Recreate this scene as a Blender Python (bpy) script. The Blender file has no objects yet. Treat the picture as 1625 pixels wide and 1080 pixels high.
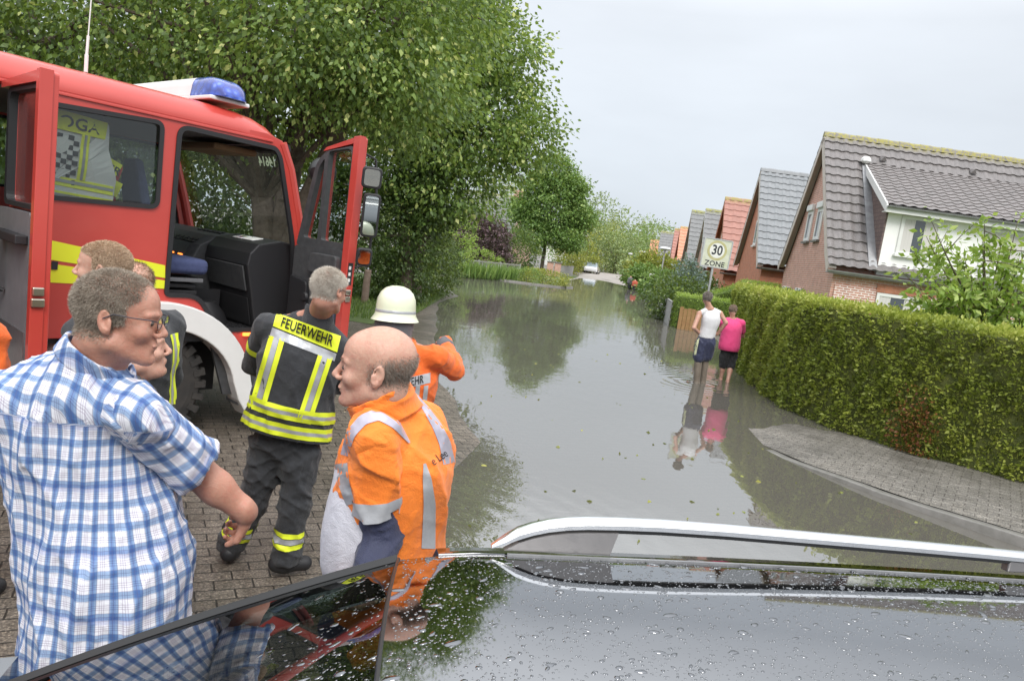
import bpy, bmesh, math, random
import numpy as np
from mathutils import Vector, Matrix, Euler
from math import radians as R_, sin, cos, pi
SC=bpy.context.scene; COL=SC.collection
# ---------------- camera ----------------
FPX=1100.; PITCH=math.atan(148/FPX); ROLL=R_(7.8); CH=2.1
_r0=np.array([1,0,0.]);_fw=np.array([0,cos(PITCH),-sin(PITCH)]);_u0=np.array([0,sin(PITCH),cos(PITCH)])
_R=cos(ROLL)*_r0+sin(ROLL)*_u0; _U=-sin(ROLL)*_r0+cos(ROLL)*_u0; _C=np.array([0,0,CH])
cam=bpy.data.cameras.new('camera'); co=bpy.data.objects.new('camera',cam); COL.objects.link(co)
cam.sensor_width=36; cam.lens=36*FPX/1625; cam.clip_start=0.05; cam.clip_end=3000
m=Matrix.Identity(4)
for i in range(3): m[i][0]=_R[i]; m[i][1]=_U[i]; m[i][2]=-_fw[i]; m[i][3]=_C[i]
co.matrix_world=m; SC.camera=co
# ---------------- world, sun, exposure ----------------
w=bpy.data.worlds.new('World'); SC.world=w; w.use_nodes=True; nt=w.node_tree; nt.nodes.clear()
SUN_EL=R_(48); SUN_AZ=R_(165)
out=nt.nodes.new('ShaderNodeOutputWorld'); bg=nt.nodes.new('ShaderNodeBackground'); sky=nt.nodes.new('ShaderNodeTexSky')
sky.sky_type='NISHITA'; sky.sun_disc=False; sky.sun_elevation=SUN_EL; sky.sun_rotation=SUN_AZ; sky.dust_density=4; sky.air_density=1.2
bg.inputs[1].default_value=1.0
mulS=nt.nodes.new('ShaderNodeMix'); mulS.data_type='RGBA'; mulS.blend_type='MULTIPLY'; mulS.inputs[0].default_value=1; mulS.inputs[7].default_value=(.10,.10,.10,1)
tc=nt.nodes.new('ShaderNodeTexCoord'); sep=nt.nodes.new('ShaderNodeSeparateXYZ'); ramp=nt.nodes.new('ShaderNodeValToRGB')
nt.links.new(tc.outputs['Generated'],sep.inputs[0]); nt.links.new(sep.outputs[2],ramp.inputs[0])
cr=ramp.color_ramp; cr.elements[0].position=0; cr.elements[0].color=(.55,.605,.665,1)
cr.elements[1].position=1; cr.elements[1].color=(1.75,1.80,1.88,1)
e=cr.elements.new(.12); e.color=(.57,.615,.67,1); e=cr.elements.new(.32); e.color=(.62,.655,.70,1); e=cr.elements.new(.5); e.color=(1.15,1.18,1.22,1)
nz=nt.nodes.new('ShaderNodeTexNoise'); nz.inputs['Scale'].default_value=2.2; nz.inputs['Detail'].default_value=5; nz.inputs['Roughness'].default_value=.5
mp=nt.nodes.new('ShaderNodeMapping'); mp.inputs['Scale'].default_value=(1,1,3.2); nt.links.new(tc.outputs['Generated'],mp.inputs[0]); nt.links.new(mp.outputs[0],nz.inputs[0])
r2=nt.nodes.new('ShaderNodeMapRange'); r2.inputs[1].default_value=.3; r2.inputs[2].default_value=.7; r2.inputs[3].default_value=.93; r2.inputs[4].default_value=1.08
nt.links.new(nz.outputs[0],r2.inputs[0])
cl=nt.nodes.new('ShaderNodeMix'); cl.data_type='RGBA'; cl.blend_type='MULTIPLY'; cl.inputs[0].default_value=1
cmb=nt.nodes.new('ShaderNodeCombineColor')
for i in range(3): nt.links.new(r2.outputs[0],cmb.inputs[i])
nt.links.new(ramp.outputs[0],cl.inputs[6]); nt.links.new(cmb.outputs[0],cl.inputs[7])
mx=nt.nodes.new('ShaderNodeMix'); mx.data_type='RGBA'; mx.inputs[0].default_value=.92
nt.links.new(sky.outputs[0],mulS.inputs[6]); nt.links.new(mulS.outputs[2],mx.inputs[6]); nt.links.new(cl.outputs[2],mx.inputs[7])
nt.links.new(mx.outputs[2],bg.inputs[0]); nt.links.new(bg.outputs[0],out.inputs[0])
sl=bpy.data.lights.new('sun','SUN'); so=bpy.data.objects.new('sun',sl); COL.objects.link(so)
sl.energy=1.5; sl.angle=R_(25); sl.color=(1,.96,.9)
_sd=Vector((sin(SUN_AZ)*cos(SUN_EL),cos(SUN_AZ)*cos(SUN_EL),sin(SUN_EL)))
so.rotation_euler=_sd.to_track_quat('Z','Y').to_euler()
SC.view_settings.view_transform='Standard'; SC.view_settings.look='None'; SC.view_settings.exposure=0.5; SC.view_settings.gamma=1
SC.cycles.max_bounces=8; SC.cycles.transparent_max_bounces=16
SC.cycles.caustics_reflective=False; SC.cycles.caustics_refractive=False
SC.cycles.use_denoising=True
# ---------------- helpers ----------------
rng=np.random.default_rng(7); random.seed(7)
def ray(px,py): return (px-812.5)/FPX*_R-(py-540)/FPX*_U+_fw
def gp(px,py,z=0.): d=ray(px,py); return _C+d*((z-CH)/d[2])
def at(px,py,Y): d=ray(px,py); return _C+d*(Y/d[1])
def proj(p):
    v=np.asarray(p,float)-_C; w_=v@_fw; return 812.5+FPX*(v@_R)/w_,540-FPX*(v@_U)/w_
def tag(o,label=None,cat=None,group=None,kind=None):
    if label: o['label']=label
    if cat: o['category']=cat
    if group: o['group']=group
    if kind: o['kind']=kind
    return o
def empty(name,loc=(0,0,0),rz=0,label=None,cat=None,group=None):
    o=bpy.data.objects.new(name,None); COL.objects.link(o); o.location=tuple(float(v) for v in loc); o.rotation_euler=(0,0,rz); o.empty_display_size=.1
    return tag(o,label,cat,group)
def mk(name,V,F,mat=None,parent=None,smooth=False,attrs=None,mats=None,midx=None):
    me=bpy.data.meshes.new(name); V=np.asarray(V,dtype=np.float32)
    if isinstance(F,np.ndarray) and F.ndim==2:
        n,k=F.shape; me.vertices.add(len(V)); me.vertices.foreach_set('co',V.ravel())
        me.loops.add(n*k); me.loops.foreach_set('vertex_index',F.astype(np.int32).ravel())
        me.polygons.add(n); me.polygons.foreach_set('loop_start',np.arange(n,dtype=np.int32)*k)
        try: me.polygons.foreach_set('loop_total',np.full(n,k,dtype=np.int32))
        except Exception: pass
        me.update(calc_edges=True)
    else:
        me.from_pydata([tuple(map(float,v)) for v in V],[],[tuple(int(i) for i in f) for f in F]); me.update()
    for an,av in (attrs or {}).items():
        av=np.asarray(av,dtype=np.float32)
        a=me.attributes.new(an,'FLOAT' if av.ndim==1 else 'FLOAT_VECTOR','POINT'); a.data.foreach_set('value' if av.ndim==1 else 'vector',av.ravel())
    if mats:
        for m_ in mats: me.materials.append(m_)
        if midx is not None: me.polygons.foreach_set('material_index',np.asarray(midx,dtype=np.int32))
    elif mat: me.materials.append(mat)
    if smooth: me.polygons.foreach_set('use_smooth',np.ones(len(me.polygons),dtype=bool))
    o=bpy.data.objects.new(name,me); COL.objects.link(o)
    if parent is not None: o.parent=parent
    return o
class MB:
    def __init__(s): s.V=[]; s.F=[]
    def add(s,V,F):
        b=len(s.V); s.V+= [tuple(map(float,v)) for v in V]; s.F+=[tuple(int(i)+b for i in f) for f in F]; return s
    def box(s,a,b,M=None):
        x0,y0,z0=a; x1,y1,z1=b
        V=[(x0,y0,z0),(x1,y0,z0),(x1,y1,z0),(x0,y1,z0),(x0,y0,z1),(x1,y0,z1),(x1,y1,z1),(x0,y1,z1)]
        if M is not None: V=[tuple(M@Vector(v)) for v in V]
        return s.add(V,[(0,3,2,1),(4,5,6,7),(0,1,5,4),(1,2,6,5),(2,3,7,6),(3,0,4,7)])
    def tube(s,pts,rad,n=8,cap=True,sx=1.,closed=False):
        pts=[Vector(map(float,p)) for p in pts]; m_=len(pts)
        if np.isscalar(rad): rad=[rad]*m_
        V=[];F=[]; up=None
        for i,p in enumerate(pts):
            if closed: t=(pts[(i+1)%m_]-pts[i-1])
            else: t=(pts[min(i+1,m_-1)]-pts[max(i-1,0)])
            t=t.normalized() if t.length>1e-9 else Vector((0,0,1))
            if up is None: up=Vector((0,0,1)) if abs(t.z)<.9 else Vector((1,0,0))
            a=t.cross(up); a=a.normalized() if a.length>1e-6 else Vector((1,0,0)); b=a.cross(t).normalized(); up=b
            for k in range(n):
                th=2*pi*k/n; V.append(p+a*cos(th)*rad[i]*sx+b*sin(th)*rad[i])
        for i in range(m_ if closed else m_-1):
            j=(i+1)%m_
            for k in range(n):
                F.append((i*n+k,i*n+(k+1)%n,j*n+(k+1)%n,j*n+k))
        if cap and not closed: F.append(tuple(range(n))[::-1]); F.append(tuple((m_-1)*n+k for k in range(n)))
        return s.add(V,F)
    def lathe(s,prof,n=24,c=(0,0,0),axis='z',a0=0,a1=2*pi):
        V=[];F=[]; full=abs(a1-a0-2*pi)<1e-6; nn=n if full else n+1
        for (r,h) in prof:
            for k in range(nn):
                th=a0+(a1-a0)*k/n; x,y=r*cos(th),r*sin(th)
                v={'z':(x,y,h),'y':(x,h,y),'x':(h,x,y)}[axis]; V.append((v[0]+c[0],v[1]+c[1],v[2]+c[2]))
        for i in range(len(prof)-1):
            for k in range(n if full else n):
                k2=(k+1)%nn if full else k+1
                F.append((i*nn+k,i*nn+k2,(i+1)*nn+k2,(i+1)*nn+k))
        return s.add(V,F)
    def loft(s,secs,cap=True,closed=True):
        n=len(secs[0]); V=[p for q in secs for p in q]; F=[]
        for i in range(len(secs)-1):
            for k in range(n if closed else n-1):
                F.append((i*n+k,i*n+(k+1)%n,(i+1)*n+(k+1)%n,(i+1)*n+k))
        if cap: F.append(tuple(range(n))[::-1]); F.append(tuple((len(secs)-1)*n+k for k in range(n)))
        return s.add(V,F)
    def build(s,name,mat,parent=None,smooth=False,bev=0,mats=None):
        o=mk(name,s.V,s.F,mat,parent,smooth)
        fixn(o)
        if bev:
            b=o.modifiers.new('bevel','BEVEL'); b.width=bev; b.segments=2; b.limit_method='ANGLE'; b.angle_limit=R_(40)
        if smooth: autosmooth(o)
        return o
def fixn(o):
    bm=bmesh.new(); bm.from_mesh(o.data); bmesh.ops.recalc_face_normals(bm,faces=bm.faces); bm.to_mesh(o.data); bm.free()
def autosmooth(o,ang=35):
    me=o.data; bm=bmesh.new(); bm.from_mesh(me); a=R_(ang)
    for e_ in bm.edges:
        if len(e_.link_faces)==2: e_.smooth= e_.calc_face_angle(0)<a
    bm.to_mesh(me); bm.free()
def plate(outer,holes=(),t=.02,bev=0,res=None):
    """2D outline with holes -> solid plate: V (x,y,z in -t/2..t/2), F"""
    cu=bpy.data.curves.new('c','CURVE'); cu.dimensions='2D'; cu.fill_mode='BOTH'; cu.extrude=max(t/2-bev,1e-4); cu.bevel_depth=bev; cu.bevel_resolution=1; cu.offset=-bev
    for L in [outer]+list(holes):
        sp=cu.splines.new('POLY'); sp.points.add(len(L)-1)
        for p,q in zip(sp.points,L): p.co=(q[0],q[1],0,1)
        sp.use_cyclic_u=True
    return curve_mesh(cu)
def curve_mesh(cu):
    o=bpy.data.objects.new('c',cu); COL.objects.link(o); dg=bpy.context.evaluated_depsgraph_get(); dg.update()
    me=o.evaluated_get(dg).to_mesh(); V=[tuple(v.co) for v in me.vertices]; F=[tuple(p.vertices) for p in me.polygons]
    o.evaluated_get(dg).to_mesh_clear(); bpy.data.objects.remove(o); bpy.data.curves.remove(cu); return V,F
def text_mesh(s,size=1.,ext=.0,bold=0.,align='CENTER',spacing=1.,condense=1.):
    cu=bpy.data.curves.new('t','FONT'); cu.body=s; cu.size=size; cu.extrude=ext; cu.offset=bold; cu.align_x=align; cu.align_y='CENTER'; cu.space_character=spacing; cu.resolution_u=3
    V,F=curve_mesh(cu); return [(v[0]*condense,v[1],v[2]) for v in V],F
def rr(pts,r,n=5):
    """round the corners of a polygon"""
    o=[]; N=len(pts)
    if np.isscalar(r): r=[r]*N
    for i in range(N):
        p=np.array(pts[i],float); a=np.array(pts[i-1],float)-p; b=np.array(pts[(i+1)%N],float)-p
        la,lb=np.linalg.norm(a),np.linalg.norm(b); q=min(r[i],la*.45,lb*.45)
        if q<1e-4: o.append(tuple(p)); continue
        A=p+a/la*q; B=p+b/lb*q
        for k in range(n+1):
            t=k/n; o.append(tuple((1-t)**2*A+2*t*(1-t)*p+t*t*B))
    return o
# ---------------- materials ----------------
def lin(c): return tuple(((v/255)/12.92 if v/255<=.04045 else ((v/255+.055)/1.055)**2.4) for v in c)+(1,)
class NT:
    def __init__(s,name):
        s.m=bpy.data.materials.new(name); s.m.use_nodes=True; s.t=s.m.node_tree; s.b=s.t.nodes['Principled BSDF']; s.o=s.t.nodes['Material Output']
    def n(s,ty,**kw):
        x=s.t.nodes.new('ShaderNode'+ty)
        for k,v in kw.items():
            if k.startswith('i_'): x.inputs[k[2:].replace('_',' ')].default_value=v
            elif k.startswith('n'): x.inputs[int(k[1:])].default_value=v
            else: setattr(x,k,v)
        return x
    def l(s,a,b): s.t.links.new(a,b); return b.node
    def coord(s,scale=(1,1,1),rot=(0,0,0),kind='Object',loc=(0,0,0)):
        t=s.n('TexCoord'); m_=s.n('Mapping'); m_.inputs['Scale'].default_value=scale; m_.inputs['Rotation'].default_value=rot; m_.inputs['Location'].default_value=loc
        s.l(t.outputs[kind],m_.inputs[0]); return m_.outputs[0]
    def noise(s,vec,scale=5,detail=4,rough=.55,dist=0):
        x=s.n('TexNoise'); x.inputs['Scale'].default_value=scale; x.inputs['Detail'].default_value=detail; x.inputs['Roughness'].default_value=rough; x.inputs['Distortion'].default_value=dist
        s.l(vec,x.inputs['Vector']); return x.outputs['Fac']
    def ramp(s,fac,stops,interp='LINEAR'):
        x=s.n('ValToRGB'); r=x.color_ramp; r.interpolation=interp
        while len(r.elements)<len(stops): r.elements.new(.5)
        for e_,(p,c) in zip(r.elements,stops): e_.position=p; e_.color=c if len(c)==4 else tuple(c)+(1,)
        s.l(fac,x.inputs[0]); return x.outputs[0]
    def math(s,op,a,b=None,c=None,clamp=False):
        x=s.n('Math',operation=op); x.use_clamp=clamp
        for i,v in enumerate((a,b,c)):
            if v is None: continue
            if isinstance(v,(int,float)): x.inputs[i].default_value=v
            else: s.l(v,x.inputs[i])
        return x.outputs[0]
    def mix(s,f,a,b,blend='MIX'):
        x=s.n('Mix',data_type='RGBA',blend_type=blend)
        for i,v in ((0,f),(6,a),(7,b)):
            if isinstance(v,(int,float)): x.inputs[i].default_value=v
            elif isinstance(v,tuple): x.inputs[i].default_value=v if len(v)==4 else v+(1,)
            else: s.l(v,x.inputs[i])
        return x.outputs[2]
    def bump(s,h,strength=.3,dist=.01):
        x=s.n('Bump'); x.inputs['Strength'].default_value=strength; x.inputs['Distance'].default_value=dist; s.l(h,x.inputs['Height']); s.l(x.outputs[0],s.b.inputs['Normal']); return x
def M(name,col,rough=.5,metal=0,col2=None,nscale=8,bump=0,bscale=60,bdist=.003,coat=0,spec=.5,emit=None,alpha=1,trans=0,kind='Object'):
    t=NT(name); b=t.b
    b.inputs['Roughness'].default_value=rough; b.inputs['Metallic'].default_value=metal; b.inputs['Specular IOR Level'].default_value=spec
    if coat: b.inputs['Coat Weight'].default_value=coat; b.inputs['Coat Roughness'].default_value=.04
    c4=lambda c: c if len(c)==4 else tuple(c)+(1,)
    if col2 is not None:
        v=t.coord(kind=kind); f=t.noise(v,nscale,5,.6); t.l(t.ramp(f,[(.3,c4(col)),(.7,c4(col2))]),b.inputs['Base Color'])
    else: b.inputs['Base Color'].default_value=c4(col)
    if bump: v=t.coord(kind=kind); t.bump(t.noise(v,bscale,3,.6),bump,bdist)
    if emit: b.inputs['Emission Color'].default_value=c4(col); b.inputs['Emission Strength'].default_value=emit
    if trans: b.inputs['Transmission Weight'].default_value=trans
    if alpha<1: b.inputs['Alpha'].default_value=alpha
    return t.m
def glassy(name,tint=(.6,.65,.65),ior=1.5,rough=.0,refl=1.0):
    t=NT(name); tr=t.n('BsdfTransparent'); tr.inputs[0].default_value=tint+(1,); g=t.n('BsdfGlossy'); g.inputs['Roughness'].default_value=rough; g.inputs[0].default_value=(refl,refl,refl,1)
    f=t.n('Fresnel'); gm=t.n('NewGeometry'); t.l(t.math('ADD',t.math('MULTIPLY',gm.outputs['Backfacing'],1/ior-ior),ior),f.inputs[0]); mxs=t.n('MixShader'); t.l(f.outputs[0],mxs.inputs[0]); t.l(tr.outputs[0],mxs.inputs[1]); t.l(g.outputs[0],mxs.inputs[2]); t.l(mxs.outputs[0],t.o.inputs[0]); return t.m
def leafmat(name,stops,rough=.45,transl=.3):
    t=NT(name); a=t.n('Attribute',attribute_name='rnd'); c=t.ramp(a.outputs['Fac'],stops); t.l(c,t.b.inputs['Base Color']); t.b.inputs['Roughness'].default_value=rough
    tr=t.n('BsdfTranslucent'); t.l(t.mix(.5,c,(.35,.45,.05,1),'MIX'),tr.inputs[0]); ms=t.n('MixShader'); ms.inputs[0].default_value=transl
    t.l(t.b.outputs[0],ms.inputs[1]); t.l(tr.outputs[0],ms.inputs[2]); t.l(ms.outputs[0],t.o.inputs[0]); return t.m
MT={}
MT['bark']=M('bark',(.09,.07,.05),.9,col2=(.16,.13,.10),nscale=12,bump=.6,bscale=25,bdist=.02)
MT['linden']=leafmat('linden_leaf',[(0,(.045,.085,.022)),(.5,(.13,.22,.05)),(.8,(.28,.40,.09)),(1,(.70,.74,.28))],transl=.42)
MT['darkleaf']=leafmat('dark_leaf',[(0,(.03,.06,.016)),(.6,(.075,.13,.033)),(.9,(.15,.22,.055)),(1,(.3,.36,.10))])
MT['midleaf']=leafmat('mid_leaf',[(0,(.07,.14,.035)),(.6,(.17,.29,.07)),(1,(.36,.48,.15))])
MT['hazeleaf']=leafmat('pale_haze_leaf',[(0,(.15,.21,.09)),(.6,(.26,.34,.14)),(1,(.40,.46,.20))])  # paled leaf colour, distance haze of the far trees is mixed into it
MT['yelleaf']=leafmat('yellow_leaf',[(0,(.14,.17,.03)),(.6,(.30,.33,.06)),(1,(.5,.48,.10))])
MT['brightleaf']=leafmat('bright_leaf',[(0,(.14,.24,.04)),(.6,(.30,.44,.08)),(1,(.52,.62,.2))],transl=.45)
MT['purple']=leafmat('purple_leaf',[(0,(.03,.015,.02)),(.6,(.09,.05,.06)),(1,(.24,.15,.17))],transl=.1)
MT['blueleaf']=leafmat('blue_leaf',[(0,(.10,.15,.14)),(1,(.26,.34,.33))])
MT['hedge']=leafmat('hedge_leaf',[(0,(.10,.13,.03)),(.4,(.28,.34,.06)),(.8,(.46,.50,.10)),(1,(.60,.58,.2))],transl=.4)
MT['brick_a']=None
def brickmat(name,c1,c2,mortar,sc=1.,course=.077,length=.25,msize=.012,wet=.75,bump=.4):
    t=NT(name); tc_=t.n('TexCoord'); sp=t.n('SeparateXYZ'); t.l(tc_.outputs['Object'],sp.inputs[0]); cb=t.n('CombineXYZ')
    t.l(t.math('ADD',sp.outputs[0],sp.outputs[1]),cb.inputs[0]); t.l(sp.outputs[2],cb.inputs[1])
    br=t.n('TexBrick'); br.inputs['Scale'].default_value=1; br.inputs['Brick Width'].default_value=length; br.inputs['Row Height'].default_value=course; br.inputs['Mortar Size'].default_value=msize
    br.inputs['Mortar Smooth'].default_value=.2; br.inputs['Bias'].default_value=-.1
    br.inputs['Color1'].default_value=c1+(1,); br.inputs['Color2'].default_value=c2+(1,); br.inputs['Mortar'].default_value=mortar+(1,)
    t.l(cb.outputs[0],br.inputs['Vector']); f=t.noise(cb.outputs[0],3,5,.6)
    t.l(t.mix(.6,br.outputs[0],t.ramp(f,[(.3,(.7,.7,.7)),(.7,(1.2,1.15,1.1))]),'MULTIPLY'),t.b.inputs['Base Color']); t.b.inputs['Roughness'].default_value=wet
    t.bump(t.math('SUBTRACT',1,br.outputs['Fac']),bump,.01); return t.m
MT['brick']=brickmat('red_brick',(.50,.235,.17),(.60,.31,.24),(.60,.50,.45))
MT['brick2']=brickmat('orange_brick',(.48,.18,.10),(.55,.22,.13),(.45,.28,.22),msize=.007)
MT['brickwhite']=brickmat('white_jointed_brick',(.45,.16,.11),(.55,.24,.17),(.80,.72,.68),msize=.02)
MT['brickpink']=brickmat('pink_brick',(.50,.30,.24),(.56,.34,.28),(.55,.45,.40))
MT['white']=M('white_paint',(.80,.80,.78),.45,col2=(.74,.745,.73),nscale=3)
MT['whiteboard']=None
t=NT('white_cladding'); v=t.coord(); w_=t.n('TexWave',wave_type='BANDS',bands_direction='X'); w_.inputs['Scale'].default_value=5.; t.l(v,w_.inputs[0]); t.b.inputs['Base Color'].default_value=(.82,.82,.79,1); t.b.inputs['Roughness'].default_value=.5
t.bump(t.ramp(w_.outputs[0],[(.0,(0,0,0)),(.08,(1,1,1))]),.4,.01); MT['whiteboard']=t.m; t.b.inputs['Base Color'].default_value=(.90,.90,.88,1)
MT['verge']=M('verge_board',(.62,.56,.50),.7,col2=(.54,.48,.43),nscale=6)
MT['pane']=M('window_pane',(.03,.035,.04),.03,spec=.8)
MT['curtain']=M('curtain',(.62,.60,.58),.9)
MT['zinc']=M('zinc_gutter',(.38,.39,.40),.5,metal=.5,col2=(.28,.28,.29),nscale=5)
def tilemat(name,c,c2,moss=None,rough=.55):
    t=NT(name); v=t.coord(); f=t.noise(v,2.5,6,.65); f2=t.noise(v,26,3,.6)
    c_=t.mix(t.ramp(f2,[(.35,(0,0,0)),(.65,(1,1,1))]),c,c2); c_=t.mix(.5,c_,t.ramp(f,[(.3,(.65,.65,.65)),(.7,(1.25,1.2,1.2))]),'MULTIPLY')
    if moss is not None:
        a=t.n('Attribute',attribute_name='moss'); ff=t.math('MULTIPLY',a.outputs['Fac'],t.ramp(t.noise(v,9,4,.7),[(.42,(0,0,0)),(.55,(1,1,1))]))
        c_=t.mix(ff,c_,moss)
    t.l(c_,t.b.inputs['Base Color']); t.b.inputs['Roughness'].default_value=rough; t.bump(t.noise(v,60,3,.6),.3,.004); return t.m
MT['tile_brown']=tilemat('brown_roof_tile',(.15,.140,.137),(.22,.205,.20),(.30,.27,.05,1))
MT['tile_dormer']=tilemat('dormer_roof_tile',(.165,.15,.145),(.225,.21,.205),(.3,.27,.05,1))
MT['tile_grey']=tilemat('blue_grey_roof_tile',(.20,.215,.225),(.26,.275,.285),(.26,.26,.1,1))
MT['tile_dark']=tilemat('dark_grey_roof_tile',(.17,.175,.175),(.22,.225,.225),(.3,.3,.05,1))
MT['tile_red']=tilemat('red_roof_tile',(.33,.15,.115),(.39,.20,.16),(.3,.27,.05,1))
MT['tile_orange']=tilemat('orange_roof_tile',(.58,.24,.14),(.64,.31,.20),(.3,.27,.05,1))
# paving
def paver(name,ang,c1,c2,c3,wet,sx=.21,sy=.105,dark=1.):
    t=NT(name); v=t.coord(rot=(0,0,ang)); br=t.n('TexBrick'); br.inputs['Scale'].default_value=1; br.inputs['Brick Width'].default_value=sx; br.inputs['Row Height'].default_value=sy; br.inputs['Mortar Size'].default_value=.006; br.inputs['Mortar Smooth'].default_value=.4
    br.inputs['Color1'].default_value=c1+(1,); br.inputs['Color2'].default_value=c2+(1,); br.inputs['Mortar'].default_value=c3+(1,)
    dn=t.n('TexNoise'); dn.inputs['Scale'].default_value=6; t.l(v,dn.inputs['Vector']); vm=t.n('VectorMath',operation='SCALE'); vm.inputs[3].default_value=.012; t.l(dn.outputs['Color'],vm.inputs[0]); va=t.n('VectorMath',operation='ADD'); t.l(v,va.inputs[0]); t.l(vm.outputs[0],va.inputs[1])
    t.l(va.outputs[0],br.inputs['Vector']); f=t.noise(v,1.1,5,.6); f2=t.noise(v,75,3,.75); f3=t.noise(v,9,4,.6)
    c_=t.mix(1,br.outputs[0],t.ramp(f,[(.3,(.6,.6,.6)),(.7,(1.15,1.15,1.15))]),'MULTIPLY')
    c_=t.mix(1,c_,t.ramp(f2,[(.35,(.35,.34,.33)),(.55,(.95,.95,.93)),(.68,(2.1,2.0,1.85))]),'MULTIPLY'); c_=t.mix(1,c_,t.ramp(f3,[(.3,(.75,.74,.72)),(.7,(1.15,1.15,1.15))]),'MULTIPLY')
    t.l(c_,t.b.inputs['Base Color']); t.l(t.ramp(f,[(.35,(wet-.12,)*3),(.7,(wet+.18,)*3)]),t.b.inputs['Roughness'])
    h=t.math('ADD',t.math('MULTIPLY',t.math('SUBTRACT',1,br.outputs['Fac']),1.),t.math('MULTIPLY',f2,.5)); t.bump(h,.7,.008); return t.m
MT['paver']=paver('wet_block_paving',R_(-28),(.17,.145,.12),(.22,.19,.16),(.035,.03,.025),.42)
MT['sidewalk']=paver('pavement_slabs',R_(35),(.18,.168,.15),(.23,.215,.195),(.10,.09,.08),.6,.20,.10)
MT['road']=M('pale_asphalt',(.27,.245,.22),.75,col2=(.34,.31,.28),nscale=1.2,bump=.2,bscale=40)
MT['kerb']=M('kerb_stone',(.13,.125,.11),.5,col2=(.20,.19,.175),nscale=9,bump=.4,bscale=50)
MT['soil']=M('soil',(.06,.045,.03),.95,col2=(.09,.07,.05),nscale=4,bump=.5,bscale=20)
MT['lawn']=M('lawn_base',(.07,.11,.03),.95,col2=(.12,.16,.05),nscale=5,bump=.6,bscale=30)
MT['grassb']=leafmat('grass_blade',[(0,(.05,.10,.02)),(.6,(.12,.22,.04)),(1,(.3,.36,.10))])
# ---------------- ground & water ----------------
ZW=-.05
SHORE=np.array([(2.2,2.4),(.6,3.0),(-.15,4.0),(-.48,4.8),(-.50,5.6),(-.30,6.5),(-.22,7.4),(-.55,8.6),(-1.0,10.2),(-1.3,12),(-1.6,15),(-2.2,19),(-2.5,23),(-2.3,26.5),(-3.6,32),(-8,36),(-7,41),(-1,44.5),(2.4,45.5),(3.3,49),(3.1,54),(5.2,66),(6.3,74),(7.6,70),(8.6,69),(10.4,60),(11.6,58),(12.2,60),(10.6,50),(8.9,40),(7.3,30),(6.6,22),(6.0,17),(5.8,15.5),(5.6,12.2),(5.7,11.2),(6.2,10.2),(6.9,9.3),(7.8,8.4),(9.5,7.2),(11.5,5.8),(10,3.5),(6,2.2)])
def polysdf(P,poly):
    x,y=P[:,0],P[:,1]; d=np.full(len(P),1e9); s=np.ones(len(P)); n=len(poly)
    for i in range(n):
        a=poly[i]; b=poly[i-1]; e=b-a; wx,wy=x-a[0],y-a[1]; t_=np.clip((wx*e[0]+wy*e[1])/(e@e),0,1)
        d=np.minimum(d,(wx-e[0]*t_)**2+(wy-e[1]*t_)**2)
        c1=y>=a[1]; c2=y<b[1]; c3=e[0]*wy>e[1]*wx
        f=(c1&c2&c3)|(~c1&~c2&~c3); s=np.where(f,-s,s)
    return s*np.sqrt(d)
def gh(x,y):
    P=np.stack([np.ravel(x),np.ravel(y)],1).astype(float); d=polysdf(P,SHORE)+.05*np.sin(P[:,0]*1.3+P[:,1]*.9)+.03*np.sin(P[:,0]*3.1-P[:,1]*2.3)
    z=np.where(d>0,ZW+np.minimum(d*.032,.06),ZW+np.maximum(d*.045,-.16)); return z.reshape(np.shape(x))
def gh1(x,y): return float(gh(np.array([x]),np.array([y]))[0])
def axis(f0,f1,st,far0,far1):
    a=list(np.arange(f0,f1+1e-6,st)); s=st; v=f0; L=[]
    while v>far0: s*=1.35; v-=s; L.append(v)
    s=st; v=f1; R2=[]
    while v<far1: s*=1.35; v+=s; R2.append(v)
    return np.array(L[::-1]+a+R2)
xs=axis(-9,13,.22,-900,900); ys=axis(-2,76,.26,-60,1500)
X,Y=np.meshgrid(xs,ys,indexing='ij'); Z=gh(X,Y); nx,ny=X.shape
V=np.stack([X,Y,Z],-1).reshape(-1,3); I=np.arange(nx*ny).reshape(nx,ny); F=np.stack([I[:-1,:-1],I[1:,:-1],I[1:,1:],I[:-1,1:]],-1).reshape(-1,4)
tag(mk('ground',V,F,MT['paver'],smooth=True),kind='structure')
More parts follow.
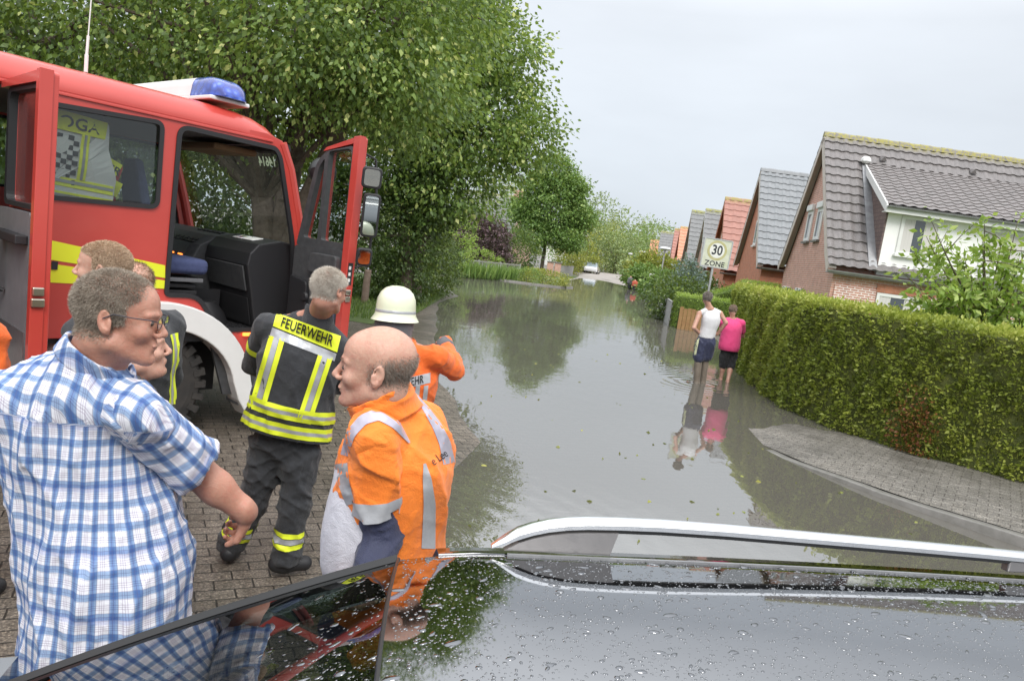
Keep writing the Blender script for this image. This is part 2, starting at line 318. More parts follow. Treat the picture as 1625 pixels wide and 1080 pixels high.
# water
def watermat():
    t=NT('flood_water'); v=t.coord()
    geo=t.n('NewGeometry'); 
    mur=t.n('BsdfDiffuse'); mur.inputs[0].default_value=(.29,.27,.235,1); tr=t.n('BsdfTransparent'); tr.inputs[0].default_value=(.80,.74,.62,1)
    body=t.n('MixShader'); body.inputs[0].default_value=.40; t.l(tr.outputs[0],body.inputs[1]); t.l(mur.outputs[0],body.inputs[2])
    g=t.n('BsdfGlossy'); g.inputs['Roughness'].default_value=.0; g.inputs[0].default_value=(.97,.98,.98,1)
    # ripples: rings round the people, small breeze patches
    pos=v; h=None
    def rings(cx,cy,freq,fall,amp):
        vm=t.n('VectorMath',operation='DISTANCE'); t.l(pos,vm.inputs[0]); vm.inputs[1].default_value=(cx,cy,0)
        d=vm.outputs['Value']; s_=t.math('SINE',t.math('MULTIPLY',d,freq)); f_=t.math('POWER',2.718,t.math('MULTIPLY',d,-fall)); return t.math('MULTIPLY',t.math('MULTIPLY',s_,f_),amp)
    parts=[rings(3.75,13.4,26,1.5,.0032),rings(4.5,14.2,23,1.7,.002),rings(-.6,4.6,24,1.1,.0022)]
    vs=t.coord(scale=(1,.45,1)); n1=t.noise(vs,2.2,3,.5,.4); parts.append(t.math('MULTIPLY',n1,.004))
    vs2=t.coord(scale=(1,.8,1),rot=(0,0,.5)); n2=t.noise(vs2,9,2,.5,.6); n3=t.noise(t.coord(scale=(.5,.5,1)),.5,2); parts.append(t.math('MULTIPLY',t.math('MULTIPLY',n2,.0016),t.ramp(n3,[(.42,(.15,)*3),(.62,(1,)*3)])))
    h=parts[0]
    for p in parts[1:]: h=t.math('ADD',h,p)
    bp=t.n('Bump'); bp.inputs['Strength'].default_value=1; bp.inputs['Distance'].default_value=1; t.l(h,bp.inputs['Height'])
    t.l(bp.outputs[0],g.inputs['Normal'])
    fr=t.n('Fresnel'); fr.inputs[0].default_value=4.0; 
    ms=t.n('MixShader'); t.l(fr.outputs[0],ms.inputs[0]); t.l(body.outputs[0],ms.inputs[1]); t.l(g.outputs[0],ms.inputs[2]); t.l(ms.outputs[0],t.o.inputs[0]); return t.m
MT['water']=watermat()
wx=np.linspace(-9,13,40); wy=np.linspace(1.0,76,80); X,Y=np.meshgrid(wx,wy,indexing='ij'); I=np.arange(X.size).reshape(X.shape)
tag(mk('water',np.stack([X,Y,np.full_like(X,ZW)],-1).reshape(-1,3),np.stack([I[:-1,:-1],I[1:,:-1],I[1:,1:],I[:-1,1:]],-1).reshape(-1,4),MT['water'],smooth=True),kind='structure')
def ribbon(name,L,Rr,z,mat,n=60,zf=None,kind='structure',across=4):
    """sheet between two polylines (same parameter), z above the ground"""
    def res(P):
        P=np.array(P,float); s=np.r_[0,np.cumsum(np.linalg.norm(np.diff(P[:,:2],axis=0),axis=1))]; u=np.linspace(0,s[-1],n); return np.stack([np.interp(u,s,P[:,k]) for k in range(P.shape[1])],1)
    A,B=res(L),res(Rr); V=[]; 
    for i in range(n):
        for k in range(across):
            p=A[i]*(1-k/(across-1))+B[i]*(k/(across-1)); V.append((p[0],p[1],(gh1(p[0],p[1]) if zf is None else zf(p[0],p[1]))+z))
    F=np.array([(i*across+k,i*across+k+1,(i+1)*across+k+1,(i+1)*across+k) for i in range(n-1) for k in range(across-1)])
    o=mk(name,V,F,mat,smooth=True); return tag(o,kind=kind) if kind else o
# far road beyond the flood
ribbon('road',[(3.2,56),(5.2,66),(6.6,78),(10,95),(17,130),(30,180)],[(10.0,56),(11.0,66),(12.4,78),(16,95),(24,130),(38,180)],.012,MT['road'],80)
# right pavement, sinking under the water towards the houses
KI=[(8.6,3.2),(6.6,5.0),(5.25,6.3),(4.3,7.42),(3.66,8.55),(3.3,9.8),(3.2,11.3),(3.45,13.2),(4.0,16),(4.7,20),(5.7,26),(7.3,36),(8.8,46),(10.3,56),(12.9,76),(17,95),(25,130),(39,180)]
KO=[(10.9,5.9),(8.75,7.4),(7.15,8.7),(6.05,9.9),(5.35,11.1),(5.1,12.2),(5.2,13.4),(5.4,15.),(5.8,17.6),(6.15,20),(6.7,26),(8.4,36),(9.9,46),(11.5,56),(14.1,76),(18.5,95),(26.5,130),(41,180)]
def swz(x,y):
    if y>50: return -.025+.0*y
    xin=np.interp(y,[p[1] for p in KI[:9]],[p[0] for p in KI[:9]])
    base=.056-.038*max(0,y-6.3)+.050*min(1.3,max(0,x-xin))
    base=max(base,-.125+.03*min(1.3,max(0,x-xin)))
    if y>40: base=-.115+(y-40)/10*.09
    pt=math.exp(-(((x-3.95)*1.1+(y-9.3)*.55)/.30)**2-((y-9.35)/.62)**2)
    return base+.050*pt+.007*math.sin(x*2.3+y*1.1)+.005*math.sin(y*3.7-x*2)
sw=ribbon('pavement',KI,KO,0.0,MT['sidewalk'],260,zf=swz,across=8)
# kerb
def curb(name,P,wid,top,mat,zf):
    P=np.array(P,float); s=np.r_[0,np.cumsum(np.linalg.norm(np.diff(P,axis=0),axis=1))]; n=int(s[-1]/.25); u=np.linspace(0,s[-1],n); Q=np.stack([np.interp(u,s,P[:,k]) for k in range(2)],1)
    T=np.gradient(Q,axis=0); T/=np.linalg.norm(T,axis=1)[:,None]; N=np.stack([T[:,1],-T[:,0]],1); V=[]
    for q,nn in zip(Q,N):
        z=zf(*q)+top
        for (o_,zz) in ((-wid,-.3),(-wid,z-.008),(-wid+.012,z),(0,z),(0,-.3)):
            p=q+nn*o_; V.append((p[0],p[1],zz))
    F=[(i*5+k,i*5+k+1,(i+1)*5+k+1,(i+1)*5+k) for i in range(n-1) for k in range(4)]
    o=mk(name,V,np.array(F),mat); fixn(o); return tag(o,kind='structure')
curb('kerb',[(p[0],p[1]) for p in KI if p[1]<60],.13,-.006,MT['kerb'],swz)
# ================= houses =================
def pantile(nu,nv,W_,Lv,prof,step=.035,amp=.03,per=6,sub=3,moss=True):
    """roof plane; prof(v)->(y,z,ny,nz) point & normal down the slope, v 0..1; u along X. returns V,F,moss"""
    us=np.linspace(0,W_,nu*per+1); V=[];ms=[]; rows=[]
    for r in range(nv):
        for k in range(sub): rows.append((r+k/(sub-1)*.999, k/(sub-1)))
    for (rv,fr) in rows:
        y,z,ny_,nz_=prof(rv/nv); 
        ph=(us/(W_/nu))%1.; hgt=amp*np.where(ph<.62,np.sin(ph/.62*pi),-.25*np.sin((ph-.62)/.38*pi)); off=hgt+step*fr+.01
        for u,o_ in zip(us,off): V.append((u,y+ny_*o_,z+nz_*o_)); ms.append(max(0,1-rv*1.1) if moss else 0)
    n=len(us); F=[(i*n+k,(i+1)*n+k,(i+1)*n+k+1,i*n+k+1) for i in range(len(rows)-1) for k in range(n-1)]
    return V,F,ms
def win(parent,c,W_,H_,axis='y',out=-1,frame=.07,depth=.1,mull=0,shutter=0,sill=0,curt=(.0,1.),fm='white',fcol=None,name='window'):
    """window on a wall. axis 'y': wall normal along y (W_ runs x); 'x': normal along x (W_ runs y). c = bottom-left-ish centre (x,y,z) centre of opening"""
    def tr(a,b,z): # a along wall, b outward
        return (c[0]+a,c[1]+out*b,c[2]+z) if axis=='y' else (c[0]+out*b,c[1]+a,c[2]+z)
    def bx(mb,a0,b0,z0,a1,b1,z1):
        p,q=tr(a0,b0,z0),tr(a1,b1,z1); mb.box(tuple(min(u,v) for u,v in zip(p,q)),tuple(max(u,v) for u,v in zip(p,q)))
    w2,h2=W_/2,H_/2; mb=MB()
    bx(mb,-w2,.004,-h2,-w2+frame,.05,h2); bx(mb,w2-frame,.004,-h2,w2,.05,h2); bx(mb,-w2+frame,.006,-h2,w2-frame,.048,-h2+frame); bx(mb,-w2+frame,.006,h2-frame,w2-frame,.048,h2)
    for k in range(mull): 
        a=-w2+W_*(k+1)/(mull+1); bx(mb,a-frame*.45,.007,-h2+frame,a+frame*.45,.046,h2-frame)
    wobj=mb.build(name,MT[fm],parent)
    mb=MB(); bx(mb,-w2+frame*.6,.0035,-h2+frame*.6,w2-frame*.6,.02,h2-frame*.6); mb.build('pane',MT['winpane'],wobj)
    mb=MB(); a0=-w2+frame; L=W_-2*frame
    bl=curt
    for (u0,u1) in bl if isinstance(bl,list) else [bl]:
        n=max(3,int((u1-u0)*L/.05)); V=[];F=[]
        for k in range(n+1):
            a=a0+L*(u0+(u1-u0)*k/n); b=.024+.006*(k%2)
            V.append(tr(a,b,-h2+frame)); V.append(tr(a,b,h2-frame))
        F=[(2*k,2*k+2,2*k+3,2*k+1) for k in range(n)]; mb.add(V,F)
    if bl: mb.build('curtain',MT['curtain'],wobj)
    if shutter:
        mb=MB(); bx(mb,-w2-.02,.0,h2+.002,w2+.02,.13,h2+shutter); mb.build('shutter_box',MT['white'],wobj,bev=.02)
    if sill:
        mb=MB(); bx(mb,-w2-.05,.0,-h2-.08,w2+.05,.12,-h2-.002); mb.build('sill',MT['white' if sill==1 else 'kerb'],wobj)
    return wobj
MT['winpane']=M('window_pane_glass',(.05,.06,.07),.03,spec=.9,coat=.5)
def house(P0,azg,azr,W_,L_,ze,zr,roof,wall,label,group='brick houses with steep tiled roofs',base=-.3,nu=24,nv=15,tstep=.035,moss=True,verge='verge',name='house',detail=2,sharp=.35,zv=None):
    """local x along the ridge (away from street), y along the street; gable wall on x=0. P0 = near gable wall corner"""
    ey=Vector((sin(R_(azg)),cos(R_(azg)),0)); ex=Vector((sin(R_(azr)),cos(R_(azr)),0))
    e=empty(name,(P0[0],P0[1],0),0,label,'house',group)
    Mx=Matrix(((ex.x,ey.x,0,P0[0]),(ex.y,ey.y,0,P0[1]),(0,0,1,0),(0,0,0,1))); e.matrix_world=Matrix.Translation((P0[0],P0[1],0))
    ang=math.atan2(ex.y,ex.x); e.rotation_euler=(0,0,ang)
    sk=ey.dot(ex); nyy=math.sqrt(1-sk*sk)  # local frame: x = ex, y rotated; skew vertices y -> (y*sk, y*nyy)
    def S(V): return [(v[0]+v[1]*sk,v[1]*nyy,v[2]) for v in V]
    e['_S']=0; del e['_S']
    ov=.22; hw=W_/2; slope=(zr-ze)/(hw+ov)
    # walls: prism with gable
    mb=MB(); zt=ze-.12; zg=zr-.28
    prof=[(0,0.,base),(0,0.,zt),(0,.25,zt+.25*slope*.9),(0,hw,zg),(0,W_-.25,zt+.25*slope*.9),(0,W_,zt),(0,W_,base)]
    mb.loft([S(prof),S([(L_,p[1],p[2]) for p in prof])]); wl=mb.build('wall',MT[wall],e)
    # roof slopes
    def pr(side):
        def f(v):
            # v=0 ridge ->1 eave ; little kick at the eave
            y=hw-(hw+ov)*v; z=zr-(zr-ze)*v
            kick=max(0,v-.86)/.14; z+=.10*kick*kick; y-= .05*kick*kick
            n=Vector((0,-slope,1)); n=Vector((0,-(slope*(1-.35*kick)),1)).normalized(); 
            if side>0: return (W_-y,z,-n.y,n.z)
            return (y,z,n.y,n.z)
        return f
    xo=.28
    rf=None
    for side in (-1,1):
        V,F,ms=pantile(nu,nv,L_+xo*2,1,pr(side),step=tstep,amp=.032,moss=moss); V=[(v[0]-xo,v[1],v[2]) for v in V]
        if detail<2 and side>0: pass
        o=mk('roof_slope',S(V),F,MT[roof],e,attrs={'moss':np.array(ms)}); fixn(o)
        if side<0: rf=o
    # underside and verge boards
    for side in (-1,1):
        f=pr(side)
        for x0,x1,inner in ((-xo+.005,-xo+.03,True),(L_+xo-.03,L_+xo-.005,False)):
            mb=MB(); secs=[]
            for v in np.linspace(0,1,9):
                y,z,a,b=f(v)
                if inner: secs.append(S([(x0,y-a*.01,z-b*.01),(x0,y-a*.30,z-b*.30),(x1,y-a*.30,z-b*.30),(x1,y-a*.10,z-b*.10),(0.0,y-a*.10,z-b*.10),(0.0,y-a*.05,z-b*.05),(x1,y-a*.05,z-b*.05),(x1,y-a*.01,z-b*.01)]))
                else: secs.append(S([(x0,y-a*.01,z-b*.01),(x1,y-a*.01,z-b*.01),(x1,y-a*.30,z-b*.30),(x0,y-a*.30,z-b*.30)]))
            mb.loft(secs); mb.build('verge_board',MT[verge],e)
    mb=MB(); n=int((L_+2*xo)/.4)
    for k in range(n):
        x0=-xo+k*(L_+2*xo)/n; x1=x0+(L_+2*xo)/n+.03; q=.012*(k%2)
        prf=[(hw-.17,zr-.10),(hw-.11,zr+.04+q),(hw,zr+.10+q),(hw+.11,zr+.04+q),(hw+.17,zr-.10)]
        mb.loft([S([(x0,a,b) for a,b in prf]),S([(x1,a,b) for a,b in prf])])
    rg=mb.build('ridge_tiles',MT[roof],e)
    a=rg.data.attributes.new('moss','FLOAT','POINT'); a.data.foreach_set('value',np.full(len(rg.data.vertices),1. if moss else 0.,dtype=np.float32))
    mb=MB(); yy,zz=-ov-.02,ze-.03
    mb.loft([S([(x,yy+.06*math.cos(t_)-.06,zz+.07*math.sin(t_)) for t_ in np.linspace(pi,2*pi,7)]) for x in (-xo,L_+xo)],cap=True)
    mb.loft([S([(x,-ov-.06,ze-.10),(x,0,ze-.10),(x,0,ze-.13),(x,-ov-.06,ze-.13)]) for x in (-xo,L_+xo)])
    mb.build('gutter',MT['zinc'],e)
    return e,S,Mx
H1n=at(1316,425,23); 
# --- nearest house ---
h1,S1,Mh1=house((10.25,23.25),9.4,89,8.0,17,2.78,7.85,'tile_brown','brick','red brick house nearest the camera with steep dark brown roof and a wide white dormer',nu=50,nv=15,tstep=.05)
def inv(Mx,p): return Mx.inverted()@Vector(map(float,p))
def onloc(Mx,px,py,ax,val):
    """pixel -> local point on local plane ax=val"""
    Mi=Mx.inverted(); o=Mi@Vector(_C); d=(Mi.to_3x3())@Vector(ray(px,py)); t_=(val-o[ax])/d[ax]; return o+d*t_
def addp(e,S,name,mb,mat,**k):
    o=mk(name,S(mb.V),mb.F,mat,e); fixn(o)
    if k.get('bev'): b=o.modifiers.new('b','BEVEL'); b.width=k['bev']; b.segments=2
    return o
# dormer front wall on local y = -.02
dl=onloc(Mh1,1388,430,1,.02); dt=onloc(Mh1,1399,322,1,.02); dx=dl.x+.0; dz0=2.95; dz1=dt.z
mb=MB(); yb=.0; L1=17
f_y=lambda z: (8.0/2)-(8.0/2+.22)*((7.85-z)/(7.85-2.78))   # main slope y at height z
zt2=6.75; yt=f_y(zt2)
mb.box((dx+.06,yb,dz0-.15),(L1,yb+.2,dz1)); addp(h1,S1,'dormer_front',mb,MT['whiteboard'])
mb=MB(); mb.add([(dx,yb+.004,dz0),(dx,yb+.004,dz1+.02),(dx,yt,zt2-.05),(dx+.1,yb+.004,dz0),(dx+.1,yb+.004,dz1+.02),(dx+.1,yt,zt2-.05)],[(0,1,2),(5,4,3),(0,3,4,1),(1,4,5,2),(2,5,3,0)])
t=NT('brown_slate_cladding'); v=t.coord(rot=(0,R_(90),R_(90))); tc_=t.n('TexCoord'); sp=t.n('SeparateXYZ'); t.l(tc_.outputs['Object'],sp.inputs[0]); cb=t.n('CombineXYZ'); t.l(t.math('ADD',sp.outputs[0],sp.outputs[1]),cb.inputs[0]); t.l(sp.outputs[2],cb.inputs[1])
br=t.n('TexBrick'); br.inputs['Scale'].default_value=1; br.inputs['Brick Width'].default_value=.25; br.inputs['Row Height'].default_value=.14; br.inputs['Mortar Size'].default_value=.008; br.inputs['Color1'].default_value=(.16,.11,.10,1); br.inputs['Color2'].default_value=(.20,.145,.13,1); br.inputs['Mortar'].default_value=(.07,.05,.05,1); t.l(cb.outputs[0],br.inputs[0]); t.l(br.outputs[0],t.b.inputs['Base Color']); t.b.inputs['Roughness'].default_value=.7; MT['slate']=t.m
addp(h1,S1,'dormer_cheek',mb,MT['slate'])
def prd(v):
    y0,z0=yt+.1,zt2+.1; y1,z1=yb-.32,dz1-.08
    n=Vector((0,-(z0-z1),(y0-y1))).normalized(); return (y0+(y1-y0)*v,z0+(z1-z0)*v,n.y,n.z)
V,F,ms=pantile(44,14,L1-dx+.4,1,prd,step=.03,amp=.03,moss=False); V=[(v[0]+dx-.12,v[1],v[2]+.02) for v in V]; o=mk('dormer_roof',S1(V),F,MT['tile_dormer'],h1,attrs={'moss':np.array(ms)}); fixn(o)
mb=MB(); secs=[]
for v_ in (0,1): 
    y,z,a,b=prd(v_); secs.append([(dx-.16,y,z+.05),(dx-.10,y,z+.05),(dx-.10,y,z-.22),(dx-.16,y,z-.22)])
mb.loft(secs); y,z,_,_=prd(1); mb.box((dx-.15,y-.03,z-.22),(L1+.3,y+.0,z-.02)); mb.box((dx-.14,y,z-.20),(L1+.3,yb+.1,z-.17)); addp(h1,S1,'dormer_fascia',mb,MT['white'])
mb=MB(); mb.loft([[(x,y-.09+.06*math.cos(t_),z-.02+.06*math.sin(t_)) for t_ in np.linspace(pi,2*pi,7)] for x in (dx-.15,L1+.3)]); addp(h1,S1,'dormer_gutter',mb,MT['zinc'])
mb=MB(); # lead flashing along the cheek
secs=[]
for v_ in np.linspace(0,1,8):
    z_=dz0-.05+(zt2-.02-dz0)*v_; y_=f_y(z_); nrm=Vector((0,-1.2,1)).normalized(); secs.append([(dx-.26,y_+nrm.y*.085,z_+nrm.z*.085),(dx+.0,y_+nrm.y*.12,z_+nrm.z*.12),(dx+.0,y_,z_),(dx-.26,y_,z_)])
mb.loft(secs); addp(h1,S1,'flashing',mb,MT['zinc'])
mb=MB(); c_=(dx-.15,yt-.1,zt2+.16); mb.lathe([(0,.16),(.1,.14),(.19,.05),(.2,-.04),(.1,-.1),(0,-.12)],8,c=c_); addp(h1,S1,'lead_cap',mb,MT['white'])
for px,py in ((1405,253),(1548,276)):
    q=onloc(Mh1,px,py,1,3.0); z_=6.95; y_=f_y(z_); mb=MB(); mb.add([(q.x-.12,y_-.10,z_+.06),(q.x+.12,y_-.10,z_+.06),(q.x+.1,y_+.1,z_+.25),(q.x-.1,y_+.1,z_+.25),(q.x,y_-.16,z_+.22)],[(0,1,4),(1,2,4),(2,3,4),(3,0,4),(3,2,1,0)]); addp(h1,S1,'roof_vent',mb,MT['tile_brown'])
# windows of the nearest house (skewed local frame: build unskewed children in own frame)
def wbox(Mx,pl,pr,pt,pb,ax,val):
    """pixel corners TL, TR, BL -> centre, w, h on a local plane"""
    return None
MT['dark']=M('dark_interior',(.02,.02,.022),.8)
def lwin(e,S,c,W_,H_,axis,**k):
    """window whose anchor is skewed with the house; geometry itself is built with skew=none around the anchor"""
    q=S([c])[0]; n0=set(bpy.data.objects)
    o=win(e,q,W_,H_,axis=axis,**k); return o
for (x0,y0,x1,y1,bly) in ((1441,350,1492,363,397),(1573,370,1627,384,418)):
    a=onloc(Mh1,x0,y0,1,-.0); b=onloc(Mh1,x1,y1,1,-.0); c_=onloc(Mh1,x0-7,bly,1,0)
    W1=b.x-a.x; H1=a.z-c_.z
    lwin(h1,S1,((a.x+b.x)/2-.1,-.0,(a.z+c_.z)/2),W1+.24,H1+.3,'y',frame=.11,mull=0,curt=[(.0,.32),(.62,1.)] if x0<1500 else [(0,1)],sill=1)
    mb=MB(); mb.box(((a.x-.25),-.07,a.z+.17),(b.x+.2,-.0,a.z+.38)); addp(h1,S1,'shutter_box',mb,MT['white'],bev=.01)
# ground floor window on the long side
a=onloc(Mh1,1392,467,1,0); lwin(h1,S1,(a.x+.85,0,1.55),1.75,1.35,'y',frame=.1,curt=[(.0,.25),(.55,1.)],sill=1)
mb=MB(); mb.box((dx+.1,-.004,2.1),(dx+6,.0,2.34))
# white jointed brick patch of the long wall: real recoloured facing
mb=MB(); mb.box((.12,-.035,-.3),(a.x-.06,-.003,2.3)); addp(h1,S1,'brick_facing',mb,MT['brickwhite']); mb=MB(); mb.box((a.x+1.78,-.035,-.3),(6.9,-.003,2.3)); addp(h1,S1,'brick_facing',mb,MT['brickwhite'])
mb=MB(); mb.box((a.x-.06,-.034,2.25),(a.x+6,-.004,2.5)); addp(h1,S1,'soldier_course',mb,MT['brick2'])
# gable windows (plane x=0): narrow tall pair upstairs, pair downstairs with shutter boxes
def gwin(e,S,Mx,tl,br_,**k):
    a=onloc(Mx,tl[0],tl[1],0,0); b=onloc(Mx,br_[0],br_[1],0,0); c=(0,(a.y+b.y)/2,(a.z+b.z)/2); W_=max(.85,abs(a.y-b.y)); H_=abs(a.z-b.z)
    ya,yb_=a.y,b.y; q=S([c])[0]
    # rotate into the skewed gable plane
    n=bpy.data.objects.new('w',None)
    o=win(e,(0,0,0),W_,H_,axis='x',**k); o.location=q; ex=S([(0,1,0)])[0]; o.rotation_euler=(0,0,math.atan2(ex[1],ex[0])-pi/2); return o
for y_ in (4.75,3.2): 
    o=gwin(h1,S1,Mh1,(1285,345),(1278,392),frame=.13,shutter=.24,sill=2,curt=[(0,.45)])
    o.location=S1([(0,y_,4.45)])[0]
for y_ in (6.6,4.15):
    o=gwin(h1,S1,Mh1,(1262,455),(1252,480),frame=.09,shutter=.24,sill=2,curt=[(0,.3),(.6,.9)]); o.location=S1([(0,y_,1.42)])[0]
mb=MB(); q=onloc(Mh1,1313,472,0,0); mb.lathe([(0,-.05),(.07,-.05),(.09,-.03),(.09,0)],10,c=(-.0,1.0,1.35),axis='x'); addp(h1,S1,'wall_lamp',mb,MT['white'])
# --- second house, blue grey roof ---
q2=at(1202,413,33.2); h2,S2,Mh2=house((q2[0]+.3,33.3),9.4,91,8.2,12,2.75,7.8,'tile_grey','brick2','orange brick house with blue grey tiled roof standing second from the camera',nu=34,nv=15,moss=False)
o=gwin(h2,S2,Mh2,(1190,355),(1184,392),frame=.12,curt=[(0,.2)],sill=1); o.location=S2([(0,3.4,4.5)])[0]; 
for y_ in (5.6,3.2): o=gwin(h2,S2,Mh2,(1172,430),(1170,446),frame=.12,curt=[(.3,.6)],sill=0); o.location=S2([(0,y_,1.55)])[0]
dp=empty('downspout_holder'); bpy.data.objects.remove(dp)
mb=MB(); mb.tube([(1.9,-.3,2.6),(1.9,-.05,2.3),(1.9,-.06,-.2)],.05,8); addp(h2,S2,'downpipe',mb,MT['zinc'])
# --- the row behind ---
row=[(1151,314,47,'tile_red','brick2','terracotta',"orange red roof house third from the camera, right behind the zone sign",7.1,'brick2',8.2),
 (1120,332,58,'tile_dark','brickpink','',"dark grey roofed house with pink brick, fourth from the camera",7.4,'white',8.0),
 (1098,334,66,'tile_dark','brickpink','',"dark grey roofed house left of its twin in the row",7.6,'verge',8.0),
 (1080,360,84,'tile_orange','brickpink','',"bright orange tiled house far down the row",7.0,'brick2',8.0),
 (1071,363,93,'tile_red','brickpink','',"faded orange house behind the bright orange one",7.1,'brick2',8.0),
 (1049,367,108,'tile_dark','brick','',"grey roofed brick house far behind the street lamp",7.6,'verge',8.0),
 (1033,380,138,'tile_orange','brick2','',"farthest orange roofed house at the bend of the street",7.0,'brick2',8.0)]
for (px,py,Yr,roof,wall,_,lab,zr0,vg,W_) in row:
    p=at(px,py,Yr); zr_=p[2]; az=9.4 if Yr<90 else 11; ey=np.array([sin(R_(az)),cos(R_(az))]); P=np.array([p[0],p[1]])-ey*W_/2; P=P+np.array([.28,0])
    ze_=zr_-4.9; ze_=max(2.3,ze_)
    e_,S_,M_=house(P,az,92,W_,11,ze_,zr_,roof,wall,lab,nu=22,nv=12,moss=True,verge='brick2' if vg=='brick2' else vg)
    if Yr<90:
        o=gwin(e_,S_,M_,(px,py+30),(px-3,py+55),frame=.1,sill=0); o.location=S_([(0,W_/2,4.3)])[0]
        for y_ in (2.5,5.5): o=gwin(e_,S_,M_,(px,py+80),(px-3,py+95),frame=.12,sill=0); o.location=S_([(0,y_,1.5)])[0]
# house hidden behind the left trees
p=at(800,306,78); e_,S_,M_=house((p[0]-6,76),20,100,8,7.2,3.4,p[2]-.2,'tile_dark','brickpink','grey roofed house whose chimney shows between the trees on the left',nu=16,nv=10,group='houses behind the garden trees')
mb=MB(); mb.box((6.2,3.0,p[2]-1.5),(7.0,3.9,p[2]+.5)); addp(e_,S_,'chimney',mb,MT['brick'])
p=at(925,378,110); e_,S_,M_=house((p[0]-5.5,106),14,98,8,5,3.2,p[2]+.8,'tile_dark','white','pale rendered house glimpsed between the street trees',nu=12,nv=8,group='houses behind the garden trees')
# ================= plants =================
def leaves(P,D,size,rnd=None,droop=.5,asp=.62,fold=.25,jit=.6,sj=.48):
    """P leaf bases, D outward dirs -> V,F,attr"""
    n=len(P); D=D+rng.normal(0,jit,(n,3)); D[:,2]-=droop; D/=np.linalg.norm(D,axis=1)[:,None]
    U_=rng.normal(0,1,(n,3)); S_=np.cross(D,U_); S_/=np.linalg.norm(S_,axis=1)[:,None]+1e-9; N_=np.cross(S_,D)
    L=size*(1+rng.uniform(-sj,sj,n))[:,None]; W_=L*asp*.5
    b=P; t_=P+D*L; l=P+D*L*.42+S_*W_+N_*W_*fold; r=P+D*L*.42-S_*W_+N_*W_*fold
    V=np.stack([b,r,t_,l],1).reshape(-1,3); I=np.arange(n)*4; F=np.concatenate([np.stack([I,I+1,I+2],1),np.stack([I,I+2,I+3],1)])
    rr_=rng.uniform(0,1,n) if rnd is None else rnd
    return V,F,np.repeat(rr_,4)
def crown_pts(ells,ncl,per,spread,rin=.5,seed=None):
    vol=np.array([e[1][0]*e[1][1]*e[1][2] for e in ells])**(.67); k=rng.choice(len(ells),ncl,p=vol/vol.sum())
    C=np.array([e[0] for e in ells],float)[k]; Rr=np.array([e[1] for e in ells],float)[k]
    d=rng.normal(0,1,(ncl,3)); d/=np.linalg.norm(d,axis=1)[:,None]; r=rin+(1-rin)*rng.uniform(0,1,ncl)**.6
    r*=1+.08*rng.normal(0,1,ncl); cc=C+d*Rr*r[:,None]
    P=np.repeat(cc,per,0); dd=np.repeat(d,per,0); off=rng.normal(0,1,(ncl*per,3))*np.array([1,1,.6])*spread; P=P+off
    tone=np.repeat(rng.uniform(-.22,.22,ncl),per)
    return cc,P,dd*.7+off/spread*.35,tone
def tree(name,base,ells,ncl,per,spread,lsize,mat,label,group=None,trunk=(.18,.08),th=None,rin=.5,droop=.5,branches=14,lean=(0,0),cat='tree',asp=.62,forks=None,jit=.6,ground=True,twig=False):
    bx_,by_=base; bz=gh1(bx_,by_)-.1 if ground else 0
    e=empty(name,(bx_,by_,bz),0,label,cat,group)
    cc,P,D,tone=crown_pts(ells,ncl,per,spread,rin); P=P-np.array([bx_,by_,bz]); P[:,2]=np.maximum(P[:,2],.08)
    rnd=np.clip(rng.beta(2.2,2.2,len(P))+tone,0,1)
    V,F,a=leaves(P,D,lsize,rnd,droop,asp,jit=jit); mk('crown',V,F,MT[mat],e,attrs={'rnd':a})
    top=np.mean([c for c,_ in ells],axis=0)-np.array([bx_,by_,bz]); mb=MB()
    fk=forks or [(top[0]*.6,top[1]*.6,top[2])]
    tops=[]
    for f in fk:
        pts=[(0,0,0),(f[0]*.08,f[1]*.08,f[2]*.2),(f[0]*.3,f[1]*.3,f[2]*.45),(f[0]*.7,f[1]*.7,f[2]*.75),f]
        pts=[(p[0]+rng.normal(0,trunk[0]*.15),p[1]+rng.normal(0,trunk[0]*.15),p[2]) if i not in (0,4) else p for i,p in enumerate(pts)]
        mb.tube(pts,[trunk[0]*1.25,trunk[0],trunk[0]*.8,trunk[0]*.55,trunk[1]],10); tops.append(pts)
    idx=rng.choice(len(cc),min(branches,len(cc)),replace=False)
    for i in idx:
        c=cc[i]-np.array([bx_,by_,bz]); pts=tops[i%len(tops)]; s=pts[2+(i%3)]; s=np.array(s); mid=(s+c)/2+np.array([0,0,.1*np.linalg.norm(c-s)])
        mb.tube([s,mid,c],[trunk[0]*.3,trunk[0]*.18,trunk[0]*.05],5,cap=False)
    mb.build('trunk',MT['bark'],e,smooth=True)
    return e
def bush(name,c,r,n,lsize,mat,label,group=None,cat='bush',ncl=None,droop=.2,rin=.75,asp=.62,spread=.09,stem=True):
    ncl=ncl or max(20,n//14)
    return tree(name,(c[0],c[1]),[(c,r)],ncl,n//ncl,spread,lsize,mat,label,group,trunk=(.04,.02),rin=rin,droop=droop,branches=8,cat=cat,asp=asp)
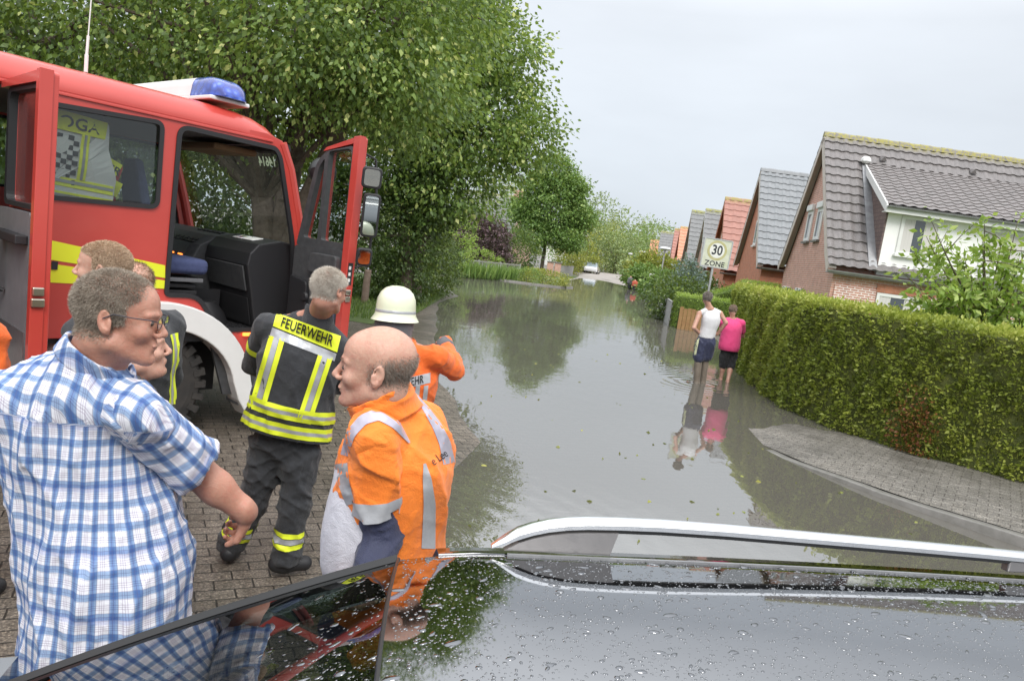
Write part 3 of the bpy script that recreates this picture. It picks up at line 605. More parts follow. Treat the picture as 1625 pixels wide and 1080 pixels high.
# the row of big lindens on the left
tree('linden_tree',(-4.3,12.2),[((-4.8,12.4,6.0),(3.6,3.2,2.9)),((-2.9,11.8,5.8),(2.0,2.3,2.1)),((-3.3,10.6,4.6),(2.0,1.6,1.2)),((-7.2,11.8,5.2),(3.0,2.3,2.5)),((-2.2,11.4,4.2),(1.3,1.3,.9)),((-5.6,13.0,3.3),(1.9,1.2,.9))],1700,42,.24,.086,'linden','big linden tree behind the fire engine with its forked trunk seen through the cab','trees left of the street',trunk=(.24,.10),forks=[(-1.2,.2,5.2),(1.2,-.1,5.0),(.2,.6,5.8)],droop=.9,branches=60,rin=.35)
tree('linden_tree',(-9.5,13.5),[((-9.5,13.5,5.5),(3.3,3,3.6)),((-8.3,12.,3.6),(2.0,1.8,1.2))],520,26,.28,.115,'darkleaf','dark linden tree at the far left behind the rear of the fire engine','trees left of the street',trunk=(.24,.10),droop=.9,branches=20,rin=.4)
tree('linden_tree',(-3.3,21.5),[((-4.4,21.5,7.6),(3.3,3.6,3.4)),((-1.5,21.5,6.2),(1.6,2.2,1.5)),((-1.7,21.5,7.6),(1.5,1.8,1.3)),((-1.9,20.8,4.9),(1.9,1.8,1.3)),((-4.6,21,4.4),(2.4,1.8,1.7)),((-.35,21.6,5.3),(1.1,1.2,.9)),((-3.6,21.2,9.8),(1.9,2.2,1.9)),((-2.4,20.3,3.6),(1.5,1.2,1.2))],1900,28,.26,.13,'linden','linden tree whose branches reach furthest over the flooded street','trees left of the street',trunk=(.28,.12),droop=.8,branches=60,rin=.45)
# ivy clad trunk and hedge beneath
tree('ivy_column',(-3.35,20.3),[((-3.35,20.4,2.4),(.95,.8,2.6)),((-4.6,20.4,2.0),(1.5,.9,2.2)),((-3.0,20.6,3.6),(1.1,.9,1.6))],900,24,.13,.09,'darkleaf','tall dark ivy thicket climbing beside the wooden bollard','shrubs left of the street',trunk=(.2,.1),droop=.9,rin=.8,cat='ivy',branches=4)
tree('hedge_bush',(-3.2,24.2),[((-3.4,24.2,1.0),(1.0,1.6,1.6)),((-3.2,26.5,.9),(.85,1.6,1.35)),((-3.9,22.8,1.5),(1.1,1.2,2.0)),((-5.4,22,1.6),(1.8,1.3,2.2))],1000,26,.12,.08,'darkleaf','dark overgrown hedge at the water edge left of the street','shrubs left of the street',trunk=(.08,.04),droop=.6,rin=.85,cat='hedge',branches=4)
tree('background_tree',(-14,22),[((-14,22,5.5),(4.5,4,4.8)),((-10,21,3.4),(3,3,3.2)),((-7,20.5,2.6),(2.9,2,2.8)),((-12,19,3),(4,2.4,3.4))],1300,26,.33,.15,'darkleaf','dark thicket of trees far behind the cab of the fire engine','trees left of the street',droop=.6,rin=.5,branches=10)
tree('background_tree',(-22,18),[((-22,18,5),(6,5,5)),((-17,15,3.6),(4.2,3,3.6))],1000,24,.42,.18,'darkleaf','dark trees at the far left edge behind the crew door','trees left of the street',droop=.6,rin=.5,branches=10)
def lawnpatch(name,poly,n,h,mat,z=.02,kind='stuff'):
    P=[]; poly=np.array(poly,float); lo,hi=poly.min(0),poly.max(0)
    while len(P)<n:
        q=rng.uniform(lo,hi,(n*2,2)); q=q[polysdf(q,poly)<0]; P+=list(q)
    P=np.array(P[:n]); zz=gh(P[:,0],P[:,1]); B=np.column_stack([P,zz+z]); D=np.column_stack([rng.normal(0,.3,(n,2)),np.ones(n)])
    V,F,a=leaves(B,D,h,droop=-.6,asp=.16,jit=.25); o=mk(name,V,F,MT[mat],attrs={'rnd':a}); return tag(o,kind=kind,label='short green grass on the verge')
def sheet(name,poly,mat,z=.01,kind='structure'):
    poly=[tuple(p) for p in poly]; V,F=plate(poly,(),.001); 
    # subdivide for terrain following
    bm=bmesh.new(); vs=[bm.verts.new((v[0],v[1],0)) for v in V if abs(v[2]-.0005)<.0004 or v[2]>0]; bm.free()
    lo=np.min(poly,0); hi=np.max(poly,0); st=max(.3,(hi-lo).max()/60); xs_=np.arange(lo[0],hi[0]+st,st); ys_=np.arange(lo[1],hi[1]+st,st); X,Y=np.meshgrid(xs_,ys_,indexing='ij'); Q=np.stack([X.ravel(),Y.ravel()],1); Zz=gh(X,Y).ravel()+z
    I=np.arange(X.size).reshape(X.shape); F=np.stack([I[:-1,:-1],I[1:,:-1],I[1:,1:],I[:-1,1:]],-1).reshape(-1,4); cen=Q[F].mean(1); F=F[polysdf(cen,np.array(poly))<0]
    return tag(mk(name,np.column_stack([Q,Zz]),F,mat,smooth=True),kind=kind)
sheet('verge_ground',[(-2.75,15.6),(-2.65,19),(-2.75,23),(-2.7,27),(-5,31),(-30,31),(-30,17.5),(-8,15.5),(-4.5,14.6)],MT['lawn'])
lawnpatch('grass',[(-2.7,15.8),(-2.6,19),(-2.7,23),(-2.7,26),(-6,27),(-7,17),(-4.5,15)],9000,.10,'grassb')
# bollard
def bollard():
    p=gp(578,482,ZW+.03); mb=MB(); mb.tube([(0,0,-.1),(.0,0,.5),(.01,0,.92),(.01,0,.95)],[.10,.10,.095,.07],12)
    o=mb.build('bollard',M('weathered_wood_post',(.19,.13,.10),.9,col2=(.28,.21,.17),nscale=7,bump=.6,bscale=30),smooth=True); o.location=p; tag(o,'round weathered wooden bollard on the grass in front of the ivy','bollard')
bollard()
# right clipped hedge, wraps the corner
def clipped_hedge(name,P,wid,h,n,lsize,mat,label,group=None,zb=0,hf=None,shoot=.02,core=(.07,.09,.025)):
    P=np.array(P,float); s=np.r_[0,np.cumsum(np.linalg.norm(np.diff(P,axis=0),axis=1))]; L=s[-1]
    def pos(u): return np.stack([np.interp(u,s,P[:,0]),np.interp(u,s,P[:,1])],-1)
    u0=np.linspace(0,L,80); Q=pos(u0); T=np.gradient(Q,axis=0); T/=np.linalg.norm(T,axis=1)[:,None]; N=np.stack([T[:,1],-T[:,0]],1) # N = right of travel
    hh=(lambda u: h+0*u) if hf is None else hf
    e=empty(name,(P[0][0],P[0][1],0),0,label,'hedge',group); O=np.array([P[0][0],P[0][1],0])
    # core
    V=[]
    for q,nn,u in zip(Q,N,u0):
        for (o_,z_) in ((.06,zb),(.06,hh(u)-.08),(wid-.06,hh(u)-.08),(wid-.06,zb)): V.append((q[0]+nn[0]*o_-O[0],q[1]+nn[1]*o_-O[1],z_))
    F=[(i*4+k,i*4+(k+1)%4,(i+1)*4+(k+1)%4,(i+1)*4+k) for i in range(79) for k in range(4)]+[(0,1,2,3),(79*4+3,79*4+2,79*4+1,79*4)]
    mk('branches',V,F,M(name+'_core',core,.95,col2=(core[0]*2,core[1]*1.7,core[2]*1.5),nscale=12,bump=.8,bscale=40,bdist=.03),e)
    per=np.array([h,wid,h*.7]); pr=per/per.sum(); k=rng.choice(3,n,p=pr); u=rng.uniform(0,L,n)
    q=pos(u); nn=np.stack([np.interp(u,u0,N[:,0]),np.interp(u,u0,N[:,1])],-1); nn/=np.linalg.norm(nn,axis=1)[:,None]
    hz=hh(u); z=zb+(hz-zb)*rng.uniform(0,1,n)**.9; wd=rng.uniform(0,wid,n)
    lump=.035*np.sin(u*5.1+z*4)+.03*np.sin(u*11.3-z*7.7)+.02*np.sin(u*23+z*17)
    # end faces get a share
    Pp=np.zeros((n,3)); D=np.zeros((n,3)); dep=np.abs(rng.normal(0,.03,n))
    a=k==0; o_=dep-lump; Pp[a,:2]=(q+nn*o_[:,None])[a]; Pp[a,2]=z[a]; D[a,:2]=-nn[a]
    a=k==1; Pp[a,:2]=(q+nn*wd[:,None])[a]; Pp[a,2]=(hz-dep+lump*.7+rng.exponential(shoot,n))[a]; D[a,2]=1
    a=k==2; o_=wid-dep+lump; Pp[a,:2]=(q+nn*o_[:,None])[a]; Pp[a,2]=z[a]; D[a,:2]=nn[a]
    # round the upper edge
    top=Pp[:,2]>hz-.1; Pp[top&(k==0),:2]+=(nn*.05)[top&(k==0)]
    m_=int(n*.05); 
    for end,(uu,sg) in enumerate(((0,-1),(L,1))):
        j=rng.choice(n,m_,replace=False); qq=pos(np.full(m_,uu)); tt=T[0 if end==0 else -1]; n1=N[0 if end==0 else -1]; wd2=rng.uniform(0,wid,m_); Pp[j,:2]=qq+n1*wd2[:,None]+tt*sg*.02; Pp[j,2]=zb+rng.uniform(0,1,m_)*(hh(uu)-zb); D[j]=0; D[j,:2]=tt*sg
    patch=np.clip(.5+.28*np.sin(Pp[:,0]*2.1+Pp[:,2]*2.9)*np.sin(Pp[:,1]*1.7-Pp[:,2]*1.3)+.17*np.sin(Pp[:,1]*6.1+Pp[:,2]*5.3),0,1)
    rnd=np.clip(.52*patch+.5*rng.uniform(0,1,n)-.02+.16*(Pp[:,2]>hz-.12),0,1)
    V,F,at_=leaves(Pp-O,D*1.0,lsize,rnd,droop=-.15,asp=.6,jit=.55); mk('foliage',V,F,MT[mat],e,attrs={'rnd':at_})
    return e
HP=[(10.8,5.6),(8.6,6.95),(6.95,8.25),(5.85,9.5),(5.15,10.85),(4.85,12.1),(4.95,13.4),(5.15,15.),(5.6,17.6),(5.95,19.4)]
clipped_hedge('clipped_hedge',HP,1.0,1.86,120000,.056,'hedge','long chest high clipped hedge curving along the pavement on the right',hf=lambda u:1.86+.012*np.sin(u*1.7)+.01*np.sin(u*4.1),zb=-.12)
# red brown patch of leaves is mixed into the hedge as its own branch group
MT['rustleaf']=leafmat('rust_leaf',[(0,(.10,.03,.015)),(.6,(.22,.07,.03)),(1,(.33,.2,.06))])
hd=[o for o in bpy.data.objects if o.name=='clipped_hedge'][0]
n=700; c0=gp(1450,700,.25); pp=[]; 
u=rng.normal(0,.16,n); zz=np.clip(rng.normal(.42,.22,n),.03,.95); base=np.array([5.75,9.6]); tdir=np.array([.62,-.78]); nn=np.array([-.78,-.62]); Pn=np.column_stack([base+tdir*u[:,None]+nn*(.05+.03*rng.uniform(0,1,n))[:,None],zz]); V,F,a=leaves(Pn-np.array([HP[0][0],HP[0][1],0]),np.tile([nn[0],nn[1],.2],(n,1)),.045,jit=.5); mk('rusty_leaves',V,F,MT['rustleaf'],hd,attrs={'rnd':a})
# ground cover / garden soil behind the hedges
ribbon('garden_ground',[(12,5.6),(9.2,7.4),(7.6,8.8),(6.5,10),(5.8,11.5),(5.6,13),(5.9,16),(6.6,20),(7.5,26),(9,36),(10.5,46),(12.2,58),(15,80)],[(40,5),(40,8),(40,10),(40,12),(40,14),(40,16),(40,18),(40,20),(40,26),(40,36),(40,46),(44,58),(50,80)],.02,MT['lawn'],60,zf=lambda x,y:.0,across=3)
# young tree in the garden on the right
def young_tree():
    bx_,by_=8.35,11.0; e=empty('young_tree',(bx_,by_,0),0,'young bright green leafy tree behind the hedge in front of the white dormer','tree')
    br=[]; targets=[(1430,430),(1450,400),(1470,375),(1478,350),(1500,415),(1530,400),(1560,375),(1562,345),(1590,380),(1615,350),(1640,370),(1440,470),(1480,470),(1520,460),(1560,450),(1600,430),(1630,430),(1670,400),(1500,500),(1550,500),(1590,495),(1620,500),(1660,480),(1700,420),(1540,430),(1610,460),(1580,520),(1640,520),(1455,495),(1480,440)]
    mb=MB(); st=at(1572,500,11.0); st0=np.array([8.0,11.0,0]); mb.tube([(0,0,-.1),(-.02,0,.8),(-.06,.02,1.6),st-np.array([bx_,by_,0])],[.06,.05,.045,.035],8)
    P=[];D=[]
    for i,(px,py) in enumerate(targets):
        p=at(px,py,10.7+rng.uniform(-.5,.9)); s=st+rng.normal(0,.05,3)-np.array([0,0,rng.uniform(0,.5)]); n_=12; pts=[]
        for k in range(n_+1):
            f=k/n_; q=s*(1-f)+p*f; q=q+np.array([0,0,.22*sin(pi*f)*-.6]); pts.append(q-np.array([bx_,by_,0]))
        mb.tube(pts,[.022*(1-k/n_)+.004 for k in range(n_+1)],5,cap=False)
        for k in range(3,n_+1):
            for _ in range(9 if py>340 else 7):
                P.append(pts[k]+rng.normal(0,.07,3)); D.append((pts[k]-pts[k-1])/np.linalg.norm(pts[k]-pts[k-1])+rng.normal(0,.6,3))
        for _ in range(3):
            k=rng.integers(5,n_); q=pts[k]+rng.normal(0,1,3)*np.array([.28,.28,.25]); mb.tube([pts[k],(pts[k]+q)/2+np.array([0,0,.03]),q],[.008,.006,.003],4,cap=False)
            for f in np.linspace(.2,1,7):
                for _ in range(4): P.append(pts[k]*(1-f)+q*f+rng.normal(0,.04,3)); D.append((q-pts[k])*2+rng.normal(0,.5,3))
    V,F,a=leaves(np.array(P),np.array(D),.105,droop=.7,asp=.5,jit=.4); mk('crown',V,F,MT['brightleaf'],e,attrs={'rnd':a}); mb.build('trunk',MT['bark'],e,smooth=True)
young_tree()
# second bright shrub low right behind hedge
bush('garden_bush',(9.6,10.4,1.55),(1.6,.7,.62),2600,.09,'brightleaf','low bright green shrub behind the hedge at the right edge',spread=.12,rin=.6)
# low clipped hedges of the next gardens
def px_line(pts): return [tuple(at(px,0,Y)[:2]) for px,Y in pts]
hx1=at(1070,480,26.3)[0]; hx2=at(1052,450,32)[0]
clipped_hedge('garden_hedge',[(hx1,26.3),(hx1+3.6,26.6)],.8,1.18,12000,.05,'brightleaf','low bright green hedge directly behind the man in the white vest','low garden hedges',zb=-.1,core=(.06,.10,.02))
clipped_hedge('garden_hedge',[(hx2,32),(hx2+2.2,32.2),(hx2+5.2,32.4)],1.0,1.3,12000,.055,'brightleaf','bright green hedge behind the low one, its top sweeping up to the sign','low garden hedges',zb=-.1,core=(.06,.10,.02),hf=lambda u:1.22+.75*np.clip((u-2.0)/1.6,0,1)**1.5)
bush('ball_bush',(9.5,24.5,1.2),(.9,.8,.75),2600,.06,'darkleaf','round dark green ball bush in front of the blue grey roofed house','garden balls',rin=.93,spread=.05)
bush('ball_bush',(10.9,26.5,1.15),(.8,.8,.7),2000,.06,'midleaf','round bush left of the downpipe, half behind the long hedge','garden balls',rin=.93,spread=.05)
# gardens further on
for (px,py,Y,r,n,ls,mt,lab) in (
 (1100,440,38,(1.9,1.2,.8),2200,.10,'darkleaf','dark green shrub in front of the pink brick wall'),
 (1096,426,34.5,(.8,.6,.45),900,.10,'blueleaf','blue grey conifer spreading before the pink wall'),
 (1066,440,42,(1.7,1.2,.8),2200,.11,'midleaf','green shrub right of the street lamp'),
 (1044,413,60,(2.6,2,1.7),2600,.16,'yelleaf','yellow green bush behind the street lamp'),
 (1026,428,58,(1.6,1.6,1.3),1800,.15,'midleaf','green garden bush left of the street lamp'),
 (1012,415,80,(1.8,1.8,1.5),1200,.2,'hazeleaf','pale bush behind the walkers'),
 (1080,452,29,(1.3,.8,.35),1600,.08,'darkleaf','low dark shrub behind the grey board fence')):
    p=at(px,py,Y); r=list(r); p[2]=max(p[2],.3); bush('garden_bush',(p[0],p[1],p[2]*.5),(r[0],r[1],max(r[2]*.8,p[2]*.75)),int(n*2.6),ls*1.4,mt,lab,'garden shrubs right of the street',rin=.55,spread=.16,ncl=n//5)
# left side gardens
p=at(768,378,52); tree('purple_bush',(p[0],52),[((p[0]-.2,52,1.9),(2.1,1.8,2.0)),((p[0]+.7,52,2.5),(1.3,1.2,1.4)),((p[0]-.5,52,2.7),(1.3,1.1,1.5)),((p[0]+1.1,51.6,1.0),(1.2,1.1,1.0)),((p[0]-1,51.6,1.0),(1.1,1.1,1.0))],620,22,.16,.15,'purple','big dark purple leaved bush behind the silver fence','garden plants left of the street',cat='bush',rin=.75,droop=.6)
p=at(712,385,40); bush('garden_bush',(p[0],40,1.7),(1.5,1.2,2.0),4200,.11,'brightleaf','bright green loose shrub left of the purple bush','garden plants left of the street',rin=.7,spread=.16)
p=at(765,413,46); bush('dome_bush',(p[0],46,.75),(1.5,1.1,.85),4000,.07,'brightleaf','bright green clipped dome bush above the silver fence','garden plants left of the street',rin=.94,spread=.05)
p=at(700,428,34); bush('garden_bush',(p[0]-.3,34,.9),(1.3,1.3,1.2),2600,.09,'midleaf','green shrub at the left end of the silver fence','garden plants left of the street',rin=.75,spread=.12)
p=at(880,330,66); X0=p[0]
tree('maple_tree',(at(859,430,66)[0],66),[((X0,66,6.4),(2.9,3.,3.2)),((X0-.5,66,9.5),(1.7,1.7,1.9)),((X0+1.1,66,8.2),(1.7,1.7,1.5)),((X0+2.5,66,5.6),(1.5,2,1.3)),((X0-2.7,66,5.6),(1.4,1.8,1.3)),((X0-2.1,66,7.9),(1.3,1.4,1.2)),((X0+1.6,65,3.4),(1.7,2,1.0)),((X0-1.5,65,3.5),(1.6,2,1.1))],1150,28,.34,.23,'midleaf','round green maple tree on the grass corner across the water','trees beyond the flood',trunk=(.17,.08),droop=.6,rin=.5,branches=40)
for (px,py,Y,rx,rz,n,ls,mt,lab) in (
 (955,352,200,7,8,1500,.8,'hazeleaf','hazy tall tree top far beyond the yellowish trees'),
 (1025,385,170,9,6.5,1800,.7,'hazeleaf','hazy wide tree far left of the roofs'),
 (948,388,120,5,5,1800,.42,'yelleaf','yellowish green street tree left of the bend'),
 (982,384,110,4.2,5.6,2200,.40,'hazeleaf','olive green rounded street tree in the middle of the view'),
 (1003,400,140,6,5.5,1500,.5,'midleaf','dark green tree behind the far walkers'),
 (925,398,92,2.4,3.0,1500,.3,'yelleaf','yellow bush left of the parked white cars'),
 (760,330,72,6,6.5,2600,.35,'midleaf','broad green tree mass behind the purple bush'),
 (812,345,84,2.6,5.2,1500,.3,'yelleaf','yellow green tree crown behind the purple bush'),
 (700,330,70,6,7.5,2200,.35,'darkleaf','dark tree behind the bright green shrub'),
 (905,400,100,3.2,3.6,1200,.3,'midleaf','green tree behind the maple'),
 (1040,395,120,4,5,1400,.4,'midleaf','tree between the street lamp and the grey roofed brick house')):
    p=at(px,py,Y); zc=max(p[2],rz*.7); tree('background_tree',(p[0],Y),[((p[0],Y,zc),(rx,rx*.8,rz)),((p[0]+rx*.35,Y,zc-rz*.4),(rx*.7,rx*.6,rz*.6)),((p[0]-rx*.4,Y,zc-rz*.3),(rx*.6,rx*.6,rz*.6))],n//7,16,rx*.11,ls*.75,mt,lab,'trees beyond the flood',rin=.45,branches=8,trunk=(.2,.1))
tree('woodland',(10,330),[((-60+i*14,330+rng.uniform(-20,20),6),(11,8,8+rng.uniform(-1,3))) for i in range(15)],1100,12,1.8,1.9,'hazeleaf','far off wood behind the end of the street',rin=.7,branches=4,cat='woodland')
bpy.data.objects['woodland']['kind']='stuff'
# grass island and low juniper across the water
isl=[(-2.0,41.5),(.5,41.5),(2.6,43.2),(3.6,46),(3.0,50),(4.0,58),(6.0,72),(-2,80),(-30,80),(-30,38),(-7,37.5)]
sheet('lawn_island',isl,MT['lawn'],.012)
bush('juniper',(at(862,448,44)[0],45.2,.28),(1.75,1.7,.62),4200,.10,'yelleaf','low spreading yellow green juniper on the grass corner','garden plants left of the street',rin=.8,spread=.1)
bush('juniper',(at(835,447,44)[0],44.0,.25),(1.1,1.1,.6),2000,.12,'midleaf','low green reeds left of the yellow juniper','garden plants left of the street',rin=.7,spread=.1,droop=-.8,asp=.2)
curb('kerb',[(-9,40.0),(-4,40.3),(-1.4,42.5),(1.0,43.1),(2.5,43.7),(3.5,45.6)],.14,.09,MT['kerb'],lambda x,y:ZW)
# tall lilies in front of the silver fence
P=[];n=1500; u=rng.uniform(0,1,n); a0=at(722,446,39.5); a1=at(815,455,44); base=a0[None,:2]*(1-u)[:,None]+a1[None,:2]*u[:,None]+rng.normal(0,.22,(n,2)); V,F,a=leaves(np.column_stack([base,np.full(n,-.08)]),np.tile([0,0,1.],(n,1)),.75,droop=-.5,asp=.07,jit=.28)
o=mk('reeds',V,F,MT['midleaf'],attrs={'rnd':a}); tag(o,'green strap leaved reeds in front of the silver fence',kind='stuff')
bush('garden_bush',(at(822,395,58)[0],58,1.7),(1.7,1.4,2.1),4200,.15,'darkleaf','dark green shrub between the purple bush and the maple trunk','garden plants left of the street',rin=.6,spread=.2,ncl=600)
bush('garden_bush',(at(905,405,76)[0],76,1.6),(1.6,1.4,1.9),3000,.16,'yelleaf','yellow green shrub behind the brick gate posts','garden plants left of the street',rin=.6,spread=.2,ncl=500)
n=110; P=np.column_stack([rng.uniform(-.2,4.2,n),rng.uniform(4.5,16,n),np.full(n,ZW+.004)]); D=np.column_stack([rng.normal(0,1,(n,2)),np.zeros(n)]); V,F,a=leaves(P,D,.045,droop=0,jit=.01,fold=.1); o=mk('floating_leaves',V,F,MT['yelleaf'],attrs={'rnd':a}); tag(o,'small fallen leaves floating on the flood water',kind='stuff')
# silver fence
def bar_fence(name,p0,p1,h,sp,label,mat='zincw',z=0,rail=.03):
    p0,p1=np.array(p0[:2]),np.array(p1[:2]); L=np.linalg.norm(p1-p0); e=empty(name,(p0[0],p0[1],z),math.atan2(*(p1-p0)[::-1]),label,'fence')
    mb=MB(); mb.box((0,-.02,h-.06),(L,.02,h)); mb.box((0,-.02,.12),(L,.02,.17)); mb.build('rail',MT[mat],e)
    n=int(L/sp); mb=MB()
    for k in range(n+1): mb.box((k*L/n-.012,-.012,.05),(k*L/n+.012,.012,h-.01))
    mb.build('bars',MT[mat],e)
    for k in range(4):
        mb=MB(); mb.box((k*L/3-.04,-.04,-.2),(k*L/3+.04,.04,h+.05)); mb.build('post',MT[mat],e)
MT['zincw']=M('silver_metal',(.55,.56,.57),.4,metal=.6)
bar_fence('silver_fence',at(722,420,41),at(824,432,47),.95,.16,'silver metal bar fence in front of the dome bush',z=.0)
# brick gate posts with panel
MT['greypanel']=M('grey_weathered_wood',(.30,.30,.29),.85,col2=(.42,.42,.41),nscale=6,bump=.4,bscale=30)
for (px,lab) in ((872,'left brick gate post across the water'),(884,'right brick gate post across the water')):
    p=at(px,430,62); mb=MB(); mb.box((-.28,-.28,-.2),(.28,.28,1.15)); g=empty('gate_post',(p[0],62,0),0,lab,'gate post','brick gate posts'); mb.build('pillar',MT['brick'],g); mb=MB(); mb.box((-.33,-.33,1.152),(.33,.33,1.25)); mb.build('cap',MT['kerb'],g,bev=.02)
def panel_fence(p0,p1,h,label,mat='greypanel',z0=-.2,ragged=0):
    p0,p1=np.array(p0[:2]),np.array(p1[:2]); L=np.linalg.norm(p1-p0); e=empty('panel_fence',(p0[0],p0[1],0),math.atan2(*(p1-p0)[::-1]),label,'fence')
    n=max(4,int(L/.14)); mb=MB()
    for k in range(n):
        top=h-(ragged*rng.uniform(0,1) if ragged else 0); mb.box((k*L/n+.006,-.012,z0),((k+1)*L/n-.006,.012+.004*(k%2),top))
    mb.build('boards',MT[mat],e); mb=MB()
    mb.box((0,.016,.15),(L,.05,.22)); 
    if not ragged: mb.box((0,.017,h-.2),(L,.051,h-.13)); mb.box((0,-.03,h),(L,.03,h+.03))
    mb.build('rail',MT[mat],e); return e
panel_fence(at(888,430,62),at(910,426,70),.95,'grey board fence right of the brick gate posts')
panel_fence(at(1049,455,33),at(1068,470,26.2),.85,'grey weathered board fence leaning along the water before the low hedge')
MT['brownboard']=M('wet_brown_board',(.28,.15,.06),.5,col2=(.38,.23,.10),nscale=7,bump=.4,bscale=40)
panel_fence(at(1074,520,25.4),at(1112,524,25.2),.78,'orange brown ragged board fence standing in the water before the bright hedge','brownboard',ragged=.14)
panel_fence(at(1012,437,62),at(1033,447,52),.75,'grey board fence left of the white post along the far pavement')
# white electricity post
p=at(1030,463,52); g=empty('white_post',(p[0],52,ZW),0,'white square post standing at the flood edge right of the pavement','post'); mb=MB(); mb.box((-.16,-.1,.25),(.16,.1,1.55)); mb.build('board',MT['white'],g,bev=.02); mb=MB(); mb.box((-.17,-.11,-.3),(.17,.11,.25)); mb.build('base',MT['brick'],g)
# street lamps
def lamp(px,pytop,Y,lab,H=None):
    p=at(px,pytop,Y); H=p[2]; e=empty('street_lamp',(p[0]-.0,Y,-.1),0,lab,'street lamp','street lamps'); mb=MB(); mb.tube([(0,0,0),(0,0,.8),(0,0,H)],[.065,.055,.035],10); mb.build('pole',MT['zincw'],e,smooth=True)
    mb=MB(); mb.lathe([(0,H+.16),(.28,H+.13),(.36,H+.04),(.34,H),(.06,H-.06),(.04,H-.2)],14); mb.build('lamp_head',M('lamp_head',(.62,.63,.64),.4),e,smooth=True)
lamp(1056,393,42,'nearest grey street lamp with a flat hood beside the flood'); lamp(1020,399,64,'second street lamp further down the pavement'); lamp(1001,402,95,'third street lamp behind the far walkers')
# zone sign
def zone_sign():
    Y=18.9; c=at(1137,402,Y); f=gp(1120,560,ZW); base=np.array([c[0]-.03,Y,0]); e=empty('zone_sign',(base[0],Y,-.15),0,'square white 30 zone sign on a grey pole above the hedge end','sign')
    lean=R_(-1.5)
    W_=.78; mb=MB(); zc=c[2]+.15; mb.tube([(0,.03,0),(0,.03,zc+.3)],.032,12); mb.build('pole',MT['zincw'],e,smooth=True)
    V,F=plate(rr([(-W_/2,-W_/2),(W_/2,-W_/2),(W_/2,W_/2),(-W_/2,W_/2)],.05),(),.02); rx=lambda V,z0: [(v[0]*cos(lean)-v[1]*sin(lean)+.03,-v[2]+z0,zc+v[0]*sin(lean)+v[1]*cos(lean)) for v in V]
    o=mk('board',rx(V,0),F,M('sign_face',(.70,.71,.62),.5,col2=(.52,.56,.40),nscale=5,kind='Object'),e); fixn(o)
    V,F=plate(rr([(-W_/2,-W_/2),(W_/2,-W_/2),(W_/2,W_/2),(-W_/2,W_/2)],.05),[rr([(-W_/2+.03,-W_/2+.03),(W_/2-.03,-W_/2+.03),(W_/2-.03,W_/2-.03),(-W_/2+.03,W_/2-.03)],.03)],.012); mk('rim',rx(V,-.014),F,MT['zincw'],e)
    V,F=plate([(-.29+0*k+0,0) if 0 else (.265*cos(a),.265*sin(a)+.075) for k,a in enumerate(np.linspace(0,2*pi,40)[:-1])],[[(.205*cos(a),.205*sin(a)+.075) for a in np.linspace(0,2*pi,40)[:-1]]],.003); mk('ring',rx(V,-.0125),F,M('faded_ring',(.42,.40,.17),.6,col2=(.55,.52,.30),nscale=6),e)
    V,F=plate([(.20*cos(a),.20*sin(a)+.075) for a in np.linspace(0,2*pi,40)[:-1]],(),.003); mk('disc',rx(V,-.0125),F,M('sign_disc',(.76,.77,.72),.5),e)
    bk=M('sign_black',(.03,.035,.04),.5)
    V,F=text_mesh('30',.36,bold=.008,condense=.82); mk('number',rx([(v[0],v[1]+.075,v[2]) for v in V],-.016),F,bk,e)
    V,F=text_mesh('ZONE',.19,bold=.004,spacing=1.05); mk('word',rx([(v[0],v[1]-.285,v[2]) for v in V],-.0125),F,bk,e)
zone_sign()
# parked cars far away
def far_car(px,py,Y,rz,lab):
    p=at(px,py,Y); e=empty('parked_car',(p[0],Y,-.02),rz,lab,'car','white cars parked down the street')
    secs=[]
    for x,zb,zr_,wb,wt in ((-2.1,.45,.75,.75,.7),(-2.0,.3,.9,.84,.78),(-1.2,.25,.98,.88,.8),(-.1,.25,1.0,.88,.8),(1.2,.25,.95,.88,.8),(1.95,.3,.85,.84,.78),(2.1,.4,.65,.75,.7)):
        secs.append([(x,-wb,zb),(x,wb,zb),(x,wb+.02,(zb+zr_)/2),(x,wt,zr_),(x,-wt,zr_),(x,-wb-.02,(zb+zr_)/2)])
    mb=MB(); mb.loft(secs)
    secs=[[(x,-w_,.93),(x,w_,.93),(x+dx_,w_-.15,z),(x+dx_,-w_+.15,z)] for x,dx_,z,w_ in ((-1.75,.1,.98,.78),(-1.5,.35,1.38,.79),(-.6,.3,1.46,.8),(.2,.1,1.42,.8),(1.2,-.1,.97,.78))]
    mb.build('body',M('white_car_paint',(.75,.77,.8),.2,coat=1),e,smooth=True); mb=MB(); mb.loft(secs); mb.build('cabin',M('car_cabin_glass',(.25,.30,.34),.05),e,smooth=True)
    for x in (-1.3,1.3):
        for s in (-1,1):
            mb=MB(); mb.lathe([(0,s*.9),(.2,s*.9),(.31,s*.88),(.32,s*.8),(.3,s*.7),(0,s*.7)],16,c=(x,0,.32),axis='y'); mb.build('wheel',M('tyre_black',(.03,.03,.03),.8),e,smooth=True)
far_car(941,420,92,R_(78),'white parked car nearest on the left of the far road'); far_car(926,412,100,R_(130),'white parked car half behind the yellow bush')
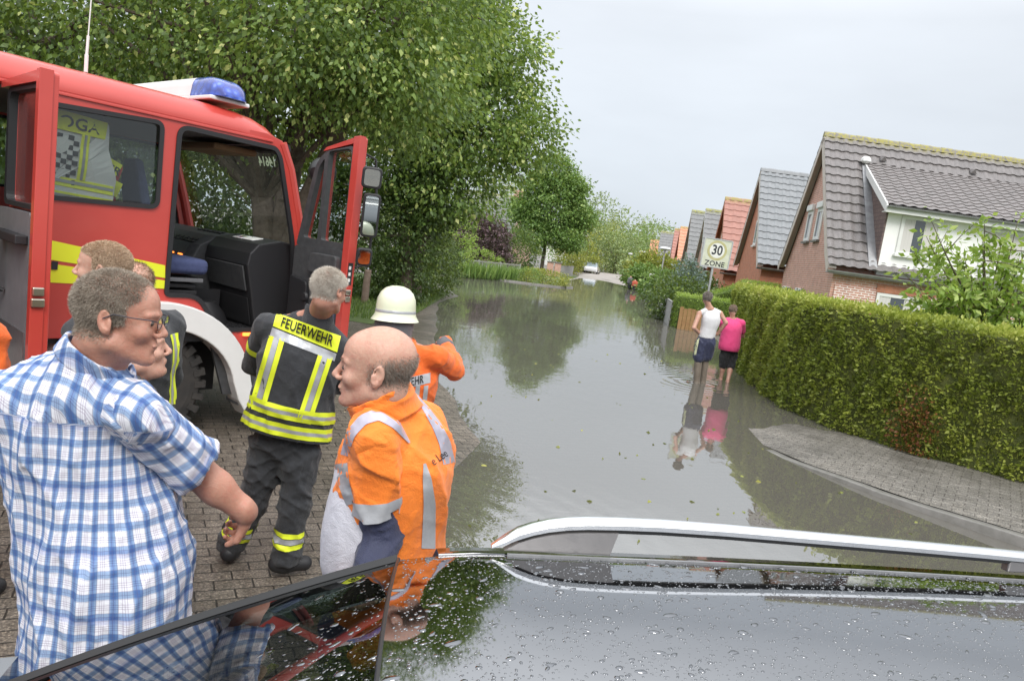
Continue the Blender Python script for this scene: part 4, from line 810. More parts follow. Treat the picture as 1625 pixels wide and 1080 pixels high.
# ================= fire engine =================
TP=gp(300,700,0.); TAZ=39.; TP=np.array([TP[0],TP[1],0.])
TR=R_(90-TAZ)
_td=np.array([sin(R_(TAZ)),cos(R_(TAZ)),0]); _ti=np.array([-cos(R_(TAZ)),sin(R_(TAZ)),0])
def tl(px,py,i=0.):
    """pixel -> (s,z) on the truck's vertical plane at depth i inward"""
    P=TP+_ti*i; d=ray(px,py); t_=((P-_C)@_ti)/(d@_ti); p=_C+d*t_; return float((p-TP)@_td),float(p[2])
def tw(s,i,z): return TP+_td*s+_ti*i+np.array([0,0,z])
truck=empty('fire_engine',TP,TR,'red fire engine with yellow stripes, open crew door and open passenger door','fire engine')
t=NT('fire_red'); v=t.coord(); f=t.noise(v,1.3,4,.6); t.l(t.ramp(f,[(.3,(.48,.045,.034)),(.7,(.56,.065,.048))]),t.b.inputs['Base Color']); t.b.inputs['Roughness'].default_value=.42; t.b.inputs['Coat Weight'].default_value=.6; t.b.inputs['Coat Roughness'].default_value=.12; MT['red']=t.m
MT['rubber']=M('black_rubber',(.018,.018,.02),.55)
MT['grey']=M('dark_grey_plastic',(.045,.047,.05),.55,col2=(.07,.072,.075),nscale=20,bump=.25,bscale=220,bdist=.001)
MT['grey2']=M('grey_panel',(.16,.16,.17),.5,metal=.3,col2=(.22,.22,.23),nscale=5)
MT['blackp']=M('black_dash_plastic',(.02,.02,.022),.45,bump=.3,bscale=260,bdist=.001)
MT['yellow']=M('fluorescent_yellow',(.80,.86,.03),.5)
MT['bluefab']=M('blue_fabric',(.055,.07,.16),.95,col2=(.08,.10,.21),nscale=30,bump=.3,bscale=300)
MT['glass']=glassy('cab_glass',(.72,.77,.75),1.45)
MT['glassd']=glassy('crew_window_glass',(.74,.77,.76),1.5)
MT['fwhite']=M('fender_white',(.82,.82,.80),.35,col2=(.76,.76,.74),nscale=5,coat=.4)
MT['alu']=M('aluminium_tread',(.45,.45,.46),.38,metal=.9,col2=(.36,.36,.37),nscale=20,bump=.8,bscale=45,bdist=.004)
MT['chrome']=M('latch_metal',(.55,.50,.42),.3,metal=1)
MT['mirror']=M('mirror_glass',(.42,.45,.45),.03,metal=1)
MT['darkint']=M('cab_interior_dark',(.03,.03,.033),.8)
MT['lightint']=M('cab_headliner',(.20,.20,.19),.9)
def sp(V,s0=0,i0=0,z0=0):  # plate (x,y,z) -> (s, i, z): x->s, y->z, z->-i
    return [(v[0]+s0,-v[2]+i0,v[1]+z0) for v in V]
def tplate(name,outer,holes,i,t_,mat,parent=truck,bev=0):
    V,F=plate(outer,holes,t_,bev); o=mk(name,sp(V,0,i),F,MT[mat],parent); fixn(o); return o
CW=rr([(-1.98,1.99),(-.395,2.01),(-.395,2.69),(-1.98,2.665)][0:0] or [(-1.24,1.985),(-.40,2.015),(-.40,2.70),(-1.24,2.66)],.07,6)
FD=rr([(-.30,1.30),(-.02,1.30),(.17,1.0),(.88,1.0),(.915,1.35),(.885,1.80),(.66,2.62),(.60,2.695),(-.28,2.705)],[.05,.1,.08,.05,.05,.3,.12,.12,.1],6)
RD=rr([(-2.25,.62),(-1.37,.62),(-1.37,2.74),(-2.25,2.74)],.05,4)
outer=[(-4.6,.55),(-1.32,.55),(-1.32,.95)]
arc=[(-.35+.80*cos(a),.50+.72*sin(a)) for a in np.linspace(R_(150),R_(10),18)]
outer+=[(-1.05,.95)]+arc+[(.62,.62),(1.02,.62),(1.02,1.55),(.98,1.82),(.76,2.62),(.66,2.76),(.50,2.80),(-4.6,2.80)]
tplate('side_panel',outer,[CW,FD,RD],.02,.035,'red',bev=.006)
MS=lambda P:[(p[0],p[1]) for p in P]
tplate('side_panel',outer,[CW,FD],2.38,.035,'red')
# seals
def ringplate(name,P,w_,i,t_,mat,parent=truck):
    P=np.array(P); c=P.mean(0); d=P-c
    n=len(P); T=np.roll(P,-1,0)-np.roll(P,1,0); L=np.linalg.norm(T,axis=1)[:,None]+1e-9; T=T/L; N=np.stack([T[:,1],-T[:,0]],1)
    if ((N*d).sum(1)).mean()<0: N=-N
    In=P-N*w_; V,F=plate([tuple(p) for p in P+N*.008],[[tuple(p) for p in In]],t_,0); o=mk(name,sp(V,0,i),F,MT[mat],parent); fixn(o); return o
ringplate('window_seal',CW,.026,-.006,.016,'rubber'); ringplate('door_seal',FD,.030,.005,.030,'rubber')
ringplate('window_seal',CW,.026,2.40,.016,'rubber'); ringplate('window_seal',FD,.03,2.40,.016,'rubber')
tplate('crew_window_glass',CW,[],.022,.006,'glassd'); tplate('far_window_glass',CW,[],2.38,.006,'glass')
tplate('far_window_glass',[(-.28,1.75),(.85,1.75),(.64,2.6),(.55,2.69),(-.28,2.69)],[],2.382,.006,'glass')
# roof
secs=[]
def roofsec(s,dz,dy,w0=0.0):
    pr=[(0+w0,2.76),(.0+w0,2.80),(.035+w0,2.86),(.085+w0,2.915),(.16+w0,2.945),(.35+w0,2.975),(1.2,2.99)]
    pr=pr+[(2.4-p[0],p[1]) for p in pr[-2::-1]]; q=[(s,p[0],min(p[1],2.99)-dz*max(0,(p[1]-2.74)/.25)) for p in pr]
    return q+[(s,2.36-w0,2.72),(s,.04+w0,2.72)]
for s,dz,w0 in ((-4.6,0,0),(-1.3,0,0),(.05,0,0),(.25,.012,0),(.42,.04,.005),(.54,.09,.02),(.62,.15,.04),(.67,.22,.07)): secs.append(roofsec(s,dz,0,w0))
mb=MB(); mb.loft(secs); mb.build('roof',MT['red'],truck,smooth=True)
mb=MB(); mb.box((-4.5,.06,2.70),(.55,2.34,2.715)); mb.build('headliner',MT['lightint'],truck)
mb=MB(); mb.box((-4.4,-.012,2.728),(.56,.0,2.748)); mb.build('rain_gutter',MT['red'],truck,bev=.004)
# A pillars / windscreen frame
def pil(i): return [(1.0,i,1.5),(.985,i,1.80),(.90,i,2.12),(.78,i,2.52),(.67,i,2.74)]
for i in (.035,2.365):
    mb=MB(); mb.tube([(p[0]+.0,p[1],p[2]) for p in pil(i)],[.055,.052,.05,.048,.05],10); mb.build('windscreen_pillar',MT['red'],truck,smooth=True)
mb=MB(); mb.tube([(.72,.03,2.70),(.735,1.2,2.72),(.72,2.37,2.70)],.05,8); mb.build('windscreen_header',MT['rubber'],truck,smooth=True)
mb=MB(); g=[[(p[0]+.035+.05*sin(pi*k/8),.06+2.28*k/8,p[2]) for k in range(9)] for p in pil(0)]
V=[q for r_ in g for q in r_]; F=[(r_*9+k,r_*9+k+1,(r_+1)*9+k+1,(r_+1)*9+k) for r_ in range(4) for k in range(8)]; mk('windscreen',V,F,MT['glass'],truck,smooth=True)
V,F=text_mesh('14614',.125,bold=.004); 
P_=TP; dn=ray(424,257); sN=.79; tt=((TP+_td*sN-_C)@_td)/(dn@_td); pN=_C+dn*tt; iN=float((pN-TP)@_ti); zN=float(pN[2])
o=mk('windscreen_number',[(sN+v[1]*-.30,iN+v[0],zN+v[1]*.95) for v in V],F,leafmat('number_white',[(0,(.8,.8,.8)),(1,(.8,.8,.8))],transl=.8),truck,attrs={'rnd':np.ones(len(V))})
mb=MB(); mb.box((.2,.35,2.60),(.62,1.2,2.66)); mb.build('sun_visor',M('visor_tan',(.30,.20,.11),.8),truck,bev=.02)
# front face
mb=MB(); mb.loft([[(1.02,i,.55),(1.10,i,.6),(1.13,i,1.2),(1.06,i,1.62),(.99,i,1.62),(.99,i,.55)] for i in (.02,2.38)]); mb.build('front_panel',MT['red'],truck)
mb=MB(); mb.box((1.1,.0,.35),(1.3,2.4,.72)); mb.build('bumper',MT['fwhite'],truck,bev=.04)
for i in (.3,2.1): mb=MB(); mb.lathe([(0,.03),(.07,.03),(.09,0)],14,c=(1.3,i,.54),axis='x'); mb.build('headlight',MT['white'],truck)
# interior: floor, dash, seats, bulkhead
mb=MB(); mb.box((-4.4,.05,.90),(-.02,2.35,.98)); mb.box((-.02,.05,.90),(1.0,2.35,.995)); mb.build('cab_floor',MT['blackp'],truck)
mb=MB(); 
for k in range(9):
    for j in range(4):
        s=.25+k*.062; i=.10+j*.07; mb.box((s,i,.996),(s+.04,i+.045,1.006),None)
mb.build('rubber_mat',MT['rubber'],truck)
mb=MB(); mb.box((-4.4,.06,.98),(-2.32,2.34,2.7)); mb.build('rear_bulkhead',MT['darkint'],truck)
mb=MB(); mb.box((-.42,1.2,.98),(-.36,2.34,1.75)); mb.build('cab_divider',MT['darkint'],truck)
dash=[(.60,.995),(.53,1.34),(.47,1.60),(.49,1.71),(.57,1.80),(.80,1.85),(1.0,1.82),(1.0,.995)]
mb=MB(); mb.loft([[(p[0],i,p[1]) for p in dash] for i in (.10,.92)]); D_=mb.build('dashboard',MT['blackp'],truck,bev=.015)
dash2=[(.43,.995),(.33,1.52),(.42,1.70),(.60,1.80),(.80,1.84),(1.0,1.82),(1.0,.995)]
mb=MB(); mb.loft([[(p[0]-q,i,p[1]) for p in dash2] for i,q in ((.922,.0),(1.02,.05),(1.4,.06),(2.3,.0))]); D2=mb.build('dashboard_console',MT['grey'],truck,bev=.012)
# details on the dash
def dface(i0,i1,a0,a1,off,name,mat,seg=2,face=dash,dq=0,par=None,bev=.004):
    p,q=np.array(face[seg]),np.array(face[seg+1]); n=np.array([-(q-p)[1],(q-p)[0]]); n/=np.linalg.norm(n)
    if n[0]>0 and seg<3: n=-n
    A=p+(q-p)*a0; B=p+(q-p)*a1; mb=MB(); mb.loft([[(A[0]+n[0]*.003-dq,i,A[1]+n[1]*.003),(B[0]+n[0]*.003-dq,i,B[1]+n[1]*.003),(B[0]+n[0]*off-dq,i,B[1]+n[1]*off),(A[0]+n[0]*off-dq,i,A[1]+n[1]*off)] for i in (i0,i1)])
    return mb.build(name,MT[mat],par or D_,bev=bev)
dface(.16,.86,.06,.95,.02,'glovebox','grey',1)
dface(.16,.86,.1,.85,.012,'lower_panel','blackp',0)
dface(.32,.50,.25,.75,.012,'info_sticker','white',4); dface(.53,.70,.25,.75,.012,'info_sticker','white',4)
for k,c in enumerate(((.25,.02,.02),(.03,.10,.30),(.35,.25,.02),(.05,.2,.08))):
    MT['s%d'%k]=M('sticker_colour',c,.6); dface(.55,.66,.34+k*.085,.40+k*.085,.0135,'sticker_bar','s%d'%k,4,bev=0)
MT['led']=M('orange_led',(1,.22,.03),.5,emit=2.5)
for i,n in ((1.04,3),(1.22,2),(1.45,2)):
    for k in range(n): dface(i+k*.03,i+.02+k*.03,.30,.36,.012,'led_display','led',1,dash2,.05,D2,bev=0)
for j in range(4):
    for k in range(5): dface(1.0+.10*k,1.075+.10*k,.12+.2*j,.26+.2*j,.014,'switch','blackp',2+(j>1),dash2,.055,D2,bev=.003)
mb=MB(); mb.box((.30,.12,1.40),(.46,.16,1.78)); 

mb=MB(); mb.lathe([(.19,-.012),(.205,0),(.19,.012),(.178,0),(.19,-.012)],28,c=(0,0,0)); SWL=mb.build('steering_wheel',MT['rubber'],truck,smooth=True); SWL.location=(.22,1.8,1.72); SWL.rotation_euler=(0,R_(-35),0)
# seats
def seat(s,i):
    mb=MB(); V=[]; 
    mb.box((s-.26,i,1.46),(s+.24,i+.48,1.60)); st=mb.build('passenger_seat',MT['bluefab'],truck,bev=.05); st.modifiers['bevel'].segments=4
    mb=MB(); mb.loft([[(s-.30,i+.01,1.58),(s-.20,i+.01,1.58),(s-.20,i+.47,1.58),(s-.30,i+.47,1.58)],[(s-.40,i+.04,2.2),(s-.32,i+.04,2.2),(s-.32,i+.44,2.2),(s-.40,i+.44,2.2)],[(s-.41,i+.12,2.4),(s-.34,i+.12,2.4),(s-.34,i+.36,2.4),(s-.41,i+.36,2.4)]]); mb.build('backrest',MT['bluefab'],st,bev=.03)
    mb=MB()
    for k in range(5): mb.box((s-.17+.01*(k%2),i+.06,1.09+k*.06),(s+.16+.01*(k%2),i+.42,1.13+k*.06))
    mb.build('bellows',MT['rubber'],st,bev=.008)
    mb=MB(); mb.box((s-.20,i+.02,1.39),(s+.2,i+.46,1.425)); mb.build('seat_rail',MT['grey2'],st,bev=.005)
    mb=MB(); mb.box((s-.2,i+.05,1.0),(s+.2,i+.43,1.08)); mb.build('seat_base',MT['rubber'],st)
seat(-.02,.30); seat(-.05,1.6)
mb=MB(); mb.lathe([(0,.22),(.12,.2),(.2,.1),(.24,0)],20,c=(.30,.55,.995)); mb.build('engine_tunnel',MT['rubber'],truck,smooth=True)
mb=MB(); mb.tube([(-.24,.10,1.85),(-.26,.09,1.6),(-.24,.12,1.3),(-.2,.2,1.1)],.011,6); mb.build('seat_belt',MT['rubber'],truck,smooth=True)
# yellow stripes on the flank: poly from pixels
def stripe(pts,i=-.0005):
    P=[tl(x,y) for x,y in pts]; V,F=plate(P,(),.002); o=mk('yellow_stripe',sp(V,0,i+.0),F,MT['yellow'],truck); fixn(o)
stripe([(80,381),(262,421),(262,441),(80,412)]); stripe([(80,418),(262,445),(261,458),(80,448)])
mb=MB(); s_,z_=tl(86,421); mb.box((s_-.02,-.012,z_-.03),(s_+.02,.0,z_+.03)); mb.build('door_bump_stop',MT['rubber'],truck)
# sill and steps
mb=MB(); mb.box((.30,.0,.56),(1.0,.03,.80)); 
tplate('step_panel',[(.30,.40),(1.0,.40),(1.0,.90),(.14,.90)],[],.05,.03,'grey')
mb=MB(); mb.box((.42,.0,.62),(.98,.22,.66)); mb.box((.42,-.03,.30),(.98,.20,.34)); mb.build('cab_step',MT['alu'],truck,bev=.006)
mb=MB(); mb.lathe([(0,-.03),(.03,-.03),(.045,0)],14,c=(.33,.0,.86),axis='y'); mb.build('marker_lamp',MT['white'],truck)
mb=MB(); mb.box((.42,-.03,.955),(.72,.0,.985)); mb.build('side_lamp',M('orange_lamp',(1,.30,.05),.4,emit=1.5),truck,bev=.006)
# footrest pedal
mb=MB(); mb.box((.50,-.34,.33),(.72,-.20,.365)); 
for k in range(5): mb.box((.51+k*.04,-.34,.366),(.525+k*.04,-.20,.374))
mb.build('foot_step',MT['rubber'],truck,bev=.004)
# fender: wide white arch
o_=[(-1.12,.30)]+[(-.35+.87*cos(a),.42+.84*sin(a)) for a in np.linspace(R_(168),R_(8),26)]+[(.56,.36),(.62,.24),(.50,.20)]
i_=[(.40,.36)]+[(-.35+.70*cos(a),.42+.62*sin(a)) for a in np.linspace(R_(10),R_(168),26)]+[(-.98,.30)]
V,F=plate(o_+i_,(),.24,.012); o=mk('wheel_arch',sp(V,0,.045),F,MT['fwhite'],truck); fixn(o)
tplate('wheel_well',[(-1.2,.3),(.5,.3),(.5,1.3),(-1.2,1.3)],[],.62,.02,'rubber')
# wheels
def wheel(s,i,name='wheel',steer=0,twin=False):
    e=None; r=.50; mb=MB(); prof=[(.26,-.17),(.36,-.18),(.44,-.17),(.475,-.14),(.485,-.05),(.485,.05),(.475,.14),(.44,.17),(.36,.18),(.26,.17)]
    mb.lathe(prof,40,axis='y')
    for k in range(26):
        a=2*pi*k/26
        for sd in (-1,1):
            aa=a+(pi/26 if sd>0 else 0); Mx=Matrix.Rotation(-aa,4,'Y'); mb.box((.475,min(sd*.01,sd*.175),-.033),(.505,max(sd*.01,sd*.175),.033),Mx); mb.box((.40,sd*.175-.006,-.028),(.49,sd*.175+.010,.028),Mx)
    o=mb.build(name,MT['tyre'],truck,smooth=False); o.location=(s,i,.5); o.rotation_euler=(0,0,steer)
    mb=MB(); mb.lathe([(0,-.06),(.07,-.07),(.08,-.02),(.12,-.0),(.20,-.03),(.25,-.14),(.275,-.16),(.28,-.12)],28,axis='y'); rm=mb.build('rim',MT['grey2'],o,smooth=True)
    for k in range(8): a=k*pi/4; mb=MB(); mb.lathe([(0,-.03),(.012,-.03),(.014,0)],6,c=(.155*cos(a),-.02,.155*sin(a)),axis='y'); mb.build('wheel_nut',MT['chrome'],rm)
MT['tyre']=M('tyre_rubber',(.022,.022,.022),.8,col2=(.05,.045,.04),nscale=6,bump=.3,bscale=60)
wheel(-.36,.24,steer=R_(0)); wheel(-.36,2.16); wheel(-3.9,.24); wheel(-3.9,2.16)
# opened crew door, hinged at its front edge
def door(hs,ang,w_,z0,z1,name,flip=1):
    """returns empty; local x runs from hinge outward, y thickness (positive = inside face), z up"""
    e=empty(name,(hs,-.01,0)); e.parent=truck; e.rotation_euler=(0,0,ang); return e
# crew door as a child chain: thing > part(outer panel) > sub-parts
def doorpart(name,hs,ang,outer,holes,t_=.035,mat='red'):
    V,F=plate(outer,holes,t_,.005); V=[(v[0],-v[2],v[1]) for v in V]; o=mk(name,V,F,MT[mat],truck); fixn(o); o.location=(hs,-.015,0); o.rotation_euler=(0,0,ang); return o
def sub(par,name,outer,holes,y,t_,mat,bev=0):
    V,F=plate(outer,holes,t_,bev); o=mk(name,[(v[0],-v[2]+y,v[1]) for v in V],F,MT[mat],par); fixn(o); return o
# direction outward is -i ; rotate local x onto it
cw=.88; hole=rr([(.12,1.95),(cw-.11,1.95),(cw-.11,2.66),(.12,2.66)],.06)
cd=doorpart('crew_door',-1.39,R_(-92),rr([(0,.62),(cw,.62),(cw,2.76),(0,2.74)],.03),[hole])
# local +y after rotation -92deg : (x->-i) => y-> +s ; inside face is -s side => y negative
sub(cd,'door_edge',[(cw-.055,.62),(cw+.012,.62),(cw+.012,2.765),(cw-.055,2.765)],[],-.052,.075,'red',.004)
sub(cd,'door_top_frame',[(0,2.69),(cw-.056,2.69),(cw-.056,2.755),(0,2.735)],[],-.052,.07,'red')
sub(cd,'inner_trim',rr([(.04,.66),(cw-.07,.66),(cw-.07,1.90),(.04,1.90)],.03),[],-.055,.07,'grey2')
sub(cd,'kick_plate',[(.05,.68),(cw-.08,.68),(cw-.08,1.15),(.05,1.15)],[],-.094,.006,'alu')
sub(cd,'window_frame',rr([(.07,1.92),(cw-.06,1.92),(cw-.06,2.69),(.07,2.69)],.06),[hole],-.04,.05,'rubber'); sub(cd,'door_glass',hole,[],-.01,.006,'glass')
mb=MB(); mb.tube([(.30,-.10,1.35),(.28,-.17,1.38),(.28,-.17,1.72),(.30,-.10,1.75)],.016,8); mb.build('door_handle',MT['rubber'],cd,smooth=True)
mb=MB(); mb.box((.2,-.16,1.70),(cw-.08,-.092,1.76)); mb.build('grab_bar',MT['rubber'],cd,bev=.008)
mb=MB(); mb.box((cw+.012,-.085,1.40),(cw+.035,-.02,1.455)); mb.box((cw+.012,-.09,1.33),(cw+.035,-.015,1.385)); 
lt=mb.build('latch',MT['chrome'],cd,bev=.008)
mb=MB(); mb.lathe([(0,-.012),(.02,-.012),(.024,0)],12,c=(cw-.13,-.098,.82),axis='y'); mb.build('door_stud',MT['chrome'],cd)
# passenger door, swung forward
fw_=.78; PA=R_(-86)
fo=rr([(0,.98),(.72,.98),(fw_-.05,1.3),(fw_,1.34),(fw_,2.80),(.25,2.74),(.16,2.60),(.02,1.85)],[.03,.06,.1,.02,.02,.08,.1,.05],4)
fo=rr([(0,.98),(fw_,.98),(fw_,2.86),(.34,2.76),(.20,2.62),(.02,1.85)],[.03,.03,.02,.08,.1,.05],4)
fh1=rr([(.38,1.92),(fw_-.09,1.92),(fw_-.09,2.76),(.38,2.72)],[.03,.05,.08,.03],5); fh2=rr([(.12,1.92),(.33,1.92),(.33,2.66),(.26,2.58)],[.04,.02,.03,.06],5)
pd=doorpart('passenger_door',.93,PA,fo,[fh1,fh2])
sub(pd,'door_edge',[(fw_-.07,.98),(fw_+.012,.98),(fw_+.012,2.865),(fw_-.07,2.855)],[],-.048,.07,'red',.004)
sub(pd,'door_top_frame',[(.30,2.72),(fw_-.07,2.80),(fw_-.07,2.85),(.34,2.755)],[],-.04,.06,'red')
sub(pd,'window_frame',rr([(.03,1.84),(fw_-.075,1.86),(fw_-.075,2.78),(.33,2.72),(.21,2.60)],[.04,.04,.04,.06,.08],4),[fh1,fh2],-.042,.055,'grey')
sub(pd,'door_glass',fh1,[],-.01,.006,'glass'); sub(pd,'quarter_glass',fh2,[],-.01,.006,'glass')
sub(pd,'inner_trim',rr([(.03,1.0),(fw_-.075,1.0),(fw_-.075,1.86),(.03,1.84)],.04),[],-.05,.065,'grey')
sub(pd,'fabric_panel',rr([(.36,1.02),(fw_-.09,1.02),(fw_-.09,1.60),(.40,1.62)],.05),[],-.088,.02,'bluefab')
sub(pd,'arm_rest',rr([(.30,1.62),(fw_-.08,1.62),(fw_-.08,1.80),(.34,1.80)],.04),[],-.11,.06,'grey',.01)
sub(pd,'door_pocket',rr([(.05,1.04),(.33,1.04),(.30,1.52),(.05,1.56)],.04),[],-.10,.05,'blackp',.01)
mb=MB(); mb.lathe([(0,-.02),(.035,-.02),(.045,0)],14,c=(.30,-.122,1.38),axis='y'); mb.build('window_knob',MT['rubber'],pd)
mb=MB(); mb.box((fw_+.012,-.078,1.47),(fw_+.03,-.02,1.52)); mb.box((fw_+.012,-.078,1.41),(fw_+.03,-.02,1.46)); mb.build('latch',MT['chrome'],pd,bev=.008)
mb=MB(); mb.box((fw_+.012,-.07,1.56),(fw_+.016,-.02,1.76)); lb=mb.build('warning_label',MT['rubber'],pd)
for k in range(3): mb=MB(); mb.box((fw_+.017,-.064,1.59+k*.055),(fw_+.019,-.04,1.62+k*.055)); mb.build('label_mark',MT['white'],lb)
mb=MB(); mb.tube([(.45,.05,2.14),(.66,.07,2.44)],.006,6); mb.tube([(.48,.05,2.45),(.66,.07,2.44)],.004,6)
mb.build('mirror_stay',MT['chrome'],pd)
# mirrors (outside of the door, seen beyond its edge)
def mirror(x,y,z0,z1,w_,lab,top=0):
    mb=MB(); P=rr([(-w_/2,z0),(w_/2,z0),(w_/2,z1),(-w_/2,z1)],.04,5); V,F=plate(P,(),.05,.012); V=[(v[0]*1,-v[2],v[1]) for v in V]
    o=mk('mirror_housing',V,F,MT['rubber'],pd); fixn(o); o.location=(x,y,0); o.rotation_euler=(R_(6),0,R_(52)); V,F=plate(rr([(-w_/2+.02,z0+.02),(w_/2-.02,z0+.02),(w_/2-.02,z1-.02),(-w_/2+.02,z1-.02)],.03,5),(),.004); g=mk('mirror_glass',[(v[0],-v[2]-.0285,v[1]) for v in V],F,MT['mirror'],o); return o
mirror(fw_-.03,.14,2.02,2.40,.15,''); mirror(fw_-.03,.12,1.76,1.92,.14,'')
o=mirror(fw_-.02,.10,2.44,2.62,.17,''); 
mb=MB(); mb.tube([(fw_-.1,.03,2.75),(fw_-.03,.16,2.70),(fw_-.01,.19,2.4),(fw_-.01,.18,1.75),(fw_-.1,.03,1.70)],.012,8); mb.build('mirror_arm',MT['rubber'],pd,smooth=True)
# work lamp ahead of the windscreen
mb=MB(); q=onT=None
s_,z_=tl(483,262,-.06); mb.lathe([(0,-.13),(.06,-.12),(.11,-.07),(.135,0),(.13,.05),(.12,.06),(0,.05)],22,axis='x'); wl_=mb.build('work_lamp',MT['blackp'],truck,smooth=True); wl_.location=(1.12,.02,2.56); wl_.rotation_euler=(0,R_(-15),R_(25))
mb=MB(); mb.tube([(1.12,.03,2.45),(1.08,.04,2.2),(1.03,.05,1.7)],.018,8); mb.build('lamp_bracket',MT['rubber'],truck,smooth=True)
for z in (1.15,1.55): mb=MB(); mb.box((.93,-.03,z),(.99,.01,z+.12)); mb.build('door_hinge',MT['red'],truck,bev=.006)
# beacon bar
MT['bluelens']=None
t=NT('blue_beacon_lens'); v=t.coord(); vn=t.n('TexVoronoi'); vn.inputs['Scale'].default_value=14; t.l(v,vn.inputs[0]); t.l(t.ramp(vn.outputs['Distance'],[(0,(.25,.40,.95,1)),(.35,(.03,.10,.65,1)),(.8,(.01,.03,.30,1))]),t.b.inputs['Base Color']); t.b.inputs['Roughness'].default_value=.05; t.b.inputs['Transmission Weight'].default_value=.25; t.b.inputs['Coat Weight'].default_value=1; MT['bluelens']=t.m
MT['bluein']=M('beacon_reflector',(.25,.45,.95),.2,metal=.3)
b0,b1=.02,.36
mb=MB(); P=rr([(b0,3.02),(b1,3.02),(b1-.03,3.20),(b0+.03,3.20)],[.01,.01,.09,.09],6); mb.loft([[(p[0],i,p[1]) for p in P] for i in (.50,1.9)]); bar=mb.build('beacon_bar',MT['fwhite'],truck)
mb=MB(); mb.box((b0-.01,.10,2.985),(b1+.01,2.3,3.02)); mb.build('bar_base',MT['fwhite'],bar,bev=.01)
for sgn,i0,i1 in ((1,.499,.03),(-1,1.901,2.37)):
    secs=[]
    for k,f in enumerate(np.linspace(0,1,9)):
        q=math.sqrt(max(0,1-max(0,(f-.30)/.70)**2.4)) ; i=i0+(i1-i0)*f; q=max(q,.12); mb_=[( (b0+b1)/2+(p[0]-(b0+b1)/2)*(.55+.45*q) , i, 3.02+(p[1]-3.02)*q+.0) for p in P]; secs.append(mb_)
    mb=MB(); mb.loft(secs); mb.build('blue_lens',MT['bluelens'],bar,smooth=True)
for i in (.75,1.1,1.5): mb=MB(); mb.lathe([(.015,0),(.015,.03),(0,.035)],8,c=(.19,i,3.19)); mb.build('bar_bolt',MT['chrome'],bar)
mb=MB(); s_,z_=tl(140,116,.25); mb.tube([(s_,.3,2.97),(s_,.3,3.1)],.014,8); mb.tube([(s_,.3,3.1),(s_+.02,.3,3.8)],.0045,6); mb.tube([(s_,.3,3.10),(s_+.004,.3,3.24)],.010,6); mb.build('antenna',MT['fwhite'],truck)
# crew compartment contents: high visibility vests hung behind the window
def vest(s0,z0,w_,h_,rot,base,words,lab,i=.10,check=True,fs=.12):
    e=empty('hi_vis_vest',tw(s0,i,z0),TR,lab,'vest','vests hung behind the crew window')
    e.rotation_euler=(0,0,TR); cr_,sr_=cos(rot),sin(rot)
    def pl(V,y): # (x,y)->(s,z) rotated, with cloth waviness
        out=[]
        for v in V:
            x,z=v[0],v[1]; wv=.010*sin(x*17+z*5)+.006*sin(z*23); out.append((x*cr_-z*sr_,y+wv+.0,x*sr_+z*cr_))
        return out
    def cloth(name,P,y,mat):
        V,F=plate(P,(),.004); bm=bmesh.new(); vs=[bm.verts.new(v) for v in V]
        for f in F: 
            try: bm.faces.new([vs[k] for k in f])
            except ValueError: pass
        bmesh.ops.triangulate(bm,faces=bm.faces); bmesh.ops.subdivide_edges(bm,edges=[e_ for e_ in bm.edges if e_.calc_length()>.06],cuts=3,use_grid_fill=True); me=bpy.data.meshes.new(name); 
        co=[tuple(v.co) for v in bm.verts]; q=pl(co,0)
        for v,c in zip(bm.verts,q): v.co=(c[0],y+(c[1])-v.co.z,c[2])
        bmesh.ops.recalc_face_normals(bm,faces=bm.faces); bm.to_mesh(me); bm.free(); me.materials.append(mat if not isinstance(mat,str) else MT[mat]); o=bpy.data.objects.new(name,me); COL.objects.link(o); o.parent=e; return o
    cloth('vest_body',rr([(0,-h_),(w_,-h_),(w_+.015,-h_*.62),(w_-.06,-h_*.3),(w_-.08,0),(0,.02)],.02),0,base)
    cloth('top_band',[(0,-.125),(w_-.10,-.125),(w_-.09,.005),(0,.02)],-.005,'yellow')
    y0=-.0065; V,F=text_mesh(words[0],fs,bold=.002,align='LEFT',spacing=1.05); q=pl([(v[0]+words[1],v[1]-.062,0) for v in V],-.0085); mk('vest_lettering',[(a,b,c) for a,b,c in q],F,MT['inkk'],e)
    if check:
        n,m_=8,10; c=.036
        for par_ in (0,):
            mb=MB(); Vs=[];
            for a in range(n):
                for b in range(m_):
                    if (a+b)%2==0: x0=.0+a*c; z1=-.15-b*c; k=pl([(x0,z1-c),(x0+c,z1-c),(x0+c,z1),(x0,z1)],-.0085); mb.add(k,[(0,1,2,3)])
            mb.build('checker_pattern',MT['inkk'],e)
        x0=n*c+.010; cloth('side_band',[(x0,-h_*.70),(x0+.055,-h_*.70),(x0+.055,-.125),(x0,-.125)],-.005,'yellow'); cloth('grey_band',[(x0+.019,-h_*.70),(x0+.036,-h_*.70),(x0+.036,-.125),(x0+.019,-.125)],-.009,'reflex')
        for zz in (.70,.86): cloth('hem_band',[(0,-h_*(zz+.10)),(w_,-h_*(zz+.11)),(w_,-h_*zz-.002),(0,-h_*zz)],-.005,'yellow'); cloth('grey_band',[(0,-h_*(zz+.06)),(w_,-h_*(zz+.065)),(w_,-h_*(zz+.03)),(0,-h_*(zz+.025))],-.009,'reflex')
    return e
MT['inkk']=M('black_print',(.02,.02,.02),.7); MT['reflex']=M('reflective_tape',(.42,.42,.43),.35,metal=.35,col2=(.34,.34,.35),nscale=12)
MT['vestwhite']=M('vest_white_cloth',(.66,.66,.66),.9); MT['vestred']=M('vest_red_cloth',(.40,.02,.02),.9)
vest(-1.235,2.63,.56,.66,R_(-3),'vestwhite',('DLOGA',-.10+.085),'white and yellow vest with a checkered panel hanging left in the crew window')
